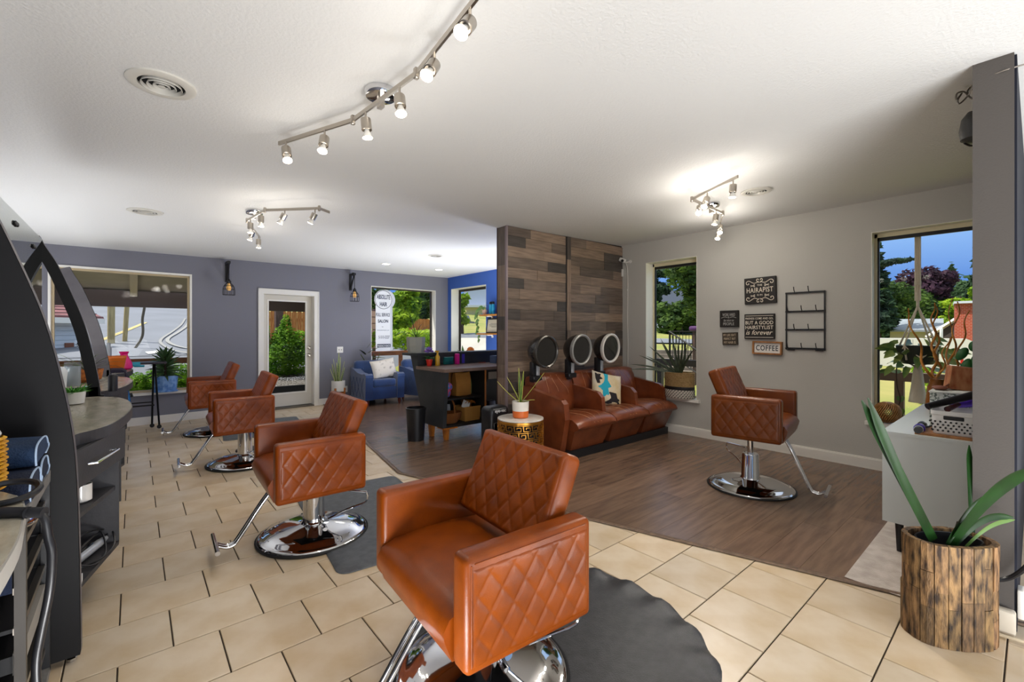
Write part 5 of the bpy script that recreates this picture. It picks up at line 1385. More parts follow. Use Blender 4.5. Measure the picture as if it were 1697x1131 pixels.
b = B(); b.box(-.0095, -.215, .025, -.0082, .215, .275, mtx=lean2); pg = b.done('print', M('certificate_paper', '#b9b39f', .5), pf, smooth=False)
b = B()
for k, (z, w) in enumerate(((.19, .12), (.165, .16), (.14, .14), (.12, .08))): b.box(-.0105, -w, z, -.0096, w, z+.008, mtx=lean2)
b.done('print_lines', M('faded_print', '#6d685c', .6), pg, smooth=False)
m_pothos = M('pothos_leaf', '#5c7d3a', .45, col2='#39602c', nscale=20)
tp = thing('trailing_plant', 'green trailing plant hanging from the upper shelf on the blue wall', 'plant', (XW-.09, 7.30, 1.716))
b = B(); b.lathe([(.04, 0), (.055, .10), (.048, .10), (.036, .02)], 18, caps=True); b.done('pot', M('blush_pot', '#c9a99a', .5), tp)
b = B(); b.tube([(0, 0, .10), (-.03, .10, .14), (-.06, .16, .02), (-.06, .17, -.18), (-.05, .14, -.36), (-.06, .13, -.52)], .004, 5, 4); b.done('vine', M('vine_stem', '#4c5a2c', .6), tp)
for k, (dy, z, s) in enumerate(((.02, .18, .11), (.13, .12, .12), (.17, .06, .11), (.20, .0, .12), (.15, -.09, .12), (.19, -.16, .11), (.14, -.24, .12), (.17, -.33, .10), (.12, -.42, .11), (.13, -.50, .10), (-.03, .16, .10), (.07, .17, .11))):
    b = B(); b.leaf((-.05, dy, z), (-.5+.2*rnd.uniform(-1, 1), .5*rnd.uniform(-1, 1), -.6+.3*rnd.uniform(-1, 1)), s, s*.8, .5, 4, .15, nrm=(-.9, -.5, .2)); b.done('leaf', m_pothos, tp, angle=80)
# plants on the blue wall window sill and behind the armchair
t = thing('window_plant', 'single broad leaf plant on the sill of the blue wall window', 'plant', (XW+.02, 8.22, .405))
b = B(); b.lathe([(.05, 0), (.06, .3), (.05, .3)], 14); b.done('pot', M('dark_clay', '#59402c', .6), t)
for d, L in (((-.5, .4, 1), .34), ((-.3, -.3, 1.2), .42), ((-.6, .1, 1.4), .34)):
    b = B(); b.leaf((0, 0, .28), d, L, .12, .3, 5, .15); b.done('leaf', m_pothos, t, angle=80)
t = thing('ornament', 'orange fan-shaped ornament on the sill of the blue wall window', 'ornament', (XW+.0, 7.93, .406))
b = B()
for k in range(9):
    a = PI*(k+.0)/8; b.tube([(0, 0, .50), (0, .14*math.cos(a), .50+.13*math.sin(a))], [.012, .022], 8)
b.lathe([(.05, 0), (.03, .5)], 12); b.done('fan', M('amber_ornament', '#b8651f', .5), t)
t = thing('leafy_plant', 'dark broad-leaved plant standing behind the first blue armchair at the sign window', 'plant', (3.62, 8.59, 0))
b = B(); b.lathe([(.07, 0), (.08, .35), (.07, .35)], 16); b.done('pot', m_black, t)
b = B()
for d in ((-.1, 0), (.08, 0), (.0, -.05)): b.tube([(0, 0, .3), (d[0], d[1], .7), (d[0]*2.2, d[1]*2, .92)], .008, 6, 3)
b.done('stem', M('vine_stem', '#4c5a2c', .6), t)
for (x, z, dx, dz, L, w, mt_) in ((-.15, .92, -.5, .5, .2, .09, 0), (-.1, .95, .3, .3, .26, .10, 0), (.0, .86, .7, .1, .26, .11, 1), (.1, .80, .8, -.2, .24, .10, 1), (.2, .78, .5, -.8, .30, .11, 0), (-.05, .80, -.6, -.1, .22, .10, 1), (-.12, 1.05, .5, .9, .22, .07, 0)):
    b = B(); b.leaf((x, -.06, z), (dx, -.25, dz), L, w, .4, 5, .15); b.done('leaf', M('dark_rubber_leaf', '#1d2b1c', .35) if mt_ == 0 else m_pothos, t, angle=80)

# ---------------------------------------------------------------- basket plant on the narrow window's sill
bk = thing('basket_plant', 'long-leaved plant in a banded seagrass basket on the narrow window sill', 'plant', (XW+.0, 3.09, .481))
m_sea = M('seagrass', '#b79b6e', .8, col2='#8a7046', nscale=40, nstretch=(1, 1, 6), bump=.8, bscale=90)
b = B()
for k in range(14):
    z = .155+.0135*k; b.lathe([(.20, z), (.208+.002*(k % 2), z+.006), (.20, z+.0135)], 36, sx=.62, caps=False)
b.done('basket', m_sea, bk)
b = B(); b.lathe([(.185, 0), (.20, .02), (.20, .34), (.185, .34), (.18, .30)], 36, sx=.61, caps=True); b.done('liner', m_sea, bk)
b = B(); b.lathe([(.203, .115), (.207, .12), (.207, .155), (.203, .16)], 36, sx=.62, caps=False); b.done('black_band', m_black, bk)
b = B(); b.lathe([(.19, 0), (.205, .02), (.205, .115)], 36, sx=.62, caps=False); base_ = b.done('white_base', M('white_rope', '#d9d4c8', .8, bump=.6, bscale=90), bk)
b = B()
for r in range(5):
    for k in range(30):
        a = 2*PI*(k+.5*(r % 2))/30; p = Vector((.207*.62*math.cos(a), .207*math.sin(a), .012+.022*r)); q = Vector((.209*.62*math.cos(a+.09), .209*math.sin(a+.09), .024+.022*r)); b.tube([p, q], .0045, 4)
o = b.done('zigzag_stitching', m_black, bk); o['kind'] = 'stuff'
m_strap = M('grey_green_strap_leaf', '#4a5640', .45, col2='#2f3a2c', nscale=10, nstretch=(6, 6, 1))
for (dy, dx, up, L, dr) in ((1.0, -.5, .45, .62, .35), (.9, -.4, .65, .56, .25), (.6, -.4, .9, .52, .25), (.35, -.3, 1.1, .50, .3), (.15, -.1, 1.2, .56, .2), (-.05, -.2, 1.2, .46, .15), (-.25, -.3, 1.1, .48, .35), (-.5, -.3, 1.0, .50, .6), (.75, -.6, .35, .66, .5), (.5, .0, 1.2, .55, .4), (.2, -.4, 1.0, .38, .2), (-.35, -.1, 1.3, .42, .2), (.7, -.3, .6, .48, .3)):
    b = B(); b.leaf((0, dy*.04, .31), (dx, dy, up), L, .046, dr, 8, .2, nrm=(-.8, -.3, .6)); b.done('leaf', m_strap, bk, angle=80)

# ---------------------------------------------------------------- white cabinet by the stub wall and what stands on it
m_cab = M('cabinet_paint', '#c6cccb', .42)
CX0, CX1, CY0, CY1, CZ0, CZ1 = 3.52, 5.10, .215, .615, .20, .752
cab = thing('cabinet', 'low white cabinet on short black legs against the stub wall', 'cabinet', ((CX0+CX1)/2, .41, 0))
b = B(); b.box(CX0, CY0, CZ0, CX0+.018, CY1, CZ1-.018); b.box(CX1-.018, CY0, CZ0, CX1, CY1, CZ1-.018); b.box(CX0+.018, CY0, CZ0, CX1-.018, CY1-.02, CZ0+.018); b.box(CX0+.018, CY0, CZ0, CX1-.018, CY0+.01, CZ1-.018)
b.done('body', m_cab, cab, smooth=False, w=True)
b = B(); b.box(CX0-.004, CY0, CZ1-.018, CX1+.004, CY1+.004, CZ1); b.done('top', m_cab, cab, smooth=False, w=True)
for k in range(3):
    x0 = CX0+.02+(CX1-CX0-.04)/3*k; x1 = x0+(CX1-CX0-.04)/3-.004; b = B(); b.box(x0, CY1-.02, CZ0+.004, x1, CY1, CZ1-.022); b.done('door', m_cab, cab, smooth=False, w=True)
for (x, y) in ((CX0+.07, CY1-.07), (CX0+.07, CY0+.07), (CX1-.07, CY1-.07), (CX1-.07, CY0+.07)):
    b = B(); b.lathe([(.013, .012), (.022, .20)], 16, (x, y, 0)); b.done('leg', m_blackpl, cab, w=True)
cl = thing('curling_iron', 'short curling iron with violet collar lying on the white cabinet', 'curling iron', at_Z(1529, 707, CZ1+.001))
_p, _q = at_Z(1521, 715, CZ1+.02), at_Z(1541, 692, CZ1+.02); cl.location = (_p.x+.06*(_q-_p).normalized().x, _p.y+.06*(_q-_p).normalized().y, CZ1+.001); cl.rotation_euler = (0, 0, math.atan2((_q-_p).y, (_q-_p).x))
b = B(); b.tube([(-.06, 0, .024), (.0, 0, .024)], [.019, .023], 16); b.done('grip', m_blackpl, cl)
b = B(); b.tube([(.0, 0, .024), (.035, 0, .024)], .027, 16); b.done('collar', M('violet_collar', '#4a35b8', .3), cl)
b = B(); b.tube([(-.035, 0, .024), (.005, 0, .024)], .0225, 16); b.tube([(.03, 0, .024), (.16, 0, .026)], [.022, .020, .016], 16); b.done('barrel', m_silver, cl)
b = B(); b.tube([(.10, 0, .026), (.165, 0, .026)], .023, 12); b.tube([(.05, -.02, .03), (.10, -.05, .035), (.13, -.045, .03)], .005, 6, 3); b.done('tip', m_blackpl, cl)
wb_ = B(); wb_.box(-.13, -.20, 0, .13, .20, .014); cbp = Vector((3.70, .40, CZ1))
tag(wb_.done('wooden_board', m_oak, loc=(3.675, .345, CZ1+.0005), smooth=False) , 'thin wooden board under the white perforated tray', 'board').scale = (1, .62, 1)
tb = thing('storage_tray', 'white perforated plastic tray full of hair tools at the front of the cabinet', 'tray', (3.69, .305, CZ1+.015))
W_, D_, H_ = .25, .19, .135
m_trayp = M('white_plastic', '#dfe0e0', .3)
b = B(); rows = []
for k, z in ((.93, 0), (.96, .01), (1.0, H_*.82), (1.04, H_*.84), (1.04, H_), (.99, H_), (.94, .012)):
    rows.append([Vector((p[0]*k, p[1]*k, z)) for p in roundrect(0, 0, W_, D_, .025, 0, 4)])
b.ring(rows, True); tbb = b.done('tray_body', m_trayp, tb, angle=40)
b = B()
for r in range(4):
    for k in range(9):
        y = -.088+.022*k+(.011 if r % 2 else 0); z = .022+.017*r; b.lathe([(.0052, -.004), (.0052, .004)], 8, (-W_/2*(.965+.03*z/H_)-.0005, y, z), mtx=roty(PI/2))
for r in range(4):
    for k in range(11):
        x = -.105+.021*k+(.0105 if r % 2 else 0); z = .022+.017*r; b.lathe([(.0052, -.004), (.0052, .004)], 8, (x, D_/2*(.965+.03*z/H_)+.0005, z), mtx=rotx(PI/2))
o = b.done('perforations', m_darkhead, tbb); o['kind'] = 'stuff'
b = B(); b.rbox((-W_/2-.001, 0, .098), (.006, .085, .022), .003, 1); b.done('hand_slot', m_darkhead, tbb)
def stick(name, lab, p, q, r, mat, cat='hair tool'):
    b = B(); b.tube([p, q], r, 12); return tag(b.done(name, mat), lab, cat)
stick('flat_iron', 'black flat iron lying across the white perforated tray', (3.60, .42, CZ1+.165), (3.78, .24, CZ1+.235), [.018, .022, .024], m_blackpl)
stick('hair_brush', 'dark brush with a maroon band poking out of the white tray', (3.61, .335, CZ1+.158), (3.75, .30, CZ1+.175), [.016, .018, .012], M('maroon_handle', '#5a2226', .4, col2='#2b2426', nscale=20))
stick('spray_can', 'violet topped spray can lying in the back of the white tray', (3.78, .33, CZ1+.17), (3.80, .24, CZ1+.185), .024, M('violet_plastic', '#5b36c4', .3))
gb2 = thing('storage_box', 'pale green and white speckled fabric box behind the white tray', 'box', (4.02, .325, CZ1+.001))
b = B(); b.box(-.15, -.115, 0, .15, .115, .225); b.done('box_body', M('speckled_cloth', '#cdd3cb', .8, col2='#59665f', nscale=75, lo=.5, hi=.56), gb2, smooth=False)
b = B(); b.rbox((0, 0, .228), (.31, .24, .012), .004, 1); b.done('lid', M('pale_cloth', '#d5d8d2', .8), gb2, smooth=False)
sg = B(); sg.rbox((0, 0, .075), (.09, .13, .15), .006, 1, mtx=rotz(.35)@rotx(.12)); tag(sg.done('wood_block', wood_mat('cork_block', '#b27a52', '#8d4a28', (5, 5, 2), .6), loc=(4.05, .315, CZ1+.236), smooth=False), 'reddish wooden block standing on the speckled box', 'block')
b = B(); b.ball((0, 0, .014), (.05, .04, .014), 14, 8); b.tube([(.02, -.02, .02), (.06, -.06, .06), (.07, -.12, .12)], .005, 6, 3); tag(b.done('dried_stem', M('dried_brown', '#7c4a38', .7), loc=(3.95, .40, CZ1+.236)), 'reddish dried stem lying on the speckled box beside the wooden block', 'dried stem')
ca = thing('cactus', 'green paddle cactus beside the stub wall above the speckled box', 'cactus', (4.80, .30, CZ1+.001))
m_cactus = M('cactus_green', '#2f6a36', .5, col2='#255a2c', nscale=12, bump=.2, bscale=60)
b = B(); b.lathe([(.06, 0), (.08, .14), (.07, .14)], 20); b.done('pot', M('cream_pot', '#d6d0c4', .5), ca)
for (y, z, ry, rz2, a) in ((-.02, .22, .05, .10, 0), (.045, .33, .035, .08, .25), (-.03, .36, .052, .09, -.1), (.065, .44, .03, .055, .5), (.0, .50, .032, .042, .1), (-.06, .46, .04, .06, -.2)):
    b = B(); b.ball((0, y, z), (.03, ry, rz2), 16, 10, mtx=rotx(a)); b.done('paddle', m_cactus, ca)

# curly willow in a tall vase, macrame planter, slatted ball vase
m_willow = M('curly_willow', '#a8661e', .5, col2='#c98d3a', nscale=14)
cw = thing('curly_willow', 'twisted golden willow branches rising in front of the big right window', 'branches', (4.75, .50, CZ1+.001))
b = B(); b.lathe([(.05, 0), (.07, .03), (.055, .18), (.04, .22), (.045, .24), (.035, .24)], 22); b.done('vase', M('amber_glass', '#7a4a20', .15), cw)
def wavy(px0, py0, px1, py1, d, amp, nw, r, ph):
    pts = []
    for i in range(22):
        u = i/21; x = px0+(px1-px0)*u+amp*math.sin(u*nw*2*PI+ph)*(1-.3*u); y = py0+(py1-py0)*u; pts.append(at_D(x, y, d+.04*math.cos(u*nw*2*PI+ph)))
    b = B(); b.tube(pts, r, 7, 3); b.done('branch', m_willow, cw, w=True)
for a in ((1548, 648, 1502, 512, 3.55, 5, 2.2, [.011, .008, .004], 0), (1550, 645, 1546, 503, 3.6, 5, 3.2, [.012, .009, .004], 1), (1556, 648, 1549, 505, 3.65, 6, 3.0, [.011, .008, .004], 3), (1553, 646, 1571, 560, 3.5, 6, 2.0, [.010, .006, .004], 2),
          (1572, 640, 1588, 500, 3.7, 6, 2.4, [.011, .007, .004], 1), (1575, 645, 1606, 515, 3.6, 5, 2.4, [.010, .007, .004], 4), (1570, 640, 1577, 494, 3.8, 5, 2.1, [.010, .006, .003], 0)): wavy(*a)
mp = at_D(1521, 588, 4.30)
mc = thing('hanging_planter', 'trailing plant in a dark pot in a cream macrame hanger, before the big right window', 'plant', (mp.x, mp.y, mp.z-.09))
m_rope = M('cream_cotton_rope', '#d8ccb6', .85, bump=.6, bscale=200)
b = B(); b.lathe([(.11, -.09), (.135, -.06), (.165, .085), (.158, .085), (.14, .05)], 26, mp, caps=True); b.done('pot', M('dark_green_pot', '#22281f', .5), mc, w=True)
b = B(); top = Vector((mp.x, mp.y, 2.325)); kn = Vector((mp.x, mp.y, mp.z+.47))
for s in (-.014, 0, .014): b.tube([top+Vector((0, s, -.03)), kn+Vector((0, s, .05))], .010, 6)
b.tube([kn+Vector((0, 0, .24)), kn+Vector((0, 0, .20))], .026, 8); b.tube([kn+Vector((0, 0, .14)), kn+Vector((0, 0, -.03))], [.014, .026, .024, .012], 8)
for k in range(4):
    a = PI/4+k*PI/2+.3; q = mp+Vector((.165*math.cos(a), .165*math.sin(a), .085)); b.tube([kn, q], .008, 6); q2 = mp+Vector((.14*math.cos(a), .14*math.sin(a), -.05))
    b.tube([q, q2], .008, 6)
    for s in (-1, 1):
        a2 = a+s*PI/4; b.tube([q, mp+Vector((.145*math.cos(a2), .145*math.sin(a2), -.03)), mp+Vector((0, 0, -.13))], .008, 6)
b.tube([mp+Vector((0, 0, -.10)), mp+Vector((0, 0, -.16))], .03, 8); b.lathe([(.035, -.15), (.05, -.30), (.07, -.46), (.055, -.46)], 14, mp)
b.lathe([(.02, 0), (.035, -.025), (.028, -.035), (.0, -.03)], 12, top); b.tube([top, top+Vector((0, 0, .02))], .004, 6); b.done('macrame_hanger', m_rope, mc, w=True)
m_hoya = M('hoya_leaf', '#8a9a4a', .4, col2='#4c7036', nscale=9)
vines = [(-.15, .12), (-.17, -.02), (.1, .16), (.16, .0), (-.05, .17), (.12, -.1)]
k = 0
for i in range(46):
    a = rnd.uniform(0, 6.28); rr = rnd.uniform(.08, .20); z = rnd.uniform(-.02, .16) if i < 22 else rnd.uniform(-.24, .06)
    if i >= 22: rr = rnd.uniform(.17, .29)
    b = B(); b.leaf(mp+Vector((rr*math.cos(a), rr*math.sin(a), z)), (math.cos(a), math.sin(a), rnd.uniform(-.6, .7)), rnd.uniform(.10, .15), rnd.uniform(.07, .10), .8, 4, .12, nrm=(math.cos(a)*.6-.7, math.sin(a)*.6-.3, .5)); b.done('leaf', m_hoya, mc, w=True, angle=80)
b = B(); vv = [mp+Vector((.14, .13, .05)), mp+RGT*-.20+Vector((0, 0, -.1)), mp+RGT*-.20+Vector((0, 0, -.30)), mp+RGT*-.17+Vector((0, 0, -.42)), mp+RGT*-.19+Vector((0, 0, -.52))]
b.tube([mp+RGT*-.12+Vector((0, 0, .08))] + vv[1:], .005, 6, 4); b.done('vine', M('vine_brown', '#3d2a1c', .6), mc, w=True)
for q, s in ((vv[4], .11), (vv[3]+Vector((0, 0, .02)), .06), (vv[4]+RGT*.03, .09)):
    b = B(); b.leaf(q, (rnd.uniform(-.3, .3), rnd.uniform(-.3, .3), -1), s, .09, .2, 4, .12, nrm=(-.9, -.2, .2)); b.done('leaf', m_hoya, mc, w=True, angle=80)
bl = thing('slatted_vase', 'round slatted wooden ball on the sill of the big right window', 'ornament', (XW-.01, .93, .481))
m_slat = wood_mat('bent_wood', '#b98a54', '#94652f', (5, 5, 5), .5)
for k in range(17):
    a = PI*k/17
    b = B(); rows = []
    for i in range(25):
        u = 2*PI*i/24; r0 = .108
        p = Vector((r0*math.cos(u), 0, r0*.94*math.sin(u))); p2 = p*.84
        n_ = Vector((-math.sin(a), math.cos(a), 0)); d_ = Vector((math.cos(a), math.sin(a), 0))
        sk = .028*math.sin(u*2)
        P1 = d_*p.x+Vector((0, 0, p.z+.104))+n_*sk; P2 = d_*p2.x+Vector((0, 0, p2.z+.104))+n_*sk
        rows.append([P1-n_*.004, P1+n_*.004, P2+n_*.004, P2-n_*.004])
    b.ring(rows, True, False, False); b.done('slat', m_slat, bl)

# ---------------------------------------------------------------- planter of wooden staves at the lower right
PCX, PCY = 2.79, .255
pl = thing('stave_planter', 'oval planter of weathered wooden staves with long strap leaves at the lower right', 'plant', (PCX, PCY, 0), math.radians(-42))
SA, SB, PH = .172, .112, .44
def oval(a): return Vector((SA*math.copysign(abs(math.cos(a))**.8, math.cos(a)), SB*math.copysign(abs(math.sin(a))**.8, math.sin(a)), 0))
angs = []; na = 400; pts = [oval(2*PI*i/na) for i in range(na+1)]; cum = [0]
for i in range(na): cum.append(cum[-1]+(pts[i+1]-pts[i]).length)
NS = 20
def at_len(s):
    s %= cum[-1]
    for i in range(na):
        if cum[i+1] >= s: f = (s-cum[i])/(cum[i+1]-cum[i]); return pts[i]+(pts[i+1]-pts[i])*f
m_stave = wood_mat('weathered_stave', '#a5835a', '#332317', (9, 9, 2.2), .6, objcol=True, bump=.5, scale=6)
for k in range(NS):
    s0, s1 = cum[-1]*k/NS, cum[-1]*(k+1)/NS; z = 0.0
    a0, am, a1 = at_len(s0+.0015), at_len((s0+s1)/2), at_len(s1-.0015)
    while z < PH-.01:
        z2 = min(z+rnd.uniform(.10, .26), PH)
        if PH-z2 < .06: z2 = PH
        jt = rnd.uniform(-.003, .003)
        def o_(p, q): n_ = Vector((p.x/SA**2, p.y/SB**2, 0)).normalized(); return p+n_*q
        b = B(); rows = [[Vector((p.x, p.y, zz)) for p in (o_(a0, jt), o_(am, jt+.001), o_(a1, jt), o_(a1, -.022), o_(am, -.022), o_(a0, -.022))] for zz in (z+.0006, z2-.0006)]
        b.ring(rows, True); o = b.done('stave', m_stave, pl, smooth=False); c = rnd.uniform(.45, 1.1); o.color = (c, c*rnd.uniform(.9, 1), c*rnd.uniform(.82, .95), 1)
        z = z2
b = B(); b.lathe([(1, .02), (1, .42), (.94, .433), (.9, .43), (.86, .37)], 36, sx=SA-.03, sy=SB-.03, caps=True); b.done('liner_pot', m_blackpl, pl)
b = B(); b.lathe([(.88, .375), (.0, .38)], 30, sx=SA-.03, sy=SB-.03, caps=False); b.done('soil', m_soil, pl)
m_blade = M('dark_blade_leaf', '#1a3c14', .38, col2='#12290d', nscale=4, nstretch=(3, 3, 1), spec=.25)
inv = pl.matrix_basis.inverted() if False else None
def strap(px0, py0, d0, px1, py1, d1, w0, w1, bow=0.0, nt=14, mat=m_blade):
    """a leaf blade through two picked points in the room"""
    A_, Z_ = at_D(px0, py0, d0), at_D(px1, py1, d1); R_ = Matrix.Rotation(math.radians(42), 3, 'Z'); O = Vector((PCX, PCY, 0))
    A_, Z_ = R_ @ (A_-O), R_ @ (Z_-O); side = (Z_-A_).cross(R_ @ FWD).normalized(); back = R_ @ FWD
    rows = []
    for i in range(nt+1):
        u = i/nt; p = A_+(Z_-A_)*u+Vector((0, 0, bow*math.sin(PI*u))); w = (w0+(w1-w0)*min(1, u*1.6))*(1 if u < .8 else max(.15, 1-((u-.8)/.2)**1.6*.85))
        rows.append([p-side*w/2, p+back*w*.16, p+side*w/2])
    vs = [q for r in rows for q in r]; fs = []
    for i in range(nt):
        a = i*3; fs += [(a, a+1, a+4, a+3), (a+1, a+2, a+5, a+4)]
    b = B(); b.add(vs, fs); return b.done('leaf', mat, pl, angle=80)
strap(1548, 897, 1.98, 1428, 664, 1.80, .040, .046, .0)
strap(1546, 898, 1.98, 1438, 660, 1.79, .03, .040, -.02)
strap(1576, 905, 1.96, 1722, 772, 1.72, .034, .075, .05)
strap(1582, 905, 1.97, 1680, 858, 1.95, .022, .034, .05)
strap(1610, 850, 2.10, 1606, 738, 2.12, .026, .030, .0)
strap(1612, 905, 2.02, 1612, 850, 2.08, .018, .026, .0)
strap(1570, 903, 1.95, 1660, 820, 1.9, .02, .03, .06)
strap(1600, 907, 1.97, 1682, 862, 1.97, .014, .020, .03, mat=M('young_blade', '#5b7a3a', .4))
b = B(); b.tube([(.0, 0, .39), (.03, .01, .44), (.06, .02, .50)], .004, 5, 3); b.done('dry_stalk', m_soil, pl)

# outlet, adapter and cords by the stub wall
b = B(); b.box(2.985, .075, .012, 3.018, .185, .115); 
ad = thing('power_adapter', 'pale power adapter box on the floor right of the stave planter', 'adapter', (2.98, .12, 0))
b = B(); b.rbox((2.985, .115, .06), (.055, .115, .11), .012, 2); b.done('case', M('pale_adapter', '#cfc5b4', .45), ad, w=True)
b = B(); b.tube([(2.955, .17, .02), (2.94, .12, .012), (2.93, .04, .02), (2.95, -.03, .012), (2.98, -.2, .012)], .007, 8, 5); b.done('cord', M('cream_cord', '#cdbfa5', .5), ad, w=True)
ol = thing('wall_outlet', 'white wall outlet at the foot of the stub wall right of the adapter', 'outlet', (3.04, .05, .14))
b = B(); b.rbox((3.075, .045, .13), (.075, .022, .13), .006, 2); b.done('plate', m_white, ol, w=True)
bc = thing('power_cable', 'thick black cable running from the planter to the wall outlet', 'cable', (2.95, .1, .2))
b = B(); b.tube([(2.90, .19, .27), (2.95, .14, .24), (2.975, .08, .26), (2.97, .03, .33), (3.0, .0, .40), (3.1, -.03, .5)], .010, 8, 5); b.done('cord', m_blackpl, bc, w=True)
# wire with hook and the dark shade by the ceiling at the right
wh = thing('wire_hook', 'twisted wire with a looped end strung near the ceiling at the upper right', 'wire', at_D(1597, 160, 2.25))
m_wire = M('grey_wire', '#7a736b', .4, .7)
b = B(); b.tube([at_D(1720, 100, 1.98), at_D(1697, 107, 2.0), at_D(1650, 122, 2.05), at_D(1612, 143, 2.22)], .0035, 6, 3)
b.done('wire', m_wire, wh, w=True)
b = B(); b.tube([at_D(1612, 164, 2.24), at_D(1606, 160, 2.25), at_D(1603, 152, 2.25), at_D(1608, 145, 2.25), at_D(1612, 143, 2.22), at_D(1603, 160, 2.25), at_D(1590, 172, 2.26), at_D(1587, 166, 2.26), at_D(1594, 155, 2.25), at_D(1585, 165, 2.24), at_D(1586, 155, 2.25), at_D(1597, 152, 2.25), at_D(1604, 158, 2.25)], .004, 6, 4); b.done('loop', m_wire, wh, w=True)
sh = thing('wall_speaker', 'dark rounded speaker hanging behind the stub wall near the ceiling', 'speaker', (3.12, .30, 2.37))
c = at_D(1611, 213, 2.28)
b = B(); b.lathe([(.0, .085), (.022, .083), (.05, .05), (.062, -.01), (.055, -.055), (.03, -.07), (.0, -.072)], 26, c, sy=.8); b.done('body', M('charcoal_shell', '#3a3937', .5), sh, w=True)
b = B(); b.tube([c+RGT*-.04+Vector((0, 0, -.075)), c+RGT*-.01+Vector((0, 0, -.088)), c+RGT*.02+Vector((0, 0, -.086))], .005, 6, 3); b.tube([c+Vector((.0, 0, .08)), c+Vector((.05, -.06, .10))], .008, 6); b.done('bracket', m_blackpl, sh, w=True)

# banner in the sign window
bx_ = at_B(640, 540, .08); 
bn_ = thing('window_banner', 'white shop banner with a round head hanging in the rear window', 'sign', (4.0, back_y(4.0, .08), .95))
dB = Vector((1, .07, 0)).normalized(); nB = Vector((.07, -1, 0)).normalized()
def bpt(px, py): return at_B(px, py, .08)
L_, R_, T_, Bt = bpt(622.5, 540), bpt(646.7, 540), bpt(637, 484), bpt(637, 582)
xl, xr = L_.x, R_.x; zt2, zb2 = T_.z, Bt.z
cxm = bpt(635.5, 497); rad = .205
b = B(); poly = []
cx0 = cxm.x; cz0 = cxm.z
pts = [(xl, zb2), (xr, zb2)]
a0 = math.acos(min(1, max(-1, (xr-cx0)/rad))); 
for i in range(25):
    a = -a0 + (PI+2*a0-0)*i/24
    if i == 0: pts.append((xr, cz0-rad*math.sin(a0)))
    pts.append((cx0+rad*math.cos(a), cz0+rad*math.sin(a)))
pts.append((xl, cz0-rad*.6))
vsf = [Vector((x, back_y(x, .078), z)) for x, z in pts]; vsb = [Vector((x, back_y(x, .084), z)) for x, z in pts]
n = len(pts); b.add(vsf+vsb, [tuple(range(n)), tuple(reversed(range(n, 2*n)))] + [(i, (i+1) % n, (i+1) % n+n, i+n) for i in range(n)])
m_banner = M('banner_white', '#f2f4f8', .6); m_ink = M('banner_navy', '#1e2c4a', .6)
bb_ = b.done('banner_panel', m_banner, bn_, smooth=False, w=True)
b = B(); b.lathe([(rad*1.02, -.02), (rad*1.02, .02)], 36, (cx0+.07, back_y(cx0+.1, .13), cz0+.005), mtx=rotx(PI/2)); b.box(xr-.12, back_y(xr, .12), zb2, xr+.07, back_y(xr, .135), cz0-.1); b.done('rear_panel', M('banner_back', '#d7dbe2', .6), bn_, w=True)
def bl_(s, px, py, wpx, h, **k):
    p = bpt(px, py); w = (bpt(px+wpx/2, py)-bpt(px-wpx/2, py)).length; o = p+nB*.004
    lettering(s, k.pop('mat', m_ink), bb_, (o.x, back_y(o.x, .0765), o.z), dB, (0, 0, 1), w=w, h=h, **k)
bl_('ABSOLUTE', 635.5, 492.5, 22, .095, bold=.02)
bl_('HAIR', 635.5, 504.5, 12, .088, bold=.02)
bl_('FULL SERVICE', 634.7, 522, 23, .07, bold=.012)
bl_('SALON', 634.7, 532.5, 17, .065, bold=.025)
bl_('by', 634, 542, 2.5, .02, bold=.0)
bl_('absolutehairsalon.com', 635, 547.5, 20, .022, bold=.0, mat=M('banner_grey', '#8f97a6', .6))
bl_('5-513-2227', 636.5, 559, 18, .06, bold=.0)
p0, p1 = bpt(625, 573.5), bpt(647, 573.5); b = B(); b.add([Vector((x, back_y(x, .0762), z)) for x, z in ((p0.x, p0.z-.035), (p1.x, p0.z-.035), (p1.x, p0.z+.035), (p0.x, p0.z+.035))], [(0, 1, 2, 3)])
b.done('ink_bar', m_ink, bb_, smooth=False)
bl_('PARKING IN BACK', 636, 573.5, 20.5, .045, bold=.01, mat=m_banner, extrude=.003)
b = B(); ring_ = [Vector((cx0+(rad*.93)*math.cos(2*PI*i/40), 0, cz0+(rad*.93)*math.sin(2*PI*i/40))) for i in range(41)]
b.tube([Vector((p.x, back_y(p.x, .0765), p.z)) for p in ring_], .005, 5); b.done('ring_line', m_ink, bb_)

# ---------------------------------------------------------------- outdoors
def facing(px):
    """axes of a building that stands square to the line of sight through px"""
    th = math.atan((px-848.5)/FPX); c = math.cos(th); d = (RGT*math.tan(th)+FWD).normalized(); r = Vector((d.y, -d.x, 0))
    return Matrix((r*c, d, Vector((0, 0, 1)))).transposed(), YAW+th, c
def ground_z(x, y):
    zb = -.43 + .095*y
    zr = .05 + .10*max(0, y-.8) + .012*max(0, x-8)
    u = min(1, max(0, (x-4.0)/6.0)); u = u*u*(3-2*u)
    z = zb*(1-u)+zr*u
    # level strip around the building
    d = min(max(0, x-5.9) if y < 9.2 else 99, max(0, y-9.2) if x < 5.9 else 99)
    if x >= 5.9 and y >= 9.2: d = math.hypot(x-5.9, y-9.2)
    k = min(1, max(0, d-1.9)/2.4); k = k*k*(3-2*k)
    return -.12*(1-k) + z*k
m_lawn = M('lawn_grass', '#76823c', .9, col2='#979050', nscale=.8, bump=.5, bscale=30)
m_road = M('asphalt', '#767a82', .85, col2='#6c7077', nscale=.6, bump=.1, bscale=60)
m_conc = M('concrete', '#b9b6ad', .85, col2='#a9a69d', nscale=1.5)
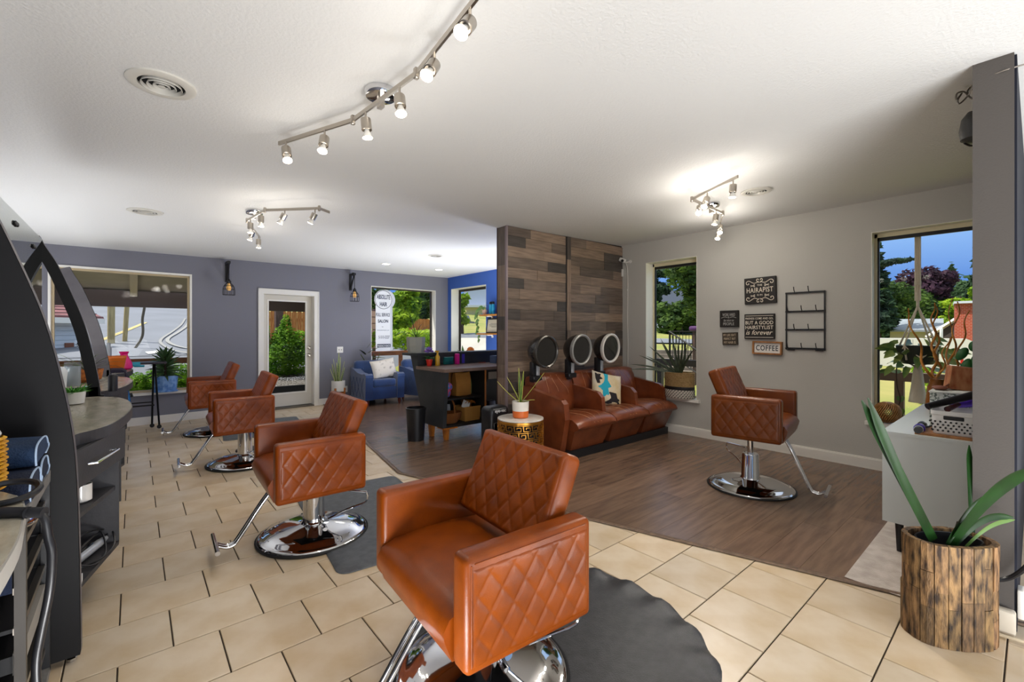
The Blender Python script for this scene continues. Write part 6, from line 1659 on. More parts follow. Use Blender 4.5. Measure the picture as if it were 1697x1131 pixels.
def sheet(name, poly_fn, mat, nx, ny, x0, x1, y0, y1, dz=0.0, kind='structure'):
    vs = []; fs = []
    for j in range(ny+1):
        for i in range(nx+1):
            x = x0+(x1-x0)*i/nx; y = y0+(y1-y0)*j/ny; x, y = poly_fn(x, y); vs.append((x, y, ground_z(x, y)+dz))
    for j in range(ny):
        for i in range(nx):
            a = j*(nx+1)+i; fs.append((a, a+1, a+nx+2, a+nx+1))
    b = B(); b.add(vs, fs); o = b.done(name, mat, angle=80); o['kind'] = 'structure'; return o
ident = lambda x, y: (x, y)
# lawn, laid out in three sheets around the building so that none runs under the floor
sheet('ground_lawn', ident, m_lawn, 60, 60, 5.82, 82, -26, 92)
sheet('ground_lawn_back', ident, m_lawn, 40, 50, -45, 5.82, 9.15, 92)
# road behind the building, running uphill away from the left window
ROADL = [(-9.5, 13.2), (-8.6, 20), (-7.2, 34), (-5.0, 52)]
ROADR = [(7.5, 12.6), (3.6, 20), (4.6, 34), (7.0, 52)]
def interp(tab, y):
    for (xa, ya), (xb, yb) in zip(tab, tab[1:]):
        if y <= yb: f = max(0, (y-ya)/(yb-ya)); return xa+(xb-xa)*f
    return tab[-1][0]
def road_fn(u, y): l, r = interp(ROADL, y), interp(ROADR, y); return l+(r-l)*u, y
sheet('road_surface', road_fn, m_road, 16, 60, 0, 1, 13.2, 52, .03)
sheet('road_cross', ident, m_road, 30, 6, -30, 12, 10.9, 13.3, .028)
m_yel = M('road_paint_yellow', '#c9b97e', .8); m_wht = M('road_paint_white', '#e2e2df', .8)
def road_line(pts, w, mat, name='road_marking', dz=.045):
    P_ = spline([Vector((x, y, 0)) for x, y in pts], 10); rows = []
    for i, p in enumerate(P_):
        t_ = (P_[min(i+1, len(P_)-1)]-P_[max(i-1, 0)]).normalized(); n_ = Vector((-t_.y, t_.x, 0))*w/2
        rows.append([Vector((q.x, q.y, ground_z(q.x, q.y)+dz)) for q in (p-n_, p+n_)])
    b = B(); b.ring(rows, False); o = b.done(name, mat, smooth=False); o['kind'] = 'structure'
def gpt(px, py):
    """the spot of the outdoor ground seen at a pixel of the photograph"""
    d = ray(px, py); t_ = 9.3/d.y if d.y*1.0 > d.x*.9 else 6.5/d.x
    for k in range(2000):
        p = EYE+d*t_
        if p.z <= ground_z(p.x, p.y): return (p.x, p.y)
        t_ += .03
    p = EYE+d*t_; return (p.x, p.y)
yl = [gpt(x, y) for x, y in ((160, 570), (190, 558), (215, 548), (240, 537))]
for off in (-.13, .13): road_line([(x+off*.3, y+off) for x, y in yl], .09, m_yel)
road_line([gpt(x, y) for x, y in ((243, 588), (257, 587), (268, 585))], .25, m_wht)
cu_ = [gpt(x, y) for x, y in ((325, 582), (300, 579), (281, 572), (279, 564), (296, 553), (309, 543), (313, 534))]
road_line(cu_, .09, M('kerb_concrete', '#8f8f8c', .8), 'kerb_edge', .06)
cu2 = [gpt(x, y) for x, y in ((325, 590), (290, 585), (268, 574), (268, 565), (285, 553), (300, 541), (307, 530))]
road_line(cu2, .07, M('gutter_concrete', '#8a8a88', .85), 'kerb_gutter', .06)
# porch: slab, roof boards, rafters, header beam, posts, railing
m_porchw = M('porch_paint_tan', '#9a8f7d', .7, col2='#8a8070', nscale=2)
m_beam = M('porch_beam_brown', '#6f5f58', .65)
b = B(); b.prism([(-7, back_y(-7, .27)), (3.25, back_y(3.25, .27)), (3.25, 11.0), (-7, 11.0)], -.16, -.08); struct('porch_slab_floor', b, m_conc, smooth=False)
b = B(); 
vs = []
for (y, z) in ((8.72, 2.62), (10.66, 2.08)): vs += [(-7, y, z), (3.25, y, z)]
vs += [(x, y, z+.12) for x, y, z in vs]
b.add(vs, [(0, 1, 3, 2), (4, 6, 7, 5), (0, 4, 5, 1), (2, 3, 7, 6), (0, 2, 6, 4), (1, 5, 7, 3)]); struct('porch_roof', b, m_porchw, smooth=False)
rf = bpy.data.objects['porch_roof']
for x in (-2.1, -1.05, .0, 1.0, 2.1, 3.15):
    b = B(); b.add([(x-.05, 8.9, 2.44), (x+.05, 8.9, 2.44), (x+.05, 10.5, 2.0), (x-.05, 10.5, 2.0), (x-.05, 8.9, 2.587), (x+.05, 8.9, 2.587), (x+.05, 10.5, 2.12), (x-.05, 10.5, 2.12)], [(3, 2, 1, 0), (4, 5, 6, 7), (0, 1, 5, 4), (1, 2, 6, 5), (2, 3, 7, 6), (3, 0, 4, 7)])
    b.done('rafter', M('rafter_tan', '#a99b86', .7), rf, smooth=False)
b = B(); b.box(-7, 10.50, 1.81, 3.25, 10.62, 2.10); struct('porch_beam', b, m_beam, smooth=False)
m_postw = wood_mat('porch_post', '#5c463c', '#44332c', (6, 6, 1), .6)
for x, w in ((-4.6, .07), (3.12, .12)):
    b = B(); b.box(x-w, 10.49, -.09, x+w, 10.63, 1.82); struct('porch_column', b, m_postw, smooth=False)
m_rail = wood_mat('railing_wood', '#9a6236', '#7c4a25', (1, 6, 6), .55)
def railing(x0, x1, y, lab, posts):
    t = thing('porch_railing', lab, 'railing', ((x0+x1)/2, y, -.08))
    b = B(); b.box(x0, y-.05, .83, x1, y+.05, .925); b.done('top_rail', m_rail, t, smooth=False, w=True)
    for x in posts: b = B(); b.box(x-.035, y-.035, -.08, x+.035, y+.035, .83); b.done('post', m_rail, t, smooth=False, w=True)
railing(-1.9, 1.35, 9.42, 'brown wooden porch railing outside the back left window', (-1.85, -.33, .75, 1.3))
railing(3.35, 6.1, 9.55, 'brown wooden porch railing outside the sign window', (3.4, 4.72, 6.05))

# greenery helpers
def leaves(name, mat, blobs, n, size, parent=None, flat=.5, needle=1.0, wld=False):
    b = B(); vs = []; fs = []
    tot = sum(r[0]*r[1] for _, r in blobs)
    for (c, r) in blobs:
        k = int(n*r[0]*r[1]/tot)
        for i in range(k):
            z = rnd.uniform(-1, 1); a = rnd.uniform(0, 2*PI); q = rnd.uniform(.72, 1.04)
            d = Vector((math.cos(a)*math.sqrt(1-z*z), math.sin(a)*math.sqrt(1-z*z), z))
            p = Vector(c)+Vector((d.x*r[0], d.y*r[0], d.z*r[1]))*q
            u = Vector((rnd.uniform(-1, 1), rnd.uniform(-1, 1), rnd.uniform(-flat, flat))).normalized(); v = d.cross(u)
            if v.length < .1: v = u.orthogonal()
            v.normalize(); v = (v+Vector((0, 0, rnd.uniform(-.5, .2)))).normalized(); s = size*rnd.uniform(.6, 1.4)
            m = len(vs); vs += [p-u*s, p+v*s*.5*needle-u*s*.1, p+u*s, p-v*s*.5*needle]; fs.append((m, m+1, m+2, m+3))
    b.add(vs, fs); o = b.done(name, mat, parent, smooth=False, w=wld); return o
def leafmat(name, c1, c2, sc=2.2):
    m = M(name, c1, .65, col2=c2, nscale=sc, lo=.38, hi=.62, spec=.25, detail=3)
    nt = m.node_tree; p = nt.nodes['Principled BSDF']; out = nt.nodes['Material Output']
    tr = nt.nodes.new('ShaderNodeBsdfTranslucent'); mx = nt.nodes.new('ShaderNodeMixShader'); mx.inputs[0].default_value = .4
    nt.links.new(p.inputs['Base Color'].links[0].from_socket, tr.inputs['Color'])
    nt.links.new(p.outputs[0], mx.inputs[1]); nt.links.new(tr.outputs[0], mx.inputs[2]); nt.links.new(mx.outputs[0], out.inputs['Surface'])
    return m
m_bark = M('bark', '#4b3a2c', .9, col2='#33271e', nscale=8, bump=.5, bscale=20)
def tree(lab, x, y, h, w, kind, mat, n=2600, size=.14, cone=False, trunk=.12, zb=None, crown_from=.25):
    z0 = ground_z(x, y) if zb is None else zb; t = thing('tree', lab, 'tree', (x, y, z0))
    b = B(); b.tube([(0, 0, -.05), (.02, .03, h*.45), (0, 0, h*.8)], [trunk, trunk*.7, trunk*.3], 8, 3); b.done('trunk', m_bark, t)
    bl = []
    if cone:
        for k in range(9):
            u = k/8; zz = h*(crown_from+(1-crown_from)*u); r = w*(1-u)*.95+.06
            for q in range(5): a = q*2*PI/5+k; bl.append((Vector((r*.55*math.cos(a), r*.55*math.sin(a), zz-rnd.uniform(0, .1)*h)), (r*.55, r*.30+.05)))
    else:
        for k in range(16):
            a = rnd.uniform(0, 6.28); q = rnd.uniform(.1, .7)*w; zz = h*rnd.uniform(crown_from+.1, .9); bl.append((Vector((q*math.cos(a), q*math.sin(a), zz)), (w*rnd.uniform(.3, .5), w*rnd.uniform(.25, .42))))
    o = leaves('crown', mat, bl, n, size, t); o['kind'] = 'stuff'; return t
def tree_px(lab, px, py_top, py_bot, wpx, d, mat, **k):
    p = at_D(px, py_bot, d); h = (py_bot-py_top)*d/FPX; return tree(lab, p.x, p.y, h, wpx/2*d/FPX, '', mat, zb=p.z, **k)
def bush(name, lab, c, blobs, mat, n, size):
    t = thing(name, lab, 'shrub', c); o = leaves('foliage', mat, blobs, n, size, t); o['kind'] = 'stuff'
    b = B(); b.tube([(0, 0, -.02), (0, 0, blobs[0][0][2])], .03, 6); b.done('stem', m_bark, t); return t
m_bright = leafmat('bright_shrub_green', '#7fae2a', '#3d6b16', 5); m_yg = leafmat('yellow_green_leaf', '#a8c233', '#5f8a1c', 3)
m_mid = leafmat('mid_green_leaf', '#5f7a34', '#2c4420', 1.6); m_dark = leafmat('dark_conifer', '#3f5a3c', '#22352a', 1.6); m_purple = leafmat('plum_leaf', '#5a3d4f', '#33232e', 2); m_far = leafmat('far_green', '#4f6a45', '#36502f', 1.2)
# bushes under the left window, through the door, by the sign window
for px, py, d, r, lab in ((226, 636, 7.9, .15, 'clipped bush outside the back left window, nearest the dark counter'), (258, 632, 7.9, .17, 'low clipped bush outside the back left window, left of the blue pot'), (302, 622, 7.9, .19, 'clipped bush outside the back left window, right of the blue pot')):
    c = at_Y(px, py, 11.15); r *= 1.15; bush('clipped_bush', lab, (c.x, c.y, -.1), [((0, 0, c.z+.12), (r*1.05, r*1.1)), ((r*.3, .1, c.z-.1), (r*.9, r*1.2)), ((-r*.3, .05, c.z-.1), (r*.9, r*1.2)), ((0, -.06, c.z-.32), (r*1.3, r*1.1))], m_bright, 3400, .027)
_g = at_Y(462, 530, 13.2); b = B(); b.box(_g.x-.09, 13.1, -.2, _g.x+.09, 13.3, 2.6); tag(b.done('garden_post', m_postw, smooth=False), 'dark wooden post standing between the conifer shrub and the fence', 'post')
c = at_Y(474, 600, 11.4); bush('conifer_shrub', 'tall bright green conifer shrub seen through the glass door', (c.x, c.y, -.12), [((0, 0, .95), (.40, .55)), ((-.02, 0, 1.2), (.30, .45)), ((.0, 0, 1.55), (.13, .36)), ((-.46, .2, 1.1), (.18, .80)), ((.34, .1, 1.1), (.22, .45)), ((.18, -.1, .82), (.34, .4)), ((-.24, -.1, .82), (.34, .4))], m_bright, 9000, .034)
for x, y, q in ((c.x, 10.9, .05),):
    t = thing('gravel_bed', 'bed of pale gravel around the conifer shrub outside the door', 'gravel', (x, y, -.08)); b = B()
    for k in range(2600):
        u, v = rnd.uniform(-1.0, 1.0), rnd.uniform(-.45, 1.0); s = rnd.uniform(.012, .03); m = rotz(rnd.uniform(0, 3))
        b.add([m @ Vector((s*i, s*.8*j, 0)) + Vector((u, v, .27+.20*(v+.45))) for i, j in ((-1, -1), (1, -1), (1, 1), (-1, 1))]+[Vector((u, v, .27+.20*(v+.45)+s*.8))], [(0, 1, 4), (1, 2, 4), (2, 3, 4), (3, 0, 4)])
    o = b.done('stones', M('pale_gravel', '#8f8b85', .8, col2='#4d4a46', nscale=40), t, smooth=False); o['kind'] = 'stuff'
    t['kind'] = 'stuff'
    b = B(); b.add([(-1.0, -.45, -.05), (1.0, -.45, -.05), (1.0, 1.0, -.05), (-1.0, 1.0, -.05), (-1.0, -.45, .272), (1.0, -.45, .272), (1.0, 1.0, .562), (-1.0, 1.0, .562)], [(3, 2, 1, 0), (4, 5, 6, 7), (0, 1, 5, 4), (1, 2, 6, 5), (2, 3, 7, 6), (3, 0, 4, 7)]); b.done('bed', M('bed_soil', '#5a554e', .9), t, smooth=False)
    b = B(); b.box(-1.05, -.53, -.05, 1.05, -.45, .285); b.done('edging', m_black, t, smooth=False)
# orange board fence
m_fence = wood_mat('cedar_fence', '#c98747', '#a8652e', (10, 10, 1), .7, objcol=True)
def fence(x0, x1, y, z0, h, lab, bw=.145):
    t = thing('board_fence', lab, 'fence', ((x0+x1)/2, y, z0)); x = x0
    while x < x1:
        b = B(); b.prism([(x, z0), (x+bw-.008, z0), (x+bw-.008, z0+h-.03), (x+bw*.75, z0+h), (x+bw*.2, z0+h), (x, z0+h-.03)], y-.01, y+.01, 'y'); o = b.done('fence_board', m_fence, t, smooth=False, w=True)
        s = rnd.uniform(.8, 1.1); o.color = (s, s*.97, s*.92, 1); x += bw
    for z in (z0+.3, z0+h-.3): b = B(); b.box(x0, y+.01, z, x1, y+.05, z+.09); b.done('fence_rail', m_fence, t, smooth=False, w=True)
fa = at_Y(430, 515, 14.3); fb_ = at_Y(505, 515, 14.3)
fence(fa.x-.6, fb_.x+1.2, 14.3, .1, fa.z-.1, 'cedar board fence seen through the glass door behind the shrub')
fa = at_Y(612, 527, 15.5); fb_ = at_Y(716, 527, 15.5); fz = at_Y(665, 553, 15.5).z
fence(fa.x-.6, fb_.x+1.0, 15.5, fz-.25, fa.z-fz+.25, 'cedar board fence beyond the sign window under the bright tree')
t = thing('board_fence', 'short fence of wide pinkish boards at the left edge of the sign window', 'fence', (4.0, 10.9, -.1))
for k in range(6):
    z = .95+.16*k; a = at_Y(616, 560, 10.9); b = B(); b.box(a.x-.35, 10.88, z, a.x+.12, 10.92, z+.14); b.done('fence_board', M('pink_board', '#c9a48c', .7), t, smooth=False, w=True)
b = B(); b.box(a.x-.35, 10.92, -.1, a.x-.28, 10.98, 1.95); b.box(a.x+.05, 10.92, -.1, a.x+.12, 10.98, 1.95); b.done('post', m_postw, t, smooth=False, w=True)
# trees and things beyond the sign window and the door
tree_px('bright yellow-green tree overhanging the fence beyond the sign window', 668, 470, 565, 66, 14.0, m_yg, n=5200, size=.10, crown_from=.12)
tree_px('darker green tree standing behind the bright one beyond the sign window', 690, 455, 560, 90, 21, m_mid, n=4200, size=.20)
tree_px('mid green tree left of the banner beyond the sign window', 622, 470, 575, 36, 17, m_mid, n=2600, size=.14)
c = at_D(672, 562, 12.0); bush('low_shrub', 'low pale shrub at the foot of the fence beyond the sign window', (c.x, c.y, c.z-.3), [((0, 0, .3), (.55, .3)), ((.7, .2, .3), (.5, .25)), ((-.7, .1, .3), (.5, .28)), ((1.3, .2, .2), (.5, .3))], m_yg, 2400, .06)
b = B(); c = at_D(659, 567, 13.0); b.ball((0, 0, .08), (.16, .14, .11), 14, 8); tag(b.done('boulder', M('grey_boulder', '#8d867c', .9, col2='#6f695f', nscale=6, bump=.4, bscale=10), loc=(c.x, c.y, c.z-.1)), 'grey boulder in the grass beyond the sign window', 'rock')
# poles and cable beyond the left window
def pole(px0, py0, px1, py1, d, r0, r1, lab, mat, cat='pole', name='utility_pole'):
    b = B(); a, z = at_D(px0, py0, d), at_D(px1, py1, d); b.tube([a, z], [r0, r1], 12); return tag(b.done(name, mat), lab, cat)
m_polew = M('pole_wood', '#b9a878', .8, col2='#9c8b5e', nscale=6, nstretch=(6, 6, .6))
pole(184, 620, 184.5, 480, 11.5, .075, .075, 'thick pale wooden pole beyond the back left window', m_polew)
pole(204, 610, 212, 480, 12.0, .05, .055, 'thinner leaning wooden pole right of the thick one beyond the left window', m_polew)
b = B(); b.tube([at_D(x, y, 11.0) for x, y in ((206, 600), (222, 580), (234, 562), (237, 549), (236, 530), (239, 512), (241, 495))], .028, 6, 4); tag(b.done('cable', M('dark_cable', '#5a5142', .8)), 'thin crooked cable hanging beyond the back left window', 'cable')
c = at_D(205, 592, 10.6); bush('sapling', 'leafy sapling behind the pink vase beyond the left window', (c.x, c.y, c.z-.4), [((0, 0, .42), (.09, .14))], m_bright, 160, .05)
tree_px('round green tree far up the road beyond the left window', 160, 498, 530, 40, 46, m_mid, n=1200, size=.35)
tree_px('dark tree behind the roof of the white house', 104, 452, 560, 62, 17, m_mid, n=3400, size=.16)
# white house with red roof
hs = thing('house', 'white sided house with a reddish roof seen through the thin black fin', 'house', at_D(112, 660, 10.5))
m_sid = M('white_siding', '#dfe4ea', .7); m_roofred = M('red_shingle', '#8a5a5c', .8, col2='#6d4648', nscale=6)
ho = at_D(112, 660, 10.5); HR = Matrix.Rotation(math.radians(38), 3, 'Z'); HM = HR @ facing(112)[0]
def hb(x0, y0, z0, x1, y1, z1): b = B(); b.box(x0, y0, z0, x1, y1, z1, mtx=HM); return b
hb(-2.4, .0, .0, .55, 1.6, 1.84).done('wall', m_sid, hs, smooth=False)
for k in range(16):
    b = hb(-.60, -.022, .05+.11*k, .55, .0, .15+.11*k); b.done('siding_board', m_sid, hs, smooth=False)
for k in range(16):
    b = hb(-2.4, -.03, .05+.11*k, -.74, .0, .15+.11*k); b.done('siding_board', m_sid, hs, smooth=False)
hb(-.74, -.045, 0, -.60, .0, 1.84).done('corner_board', m_white, hs, smooth=False)
def roofpt(x, y): return HM @ Vector((x, y, 1.86+.42*(y+.35)))
b = B(); vs = [roofpt(x, y)+Vector((0, 0, q)) for q in (0, .05) for x, y in ((-2.6, -.35), (.75, -.35), (.75, 1.2), (-2.6, 1.2))]
b.add(vs, [(3, 2, 1, 0), (4, 5, 6, 7), (0, 1, 5, 4), (1, 2, 6, 5), (2, 3, 7, 6), (3, 0, 4, 7)]); rf_ = b.done('roof', m_roofred, hs, smooth=False)
for k in range(8):
    y = -.33+.19*k; b = B(); b.tube([roofpt(-2.6, y)+Vector((0, 0, .055)), roofpt(.75, y)+Vector((0, 0, .055))], .012, 4); b.done('roof_batten', M('shingle_line', '#5c3f42', .8), rf_, smooth=False)
hb(-2.6, -.38, 1.76, .75, -.34, 1.885).done('fascia', m_white, hs, smooth=False)
hb(-.12, -.05, .0, .14, .0, 1.30).done('door', M('brown_door', '#8a5642', .6), hs, smooth=False)
hb(.26, -.04, .2, .45, .0, 1.3).done('window', M('dark_window_glass', '#39434d', .15), hs, smooth=False)
# ---- through the blue wall's window
tree_px('pale hazy green tree at the left of the blue wall window', 764, 486, 560, 24, 16, m_yg, n=2400, size=.12)
yh = thing('yellow_house', 'pale yellow house beyond the blue wall window', 'house', at_D(795, 552, 30))
o_ = at_D(795, 552, 30)
def ob(x0, z0, x1, z1, d0, d1, org): b = B(); R3 = Matrix((RGT, FWD, Vector((0, 0, 1)))).transposed(); b.box(x0, d0, z0, x1, d1, z1, mtx=R3); return b
ob(-.9, 0, 3, 1.7, 0, 4, 0).done('wall', M('pale_yellow_siding', '#dcd3a8', .8), yh, smooth=False)
for k in range(10): ob(-.9, .05+.165*k, 3, .19+.165*k, -.03, 0, 0).done('siding_board', M('pale_yellow_siding', '#dcd3a8', .8), yh, smooth=False)
b = ob(-1.3, 1.7, 3.2, 1.85, -.5, 4.3, 0); b.done('eave', M('pale_eave', '#c9cdd2', .7), yh, smooth=False)
ob(-1.1, 1.85, 3.2, 3.2, .3, 4, 0).done('roof', M('grey_roof', '#aab4c4', .8), yh, smooth=False)
ob(.1, .7, .7, 1.3, -.05, .01, 0).done('window', M('pale_window', '#a8b7c6', .2), yh, smooth=False)
pk = thing('pickup_truck', 'grey parked pickup partly seen beyond the blue wall window', 'truck', at_D(769, 548, 22))
R3 = Matrix((RGT, FWD, Vector((0, 0, 1)))).transposed()
def cb_(x0, y0, z0, x1, y1, z1): b = B(); b.box(x0, y0, z0, x1, y1, z1, mtx=R3); return b
b = B(); b.add([R3 @ Vector(p) for p in [(x, y, z) for y in (-.6, .6) for x, z in ((-.6, .1), (.55, .1), (.55, .42), (.3, .45), (.18, .75), (-.35, .75), (-.6, .5))]], [tuple(range(7)), tuple(reversed(range(7, 14)))]+[(i, (i+1) % 7, (i+1) % 7+7, i+7) for i in range(7)]); bdy = b.done('body', M('truck_grey', '#6d747c', .4), pk, smooth=False)
cb_(-.3, -.62, .5, .12, -.6, .7).done('window', M('truck_glass', '#a9b9c6', .1), bdy, smooth=False)
for x in (-.35, .35): b = B(); b.lathe([(.13, -.1), (.13, .1)], 14, R3 @ Vector((x, -.55, .1)), mtx=R3 @ rotx(PI/2)); b.done('wheel', m_rubber, pk)
pd_ = gpt(780, 577); road_line([gpt(740, 578), gpt(782, 578), gpt(830, 577)], 1.0, m_conc, 'pavement_strip', .05)

# ---- through the narrow window: trees, houses, stairs with railing, road
def strip_px(a, z, w, mat, name): road_line([gpt(*a), gpt((a[0]+z[0])/2, (a[1]+z[1])/2), gpt(*z)], w, mat, name, .05)
strip_px((1060, 566), (1200, 569), 1.6, m_road, 'road_near'); strip_px((1060, 546), (1200, 545), 6, m_road, 'road_far')
tree_px('broad conifer branch tree filling the narrow window', 1184, 412, 560, 175, 12, m_mid, n=9000, size=.075, crown_from=.30)
tree_px('dark conifer at the left of the narrow window', 1085, 440, 545, 56, 24, m_dark, n=2600, size=.2, crown_from=.3)
tree_px('low dark hedge tree across the road in the narrow window', 1128, 506, 548, 90, 22, m_mid, n=3000, size=.16, crown_from=.0)
gh = thing('grey_house', 'grey roofed house behind the trees in the narrow window', 'house', at_D(1115, 540, 30))
def cbx(t, nm, x0, y0, z0, x1, y1, z1, mat): return cb_(x0, y0, z0, x1, y1, z1).done(nm, mat, t, smooth=False)
cbx(gh, 'wall', -1.6, 0, 0, 2.0, 4, 1.2, M('grey_siding', '#b9bcc6', .8))
b = B(); b.add([R3 @ Vector(p) for p in [(x, y, z) for y in (-.6, 4.5) for x, z in ((-2.2, 1.1), (2.4, 1.1), (.9, 2.5), (-.9, 2.2))]], [(0, 1, 2, 3), (7, 6, 5, 4), (0, 4, 5, 1), (1, 5, 6, 2), (2, 6, 7, 3), (3, 7, 4, 0)]); b.done('roof', M('grey_shingles', '#8b8d96', .8), gh, smooth=False)
cbx(gh, 'window', -.9, -.05, .4, -.3, .0, 1.0, M('dark_window_glass', '#39434d', .15))
# stair with railing
stp = thing('garden_steps', 'timber garden steps climbing to the right outside the narrow window', 'steps', at_D(1130, 600, 10))
for k in range(6):
    c = at_D(1112+9*k, 582+7.0*k, 10.6-.2*k); b = B(); b.box(-.12, -.5, -.3, .12, .5, .02, mtx=rotz(.6)); b.v = [tuple(Vector(p)+c) for p in b.v]; b.done('step', M('weathered_timber', '#8c8274', .8, col2='#6f675b', nscale=5), stp, smooth=False, w=True)
sr = thing('stair_railing', 'black metal stair railing with thin balusters outside the narrow window', 'railing', at_D(1125, 610, 8.6))
m_iron = M('iron_black', '#262524', .5, .5)
top = [(1109, 549), (1160, 585)]; 
b = B(); b.tube([at_D(1109, 549.5, 8.8), at_D(1160, 584, 8.2)], .016, 6); b.tube([at_D(1107, 549.5, 8.9), at_D(1170, 550, 8.9)], .012, 6); b.done('handrail', m_iron, sr, w=True)
b = B(); b.tube([at_D(1112, 590, 8.8), at_D(1160, 622, 8.2)], .012, 6); b.done('bottom_rail', m_iron, sr, w=True)
for k in range(11):
    u = k/10; px = 1110+50*u; d = 8.8-.6*u; b = B(); b.tube([at_D(px, 549.5+34.5*u, d), at_D(px, 589+33*u, d)], .008 if k % 5 else .022, 6); b.done('baluster', m_iron, sr, w=True)
for k in range(9):
    px = 1116+5.2*k; b = B(); b.tube([at_D(px, 550, 8.9), at_D(px, 568+2*k, 8.9)], .006, 5); b.done('baluster', m_iron, sr, w=True)
mb = thing('mailbox', 'purple mailbox on a post outside the narrow window', 'mailbox', at_D(1150, 575, 9.5))
b = B(); q = at_D(1151, 545, 9.5); b.rbox(q, (.16, .2, .11), .04, 2); b.done('box', M('purple_metal', '#54325c', .4), mb, w=True); b = B(); b.box(q.x-.03, q.y-.03, ground_z(q.x, q.y)-.1, q.x+.03, q.y+.03, q.z-.05); b.done('post', m_postw, mb, smooth=False, w=True)
t = thing('porch_railing', 'dark wooden rail low outside the narrow window', 'railing', (6.5, 3.1, -.1)); b = B(); b.box(6.45, 2.2, .83, 6.55, 4.0, .93); b.done('top_rail', M('dark_rail', '#4f453b', .6), t, smooth=False, w=True)
for y in (2.3, 3.9): b = B(); b.box(6.46, y, -.12, 6.54, y+.08, .83); b.done('post', M('dark_rail', '#4f453b', .6), t, smooth=False, w=True)
# ---- through the big right window
t = thing('porch_railing', 'brown wooden rail low outside the big right window', 'railing', (6.6, .6, -.1)); a = at_D(1500, 625, 1.0); rr = at_X(1500, 625, 6.6).z
b = B(); b.box(6.55, -.6, rr-.05, 6.65, 1.5, rr+.05); b.done('top_rail', M('rail_brown', '#6b5140', .6), t, smooth=False, w=True)
for y in (1.0, -.5): b = B(); b.box(6.56, y-.04, -.12, 6.64, y+.04, rr-.05); b.done('post', M('rail_brown', '#6b5140', .6), t, smooth=False, w=True)
RV, HV, CV = facing(1560)
def cv_(x0, y0, z0, x1, y1, z1): b = B(); b.box(x0, y0, z0, x1, y1, z1, mtx=RV); return b
def cbv(t, nm, x0, y0, z0, x1, y1, z1, mat): return cv_(x0, y0, z0, x1, y1, z1).done(nm, mat, t, smooth=False)
vn = thing('van', 'white van parked on the lawn beyond the big right window', 'van', at_D(1530, 628, 12.5))
m_vanw = M('van_white', '#cfccc0', .3)
vo = at_D(1530, 628, 12.5)
pr = [(-1.9, .25), (1.35, .25), (1.42, .5), (1.38, 1.05), (1.2, 1.12), (-1.6, 1.12), (-1.9, 1.0)]
b = B(); b.add([RV @ Vector((x, y, z)) for y in (0, 1.6) for x, z in pr], [tuple(range(7)), tuple(reversed(range(7, 14)))]+[(i, (i+1) % 7, (i+1) % 7+7, i+7) for i in range(7)]); bdv = b.done('body', m_vanw, vn, smooth=False)
cbv(bdv, 'window', -.80, -.015, .70, -.62, .0, .95, M('van_glass', '#5a6a6a', .1))
cbv(bdv, 'door_handle', -.66, -.02, .45, -.62, .0, .55, m_blackpl); cbv(bdv, 'bumper', -1.9, -.03, .18, 1.45, .02, .30, M('van_bumper', '#5b5852', .6))
cbv(bdv, 'tail_light', 1.02, -.03, .35, 1.10, .0, .58, M('tail_red', '#b5261c', .3))
b = B(); b.tube([RV @ Vector((-.3, 0, .255)), RV @ Vector((-.3, 0, 1.1))], .006, 4); b.done('door_seam', M('seam_grey', '#8c8a84', .6), bdv)
for x in (.12, -1.3):
    b = B(); b.lathe([(.20, -.12), (.20, .12)], 20, RV @ Vector((x, .05, .14)), mtx=RV @ rotx(PI/2)); wh_ = b.done('wheel', m_rubber, vn); b = B(); b.lathe([(.12, .0), (.10, .03), (.04, .02), (.0, .03)], 14, RV @ Vector((x, -.075, .14)), mtx=RV @ rotx(PI/2)); b.done('hubcap', m_chrome, wh_)
br_h = thing('brick_house', 'red brick house at the right of the big right window', 'house', at_D(1625, 600, 15.5))
m_brick = bpy.data.materials.new('red_brick'); m_brick.use_nodes = True
nt = m_brick.node_tree; bt_ = nt.nodes.new('ShaderNodeTexBrick'); tc = nt.nodes.new('ShaderNodeTexCoord'); mpn = nt.nodes.new('ShaderNodeMapping'); mpn.inputs['Rotation'].default_value = (PI/2, 0, 0)
bt_.inputs['Color1'].default_value = lin('#b0472c'); bt_.inputs['Color2'].default_value = lin('#9a3a24'); bt_.inputs['Mortar'].default_value = lin('#b98a75'); bt_.inputs['Scale'].default_value = 4.5; bt_.inputs['Mortar Size'].default_value = .02
nt.links.new(tc.outputs['Object'], mpn.inputs[0]); nt.links.new(mpn.outputs[0], bt_.inputs['Vector']); nt.links.new(bt_.outputs['Color'], nt.nodes['Principled BSDF'].inputs['Base Color']); nt.nodes['Principled BSDF'].inputs['Roughness'].default_value = .85
b = B(); b.box(-.88*CV, 0, 0, 2.5*CV, 1.5, 2.05); bw_ = b.done('wall', m_brick, br_h, smooth=False); bw_.rotation_euler = (0, 0, -HV)
b = cv_(-.92, -.15, 2.05, 2.6, 1.6, 2.13); b.done('roof_edge', M('pale_eave', '#c9cdd2', .7), br_h, smooth=False)
b = B(); b.add([RV @ Vector(p) for p in [(x, y, z) for y in (-.1, 1.6) for x, z in ((.0, 2.13), (2.6, 2.13), (2.6, 2.9))]], [(0, 1, 2), (5, 4, 3), (0, 3, 4, 1), (1, 4, 5, 2), (2, 5, 3, 0)]); b.done('roof', M('white_gable', '#d9dce0', .7), br_h, smooth=False)
sd = thing('shed', 'low grey roofed outbuilding behind the van', 'shed', at_D(1520, 600, 18.5))
cbv(sd, 'wall', -1.2, 0, 0, 2.6, 1.4, 1.35, M('cream_wall', '#d5cbb0', .8))
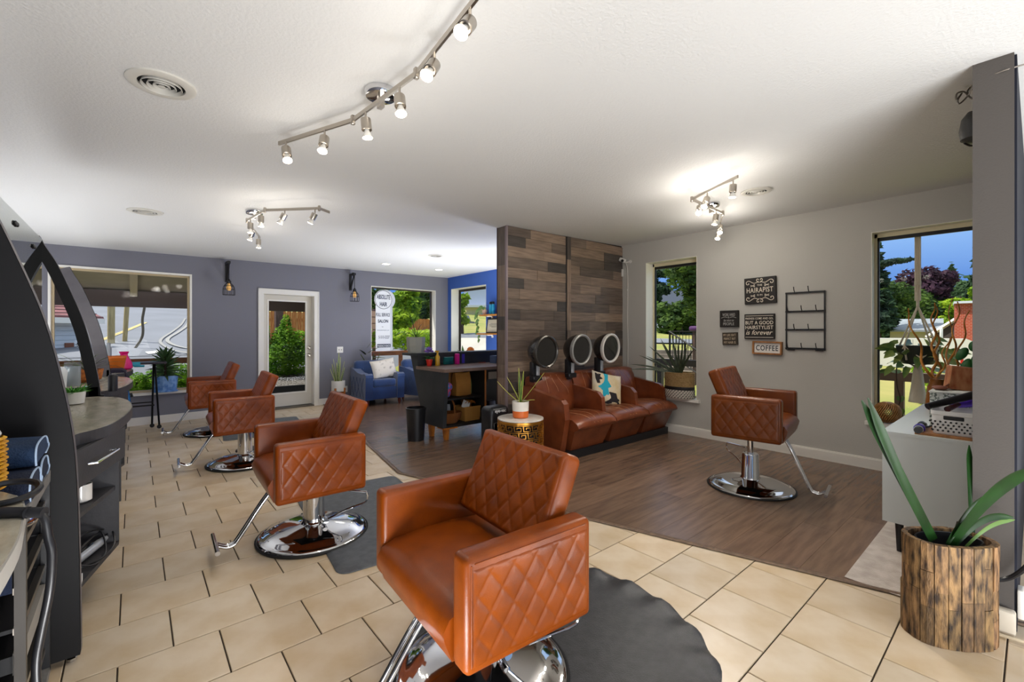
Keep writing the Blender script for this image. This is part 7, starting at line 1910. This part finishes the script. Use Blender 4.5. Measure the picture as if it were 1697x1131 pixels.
b = B(); b.add([RV @ Vector(p) for p in ((-1.25, -.4, 1.25), (1.1, -.4, 1.25), (1.1, -.4, 1.33), (-1.25, -.4, 1.33), (-1.05, 2, 1.75), (1.1, 2, 1.75), (1.1, 2, 1.83), (-1.05, 2, 1.83))], [(0, 1, 2, 3), (7, 6, 5, 4), (0, 4, 5, 1), (1, 5, 6, 2), (2, 6, 7, 3), (3, 7, 4, 0)]); b.done('roof', M('slate_roof', '#8f979c', .8, col2='#7b8388', nscale=5), sd, smooth=False)
b = B(); b.add([RV @ Vector((x, y, z)) for y in (-.5, 1.2) for x, z in ((.5, 1.0), (2.7, 1.0), (2.7, 2.35), (2.5, 2.35))], [(0, 1, 2, 3), (7, 6, 5, 4), (0, 4, 5, 1), (1, 5, 6, 2), (2, 6, 7, 3), (3, 7, 4, 0)]); b.done('gable', M('dark_timber', '#4a4440', .8), sd, smooth=False)
b = B(); b.tube([RV @ Vector((.4, -.55, 1.02)), RV @ Vector((2.6, -.55, 2.38))], .07, 4); b.done('verge_board', m_white, sd)
for px, w, lab in ((1549, 7, 'pair of white chairs behind the van, left one'), (1560, 7, 'pair of white chairs behind the van, right one')):
    c = at_D(px, 570, 15); t = thing('garden_chair', lab, 'chair', (c.x, c.y, c.z)); b = B(); b.rbox(R3 @ Vector((0, 0, .28)), (.10, .04, .50), .02, 2, mtx=R3); b.done('backrest', m_white, t)
    b = B(); b.rbox(R3 @ Vector((0, -.12, .0)), (.11, .2, .03), .01, 1, mtx=R3); b.done('seat', m_white, t)
tree_px('big dark green conifer at the left of the big right window', 1468, 470, 592, 118, 25, m_mid, n=8000, size=.12, crown_from=.05)
tree_px('tall dark fir whose branch reaches across the sky in the big right window', 1455, 395, 560, 46, 19, m_dark, n=2600, size=.16, cone=True, crown_from=.2)
c = at_D(1497, 432, 18.5); t = thing('fir_branch', 'dark fir branch reaching into the sky in the big right window', 'branch', (c.x, c.y, c.z))
o = leaves('needles', m_dark, [(RGT*-.75+Vector((0, 0, -.12)), (.30, .12)), (RGT*-.35+Vector((0, 0, -.03)), (.32, .11)), (RGT*.0, (.28, .08)), (RGT*.25+Vector((0, 0, .05)), (.18, .05))], 700, .09, t); o['kind'] = 'stuff'
b = B(); b.tube([RGT*-1.0+Vector((0, 0, -.2)), RGT*.3+Vector((0, 0, .05))], [.03, .01], 6); b.done('branch', m_bark, t)
tree_px('plum coloured tree behind the conifer in the big right window', 1528, 450, 570, 96, 29, m_purple, n=4600, size=.16, crown_from=.2)
tree_px('distant pointed fir on the skyline of the big right window', 1577, 434, 545, 30, 42, m_far, n=1800, size=.3, cone=True, crown_from=.25)
tree_px('yellow-green tree beside the brick house', 1592, 472, 570, 66, 25, m_yg, n=5000, size=.13, crown_from=.1)
tree_px('mid green tree at the centre of the big right window', 1548, 475, 575, 80, 28, m_mid, n=5200, size=.13, crown_from=.05)
tree_px('blue-green trees at the right skyline of the big right window', 1612, 462, 570, 60, 38, m_far, n=2200, size=.28, crown_from=.2)
tree_px('dark fir at the right edge of the big right window', 1622, 395, 560, 40, 26, m_dark, n=2200, size=.2, cone=True, crown_from=.2)
c = at_D(1542, 648, 7.6); bush('garden_plant', 'green leafy plant on the lawn just outside the big right window', (c.x, c.y, c.z-.35), [((0, 0, .4), (.22, .28)), ((.15, -.1, .25), (.2, .2)), ((-.1, .1, .62), (.12, .15))], m_yg, 700, .06)
# tree line closing the horizon
o = leaves('tree_line', m_far, [(Vector((-38+9*k, 84+3*math.sin(k), 10.0+math.sin(k*1.7))), (6.5, 3.5)) for k in range(9)]+[(Vector((74, 78-10*k, 4.6+1.2*math.sin(k*1.3))), (6, 3.4)) for k in range(11)], 16000, .5); o['kind'] = 'stuff'; tag(o, 'distant belt of trees closing the horizon beyond the windows', 'trees')

# ---------------------------------------------------------------- lamps' own light
def lamp_light(name, kind, loc, energy, ax=None, rad=.03, col=(1, .93, .83), size=2.3, blend=.9):
    d = bpy.data.lights.new(name, kind); d.energy = energy; d.color = col; d.shadow_soft_size = rad
    if kind == 'SPOT': d.spot_size = size; d.spot_blend = blend
    o = bpy.data.objects.new(name, d); COL.objects.link(o); o.location = loc
    if ax is not None: o.rotation_euler = Vector(ax).to_track_quat('-Z', 'Y').to_euler()
    return o
for L0 in LAMPS:
    if L0[0] == 'spot':
        lamp_light('spot_light', 'SPOT', L0[1], SPOT_W*L0[3], L0[2]); lamp_light('bulb_light', 'POINT', Vector(L0[1])+Vector((0, 0, -.02)), BULB_W*(L0[3]*.7 if L0[3] < .9 else 1 if L0[3] < 2 else 2.3), rad=.05)
    else: lamp_light('down_light', 'SPOT', L0[1], 14, (0, 0, -1), .06)
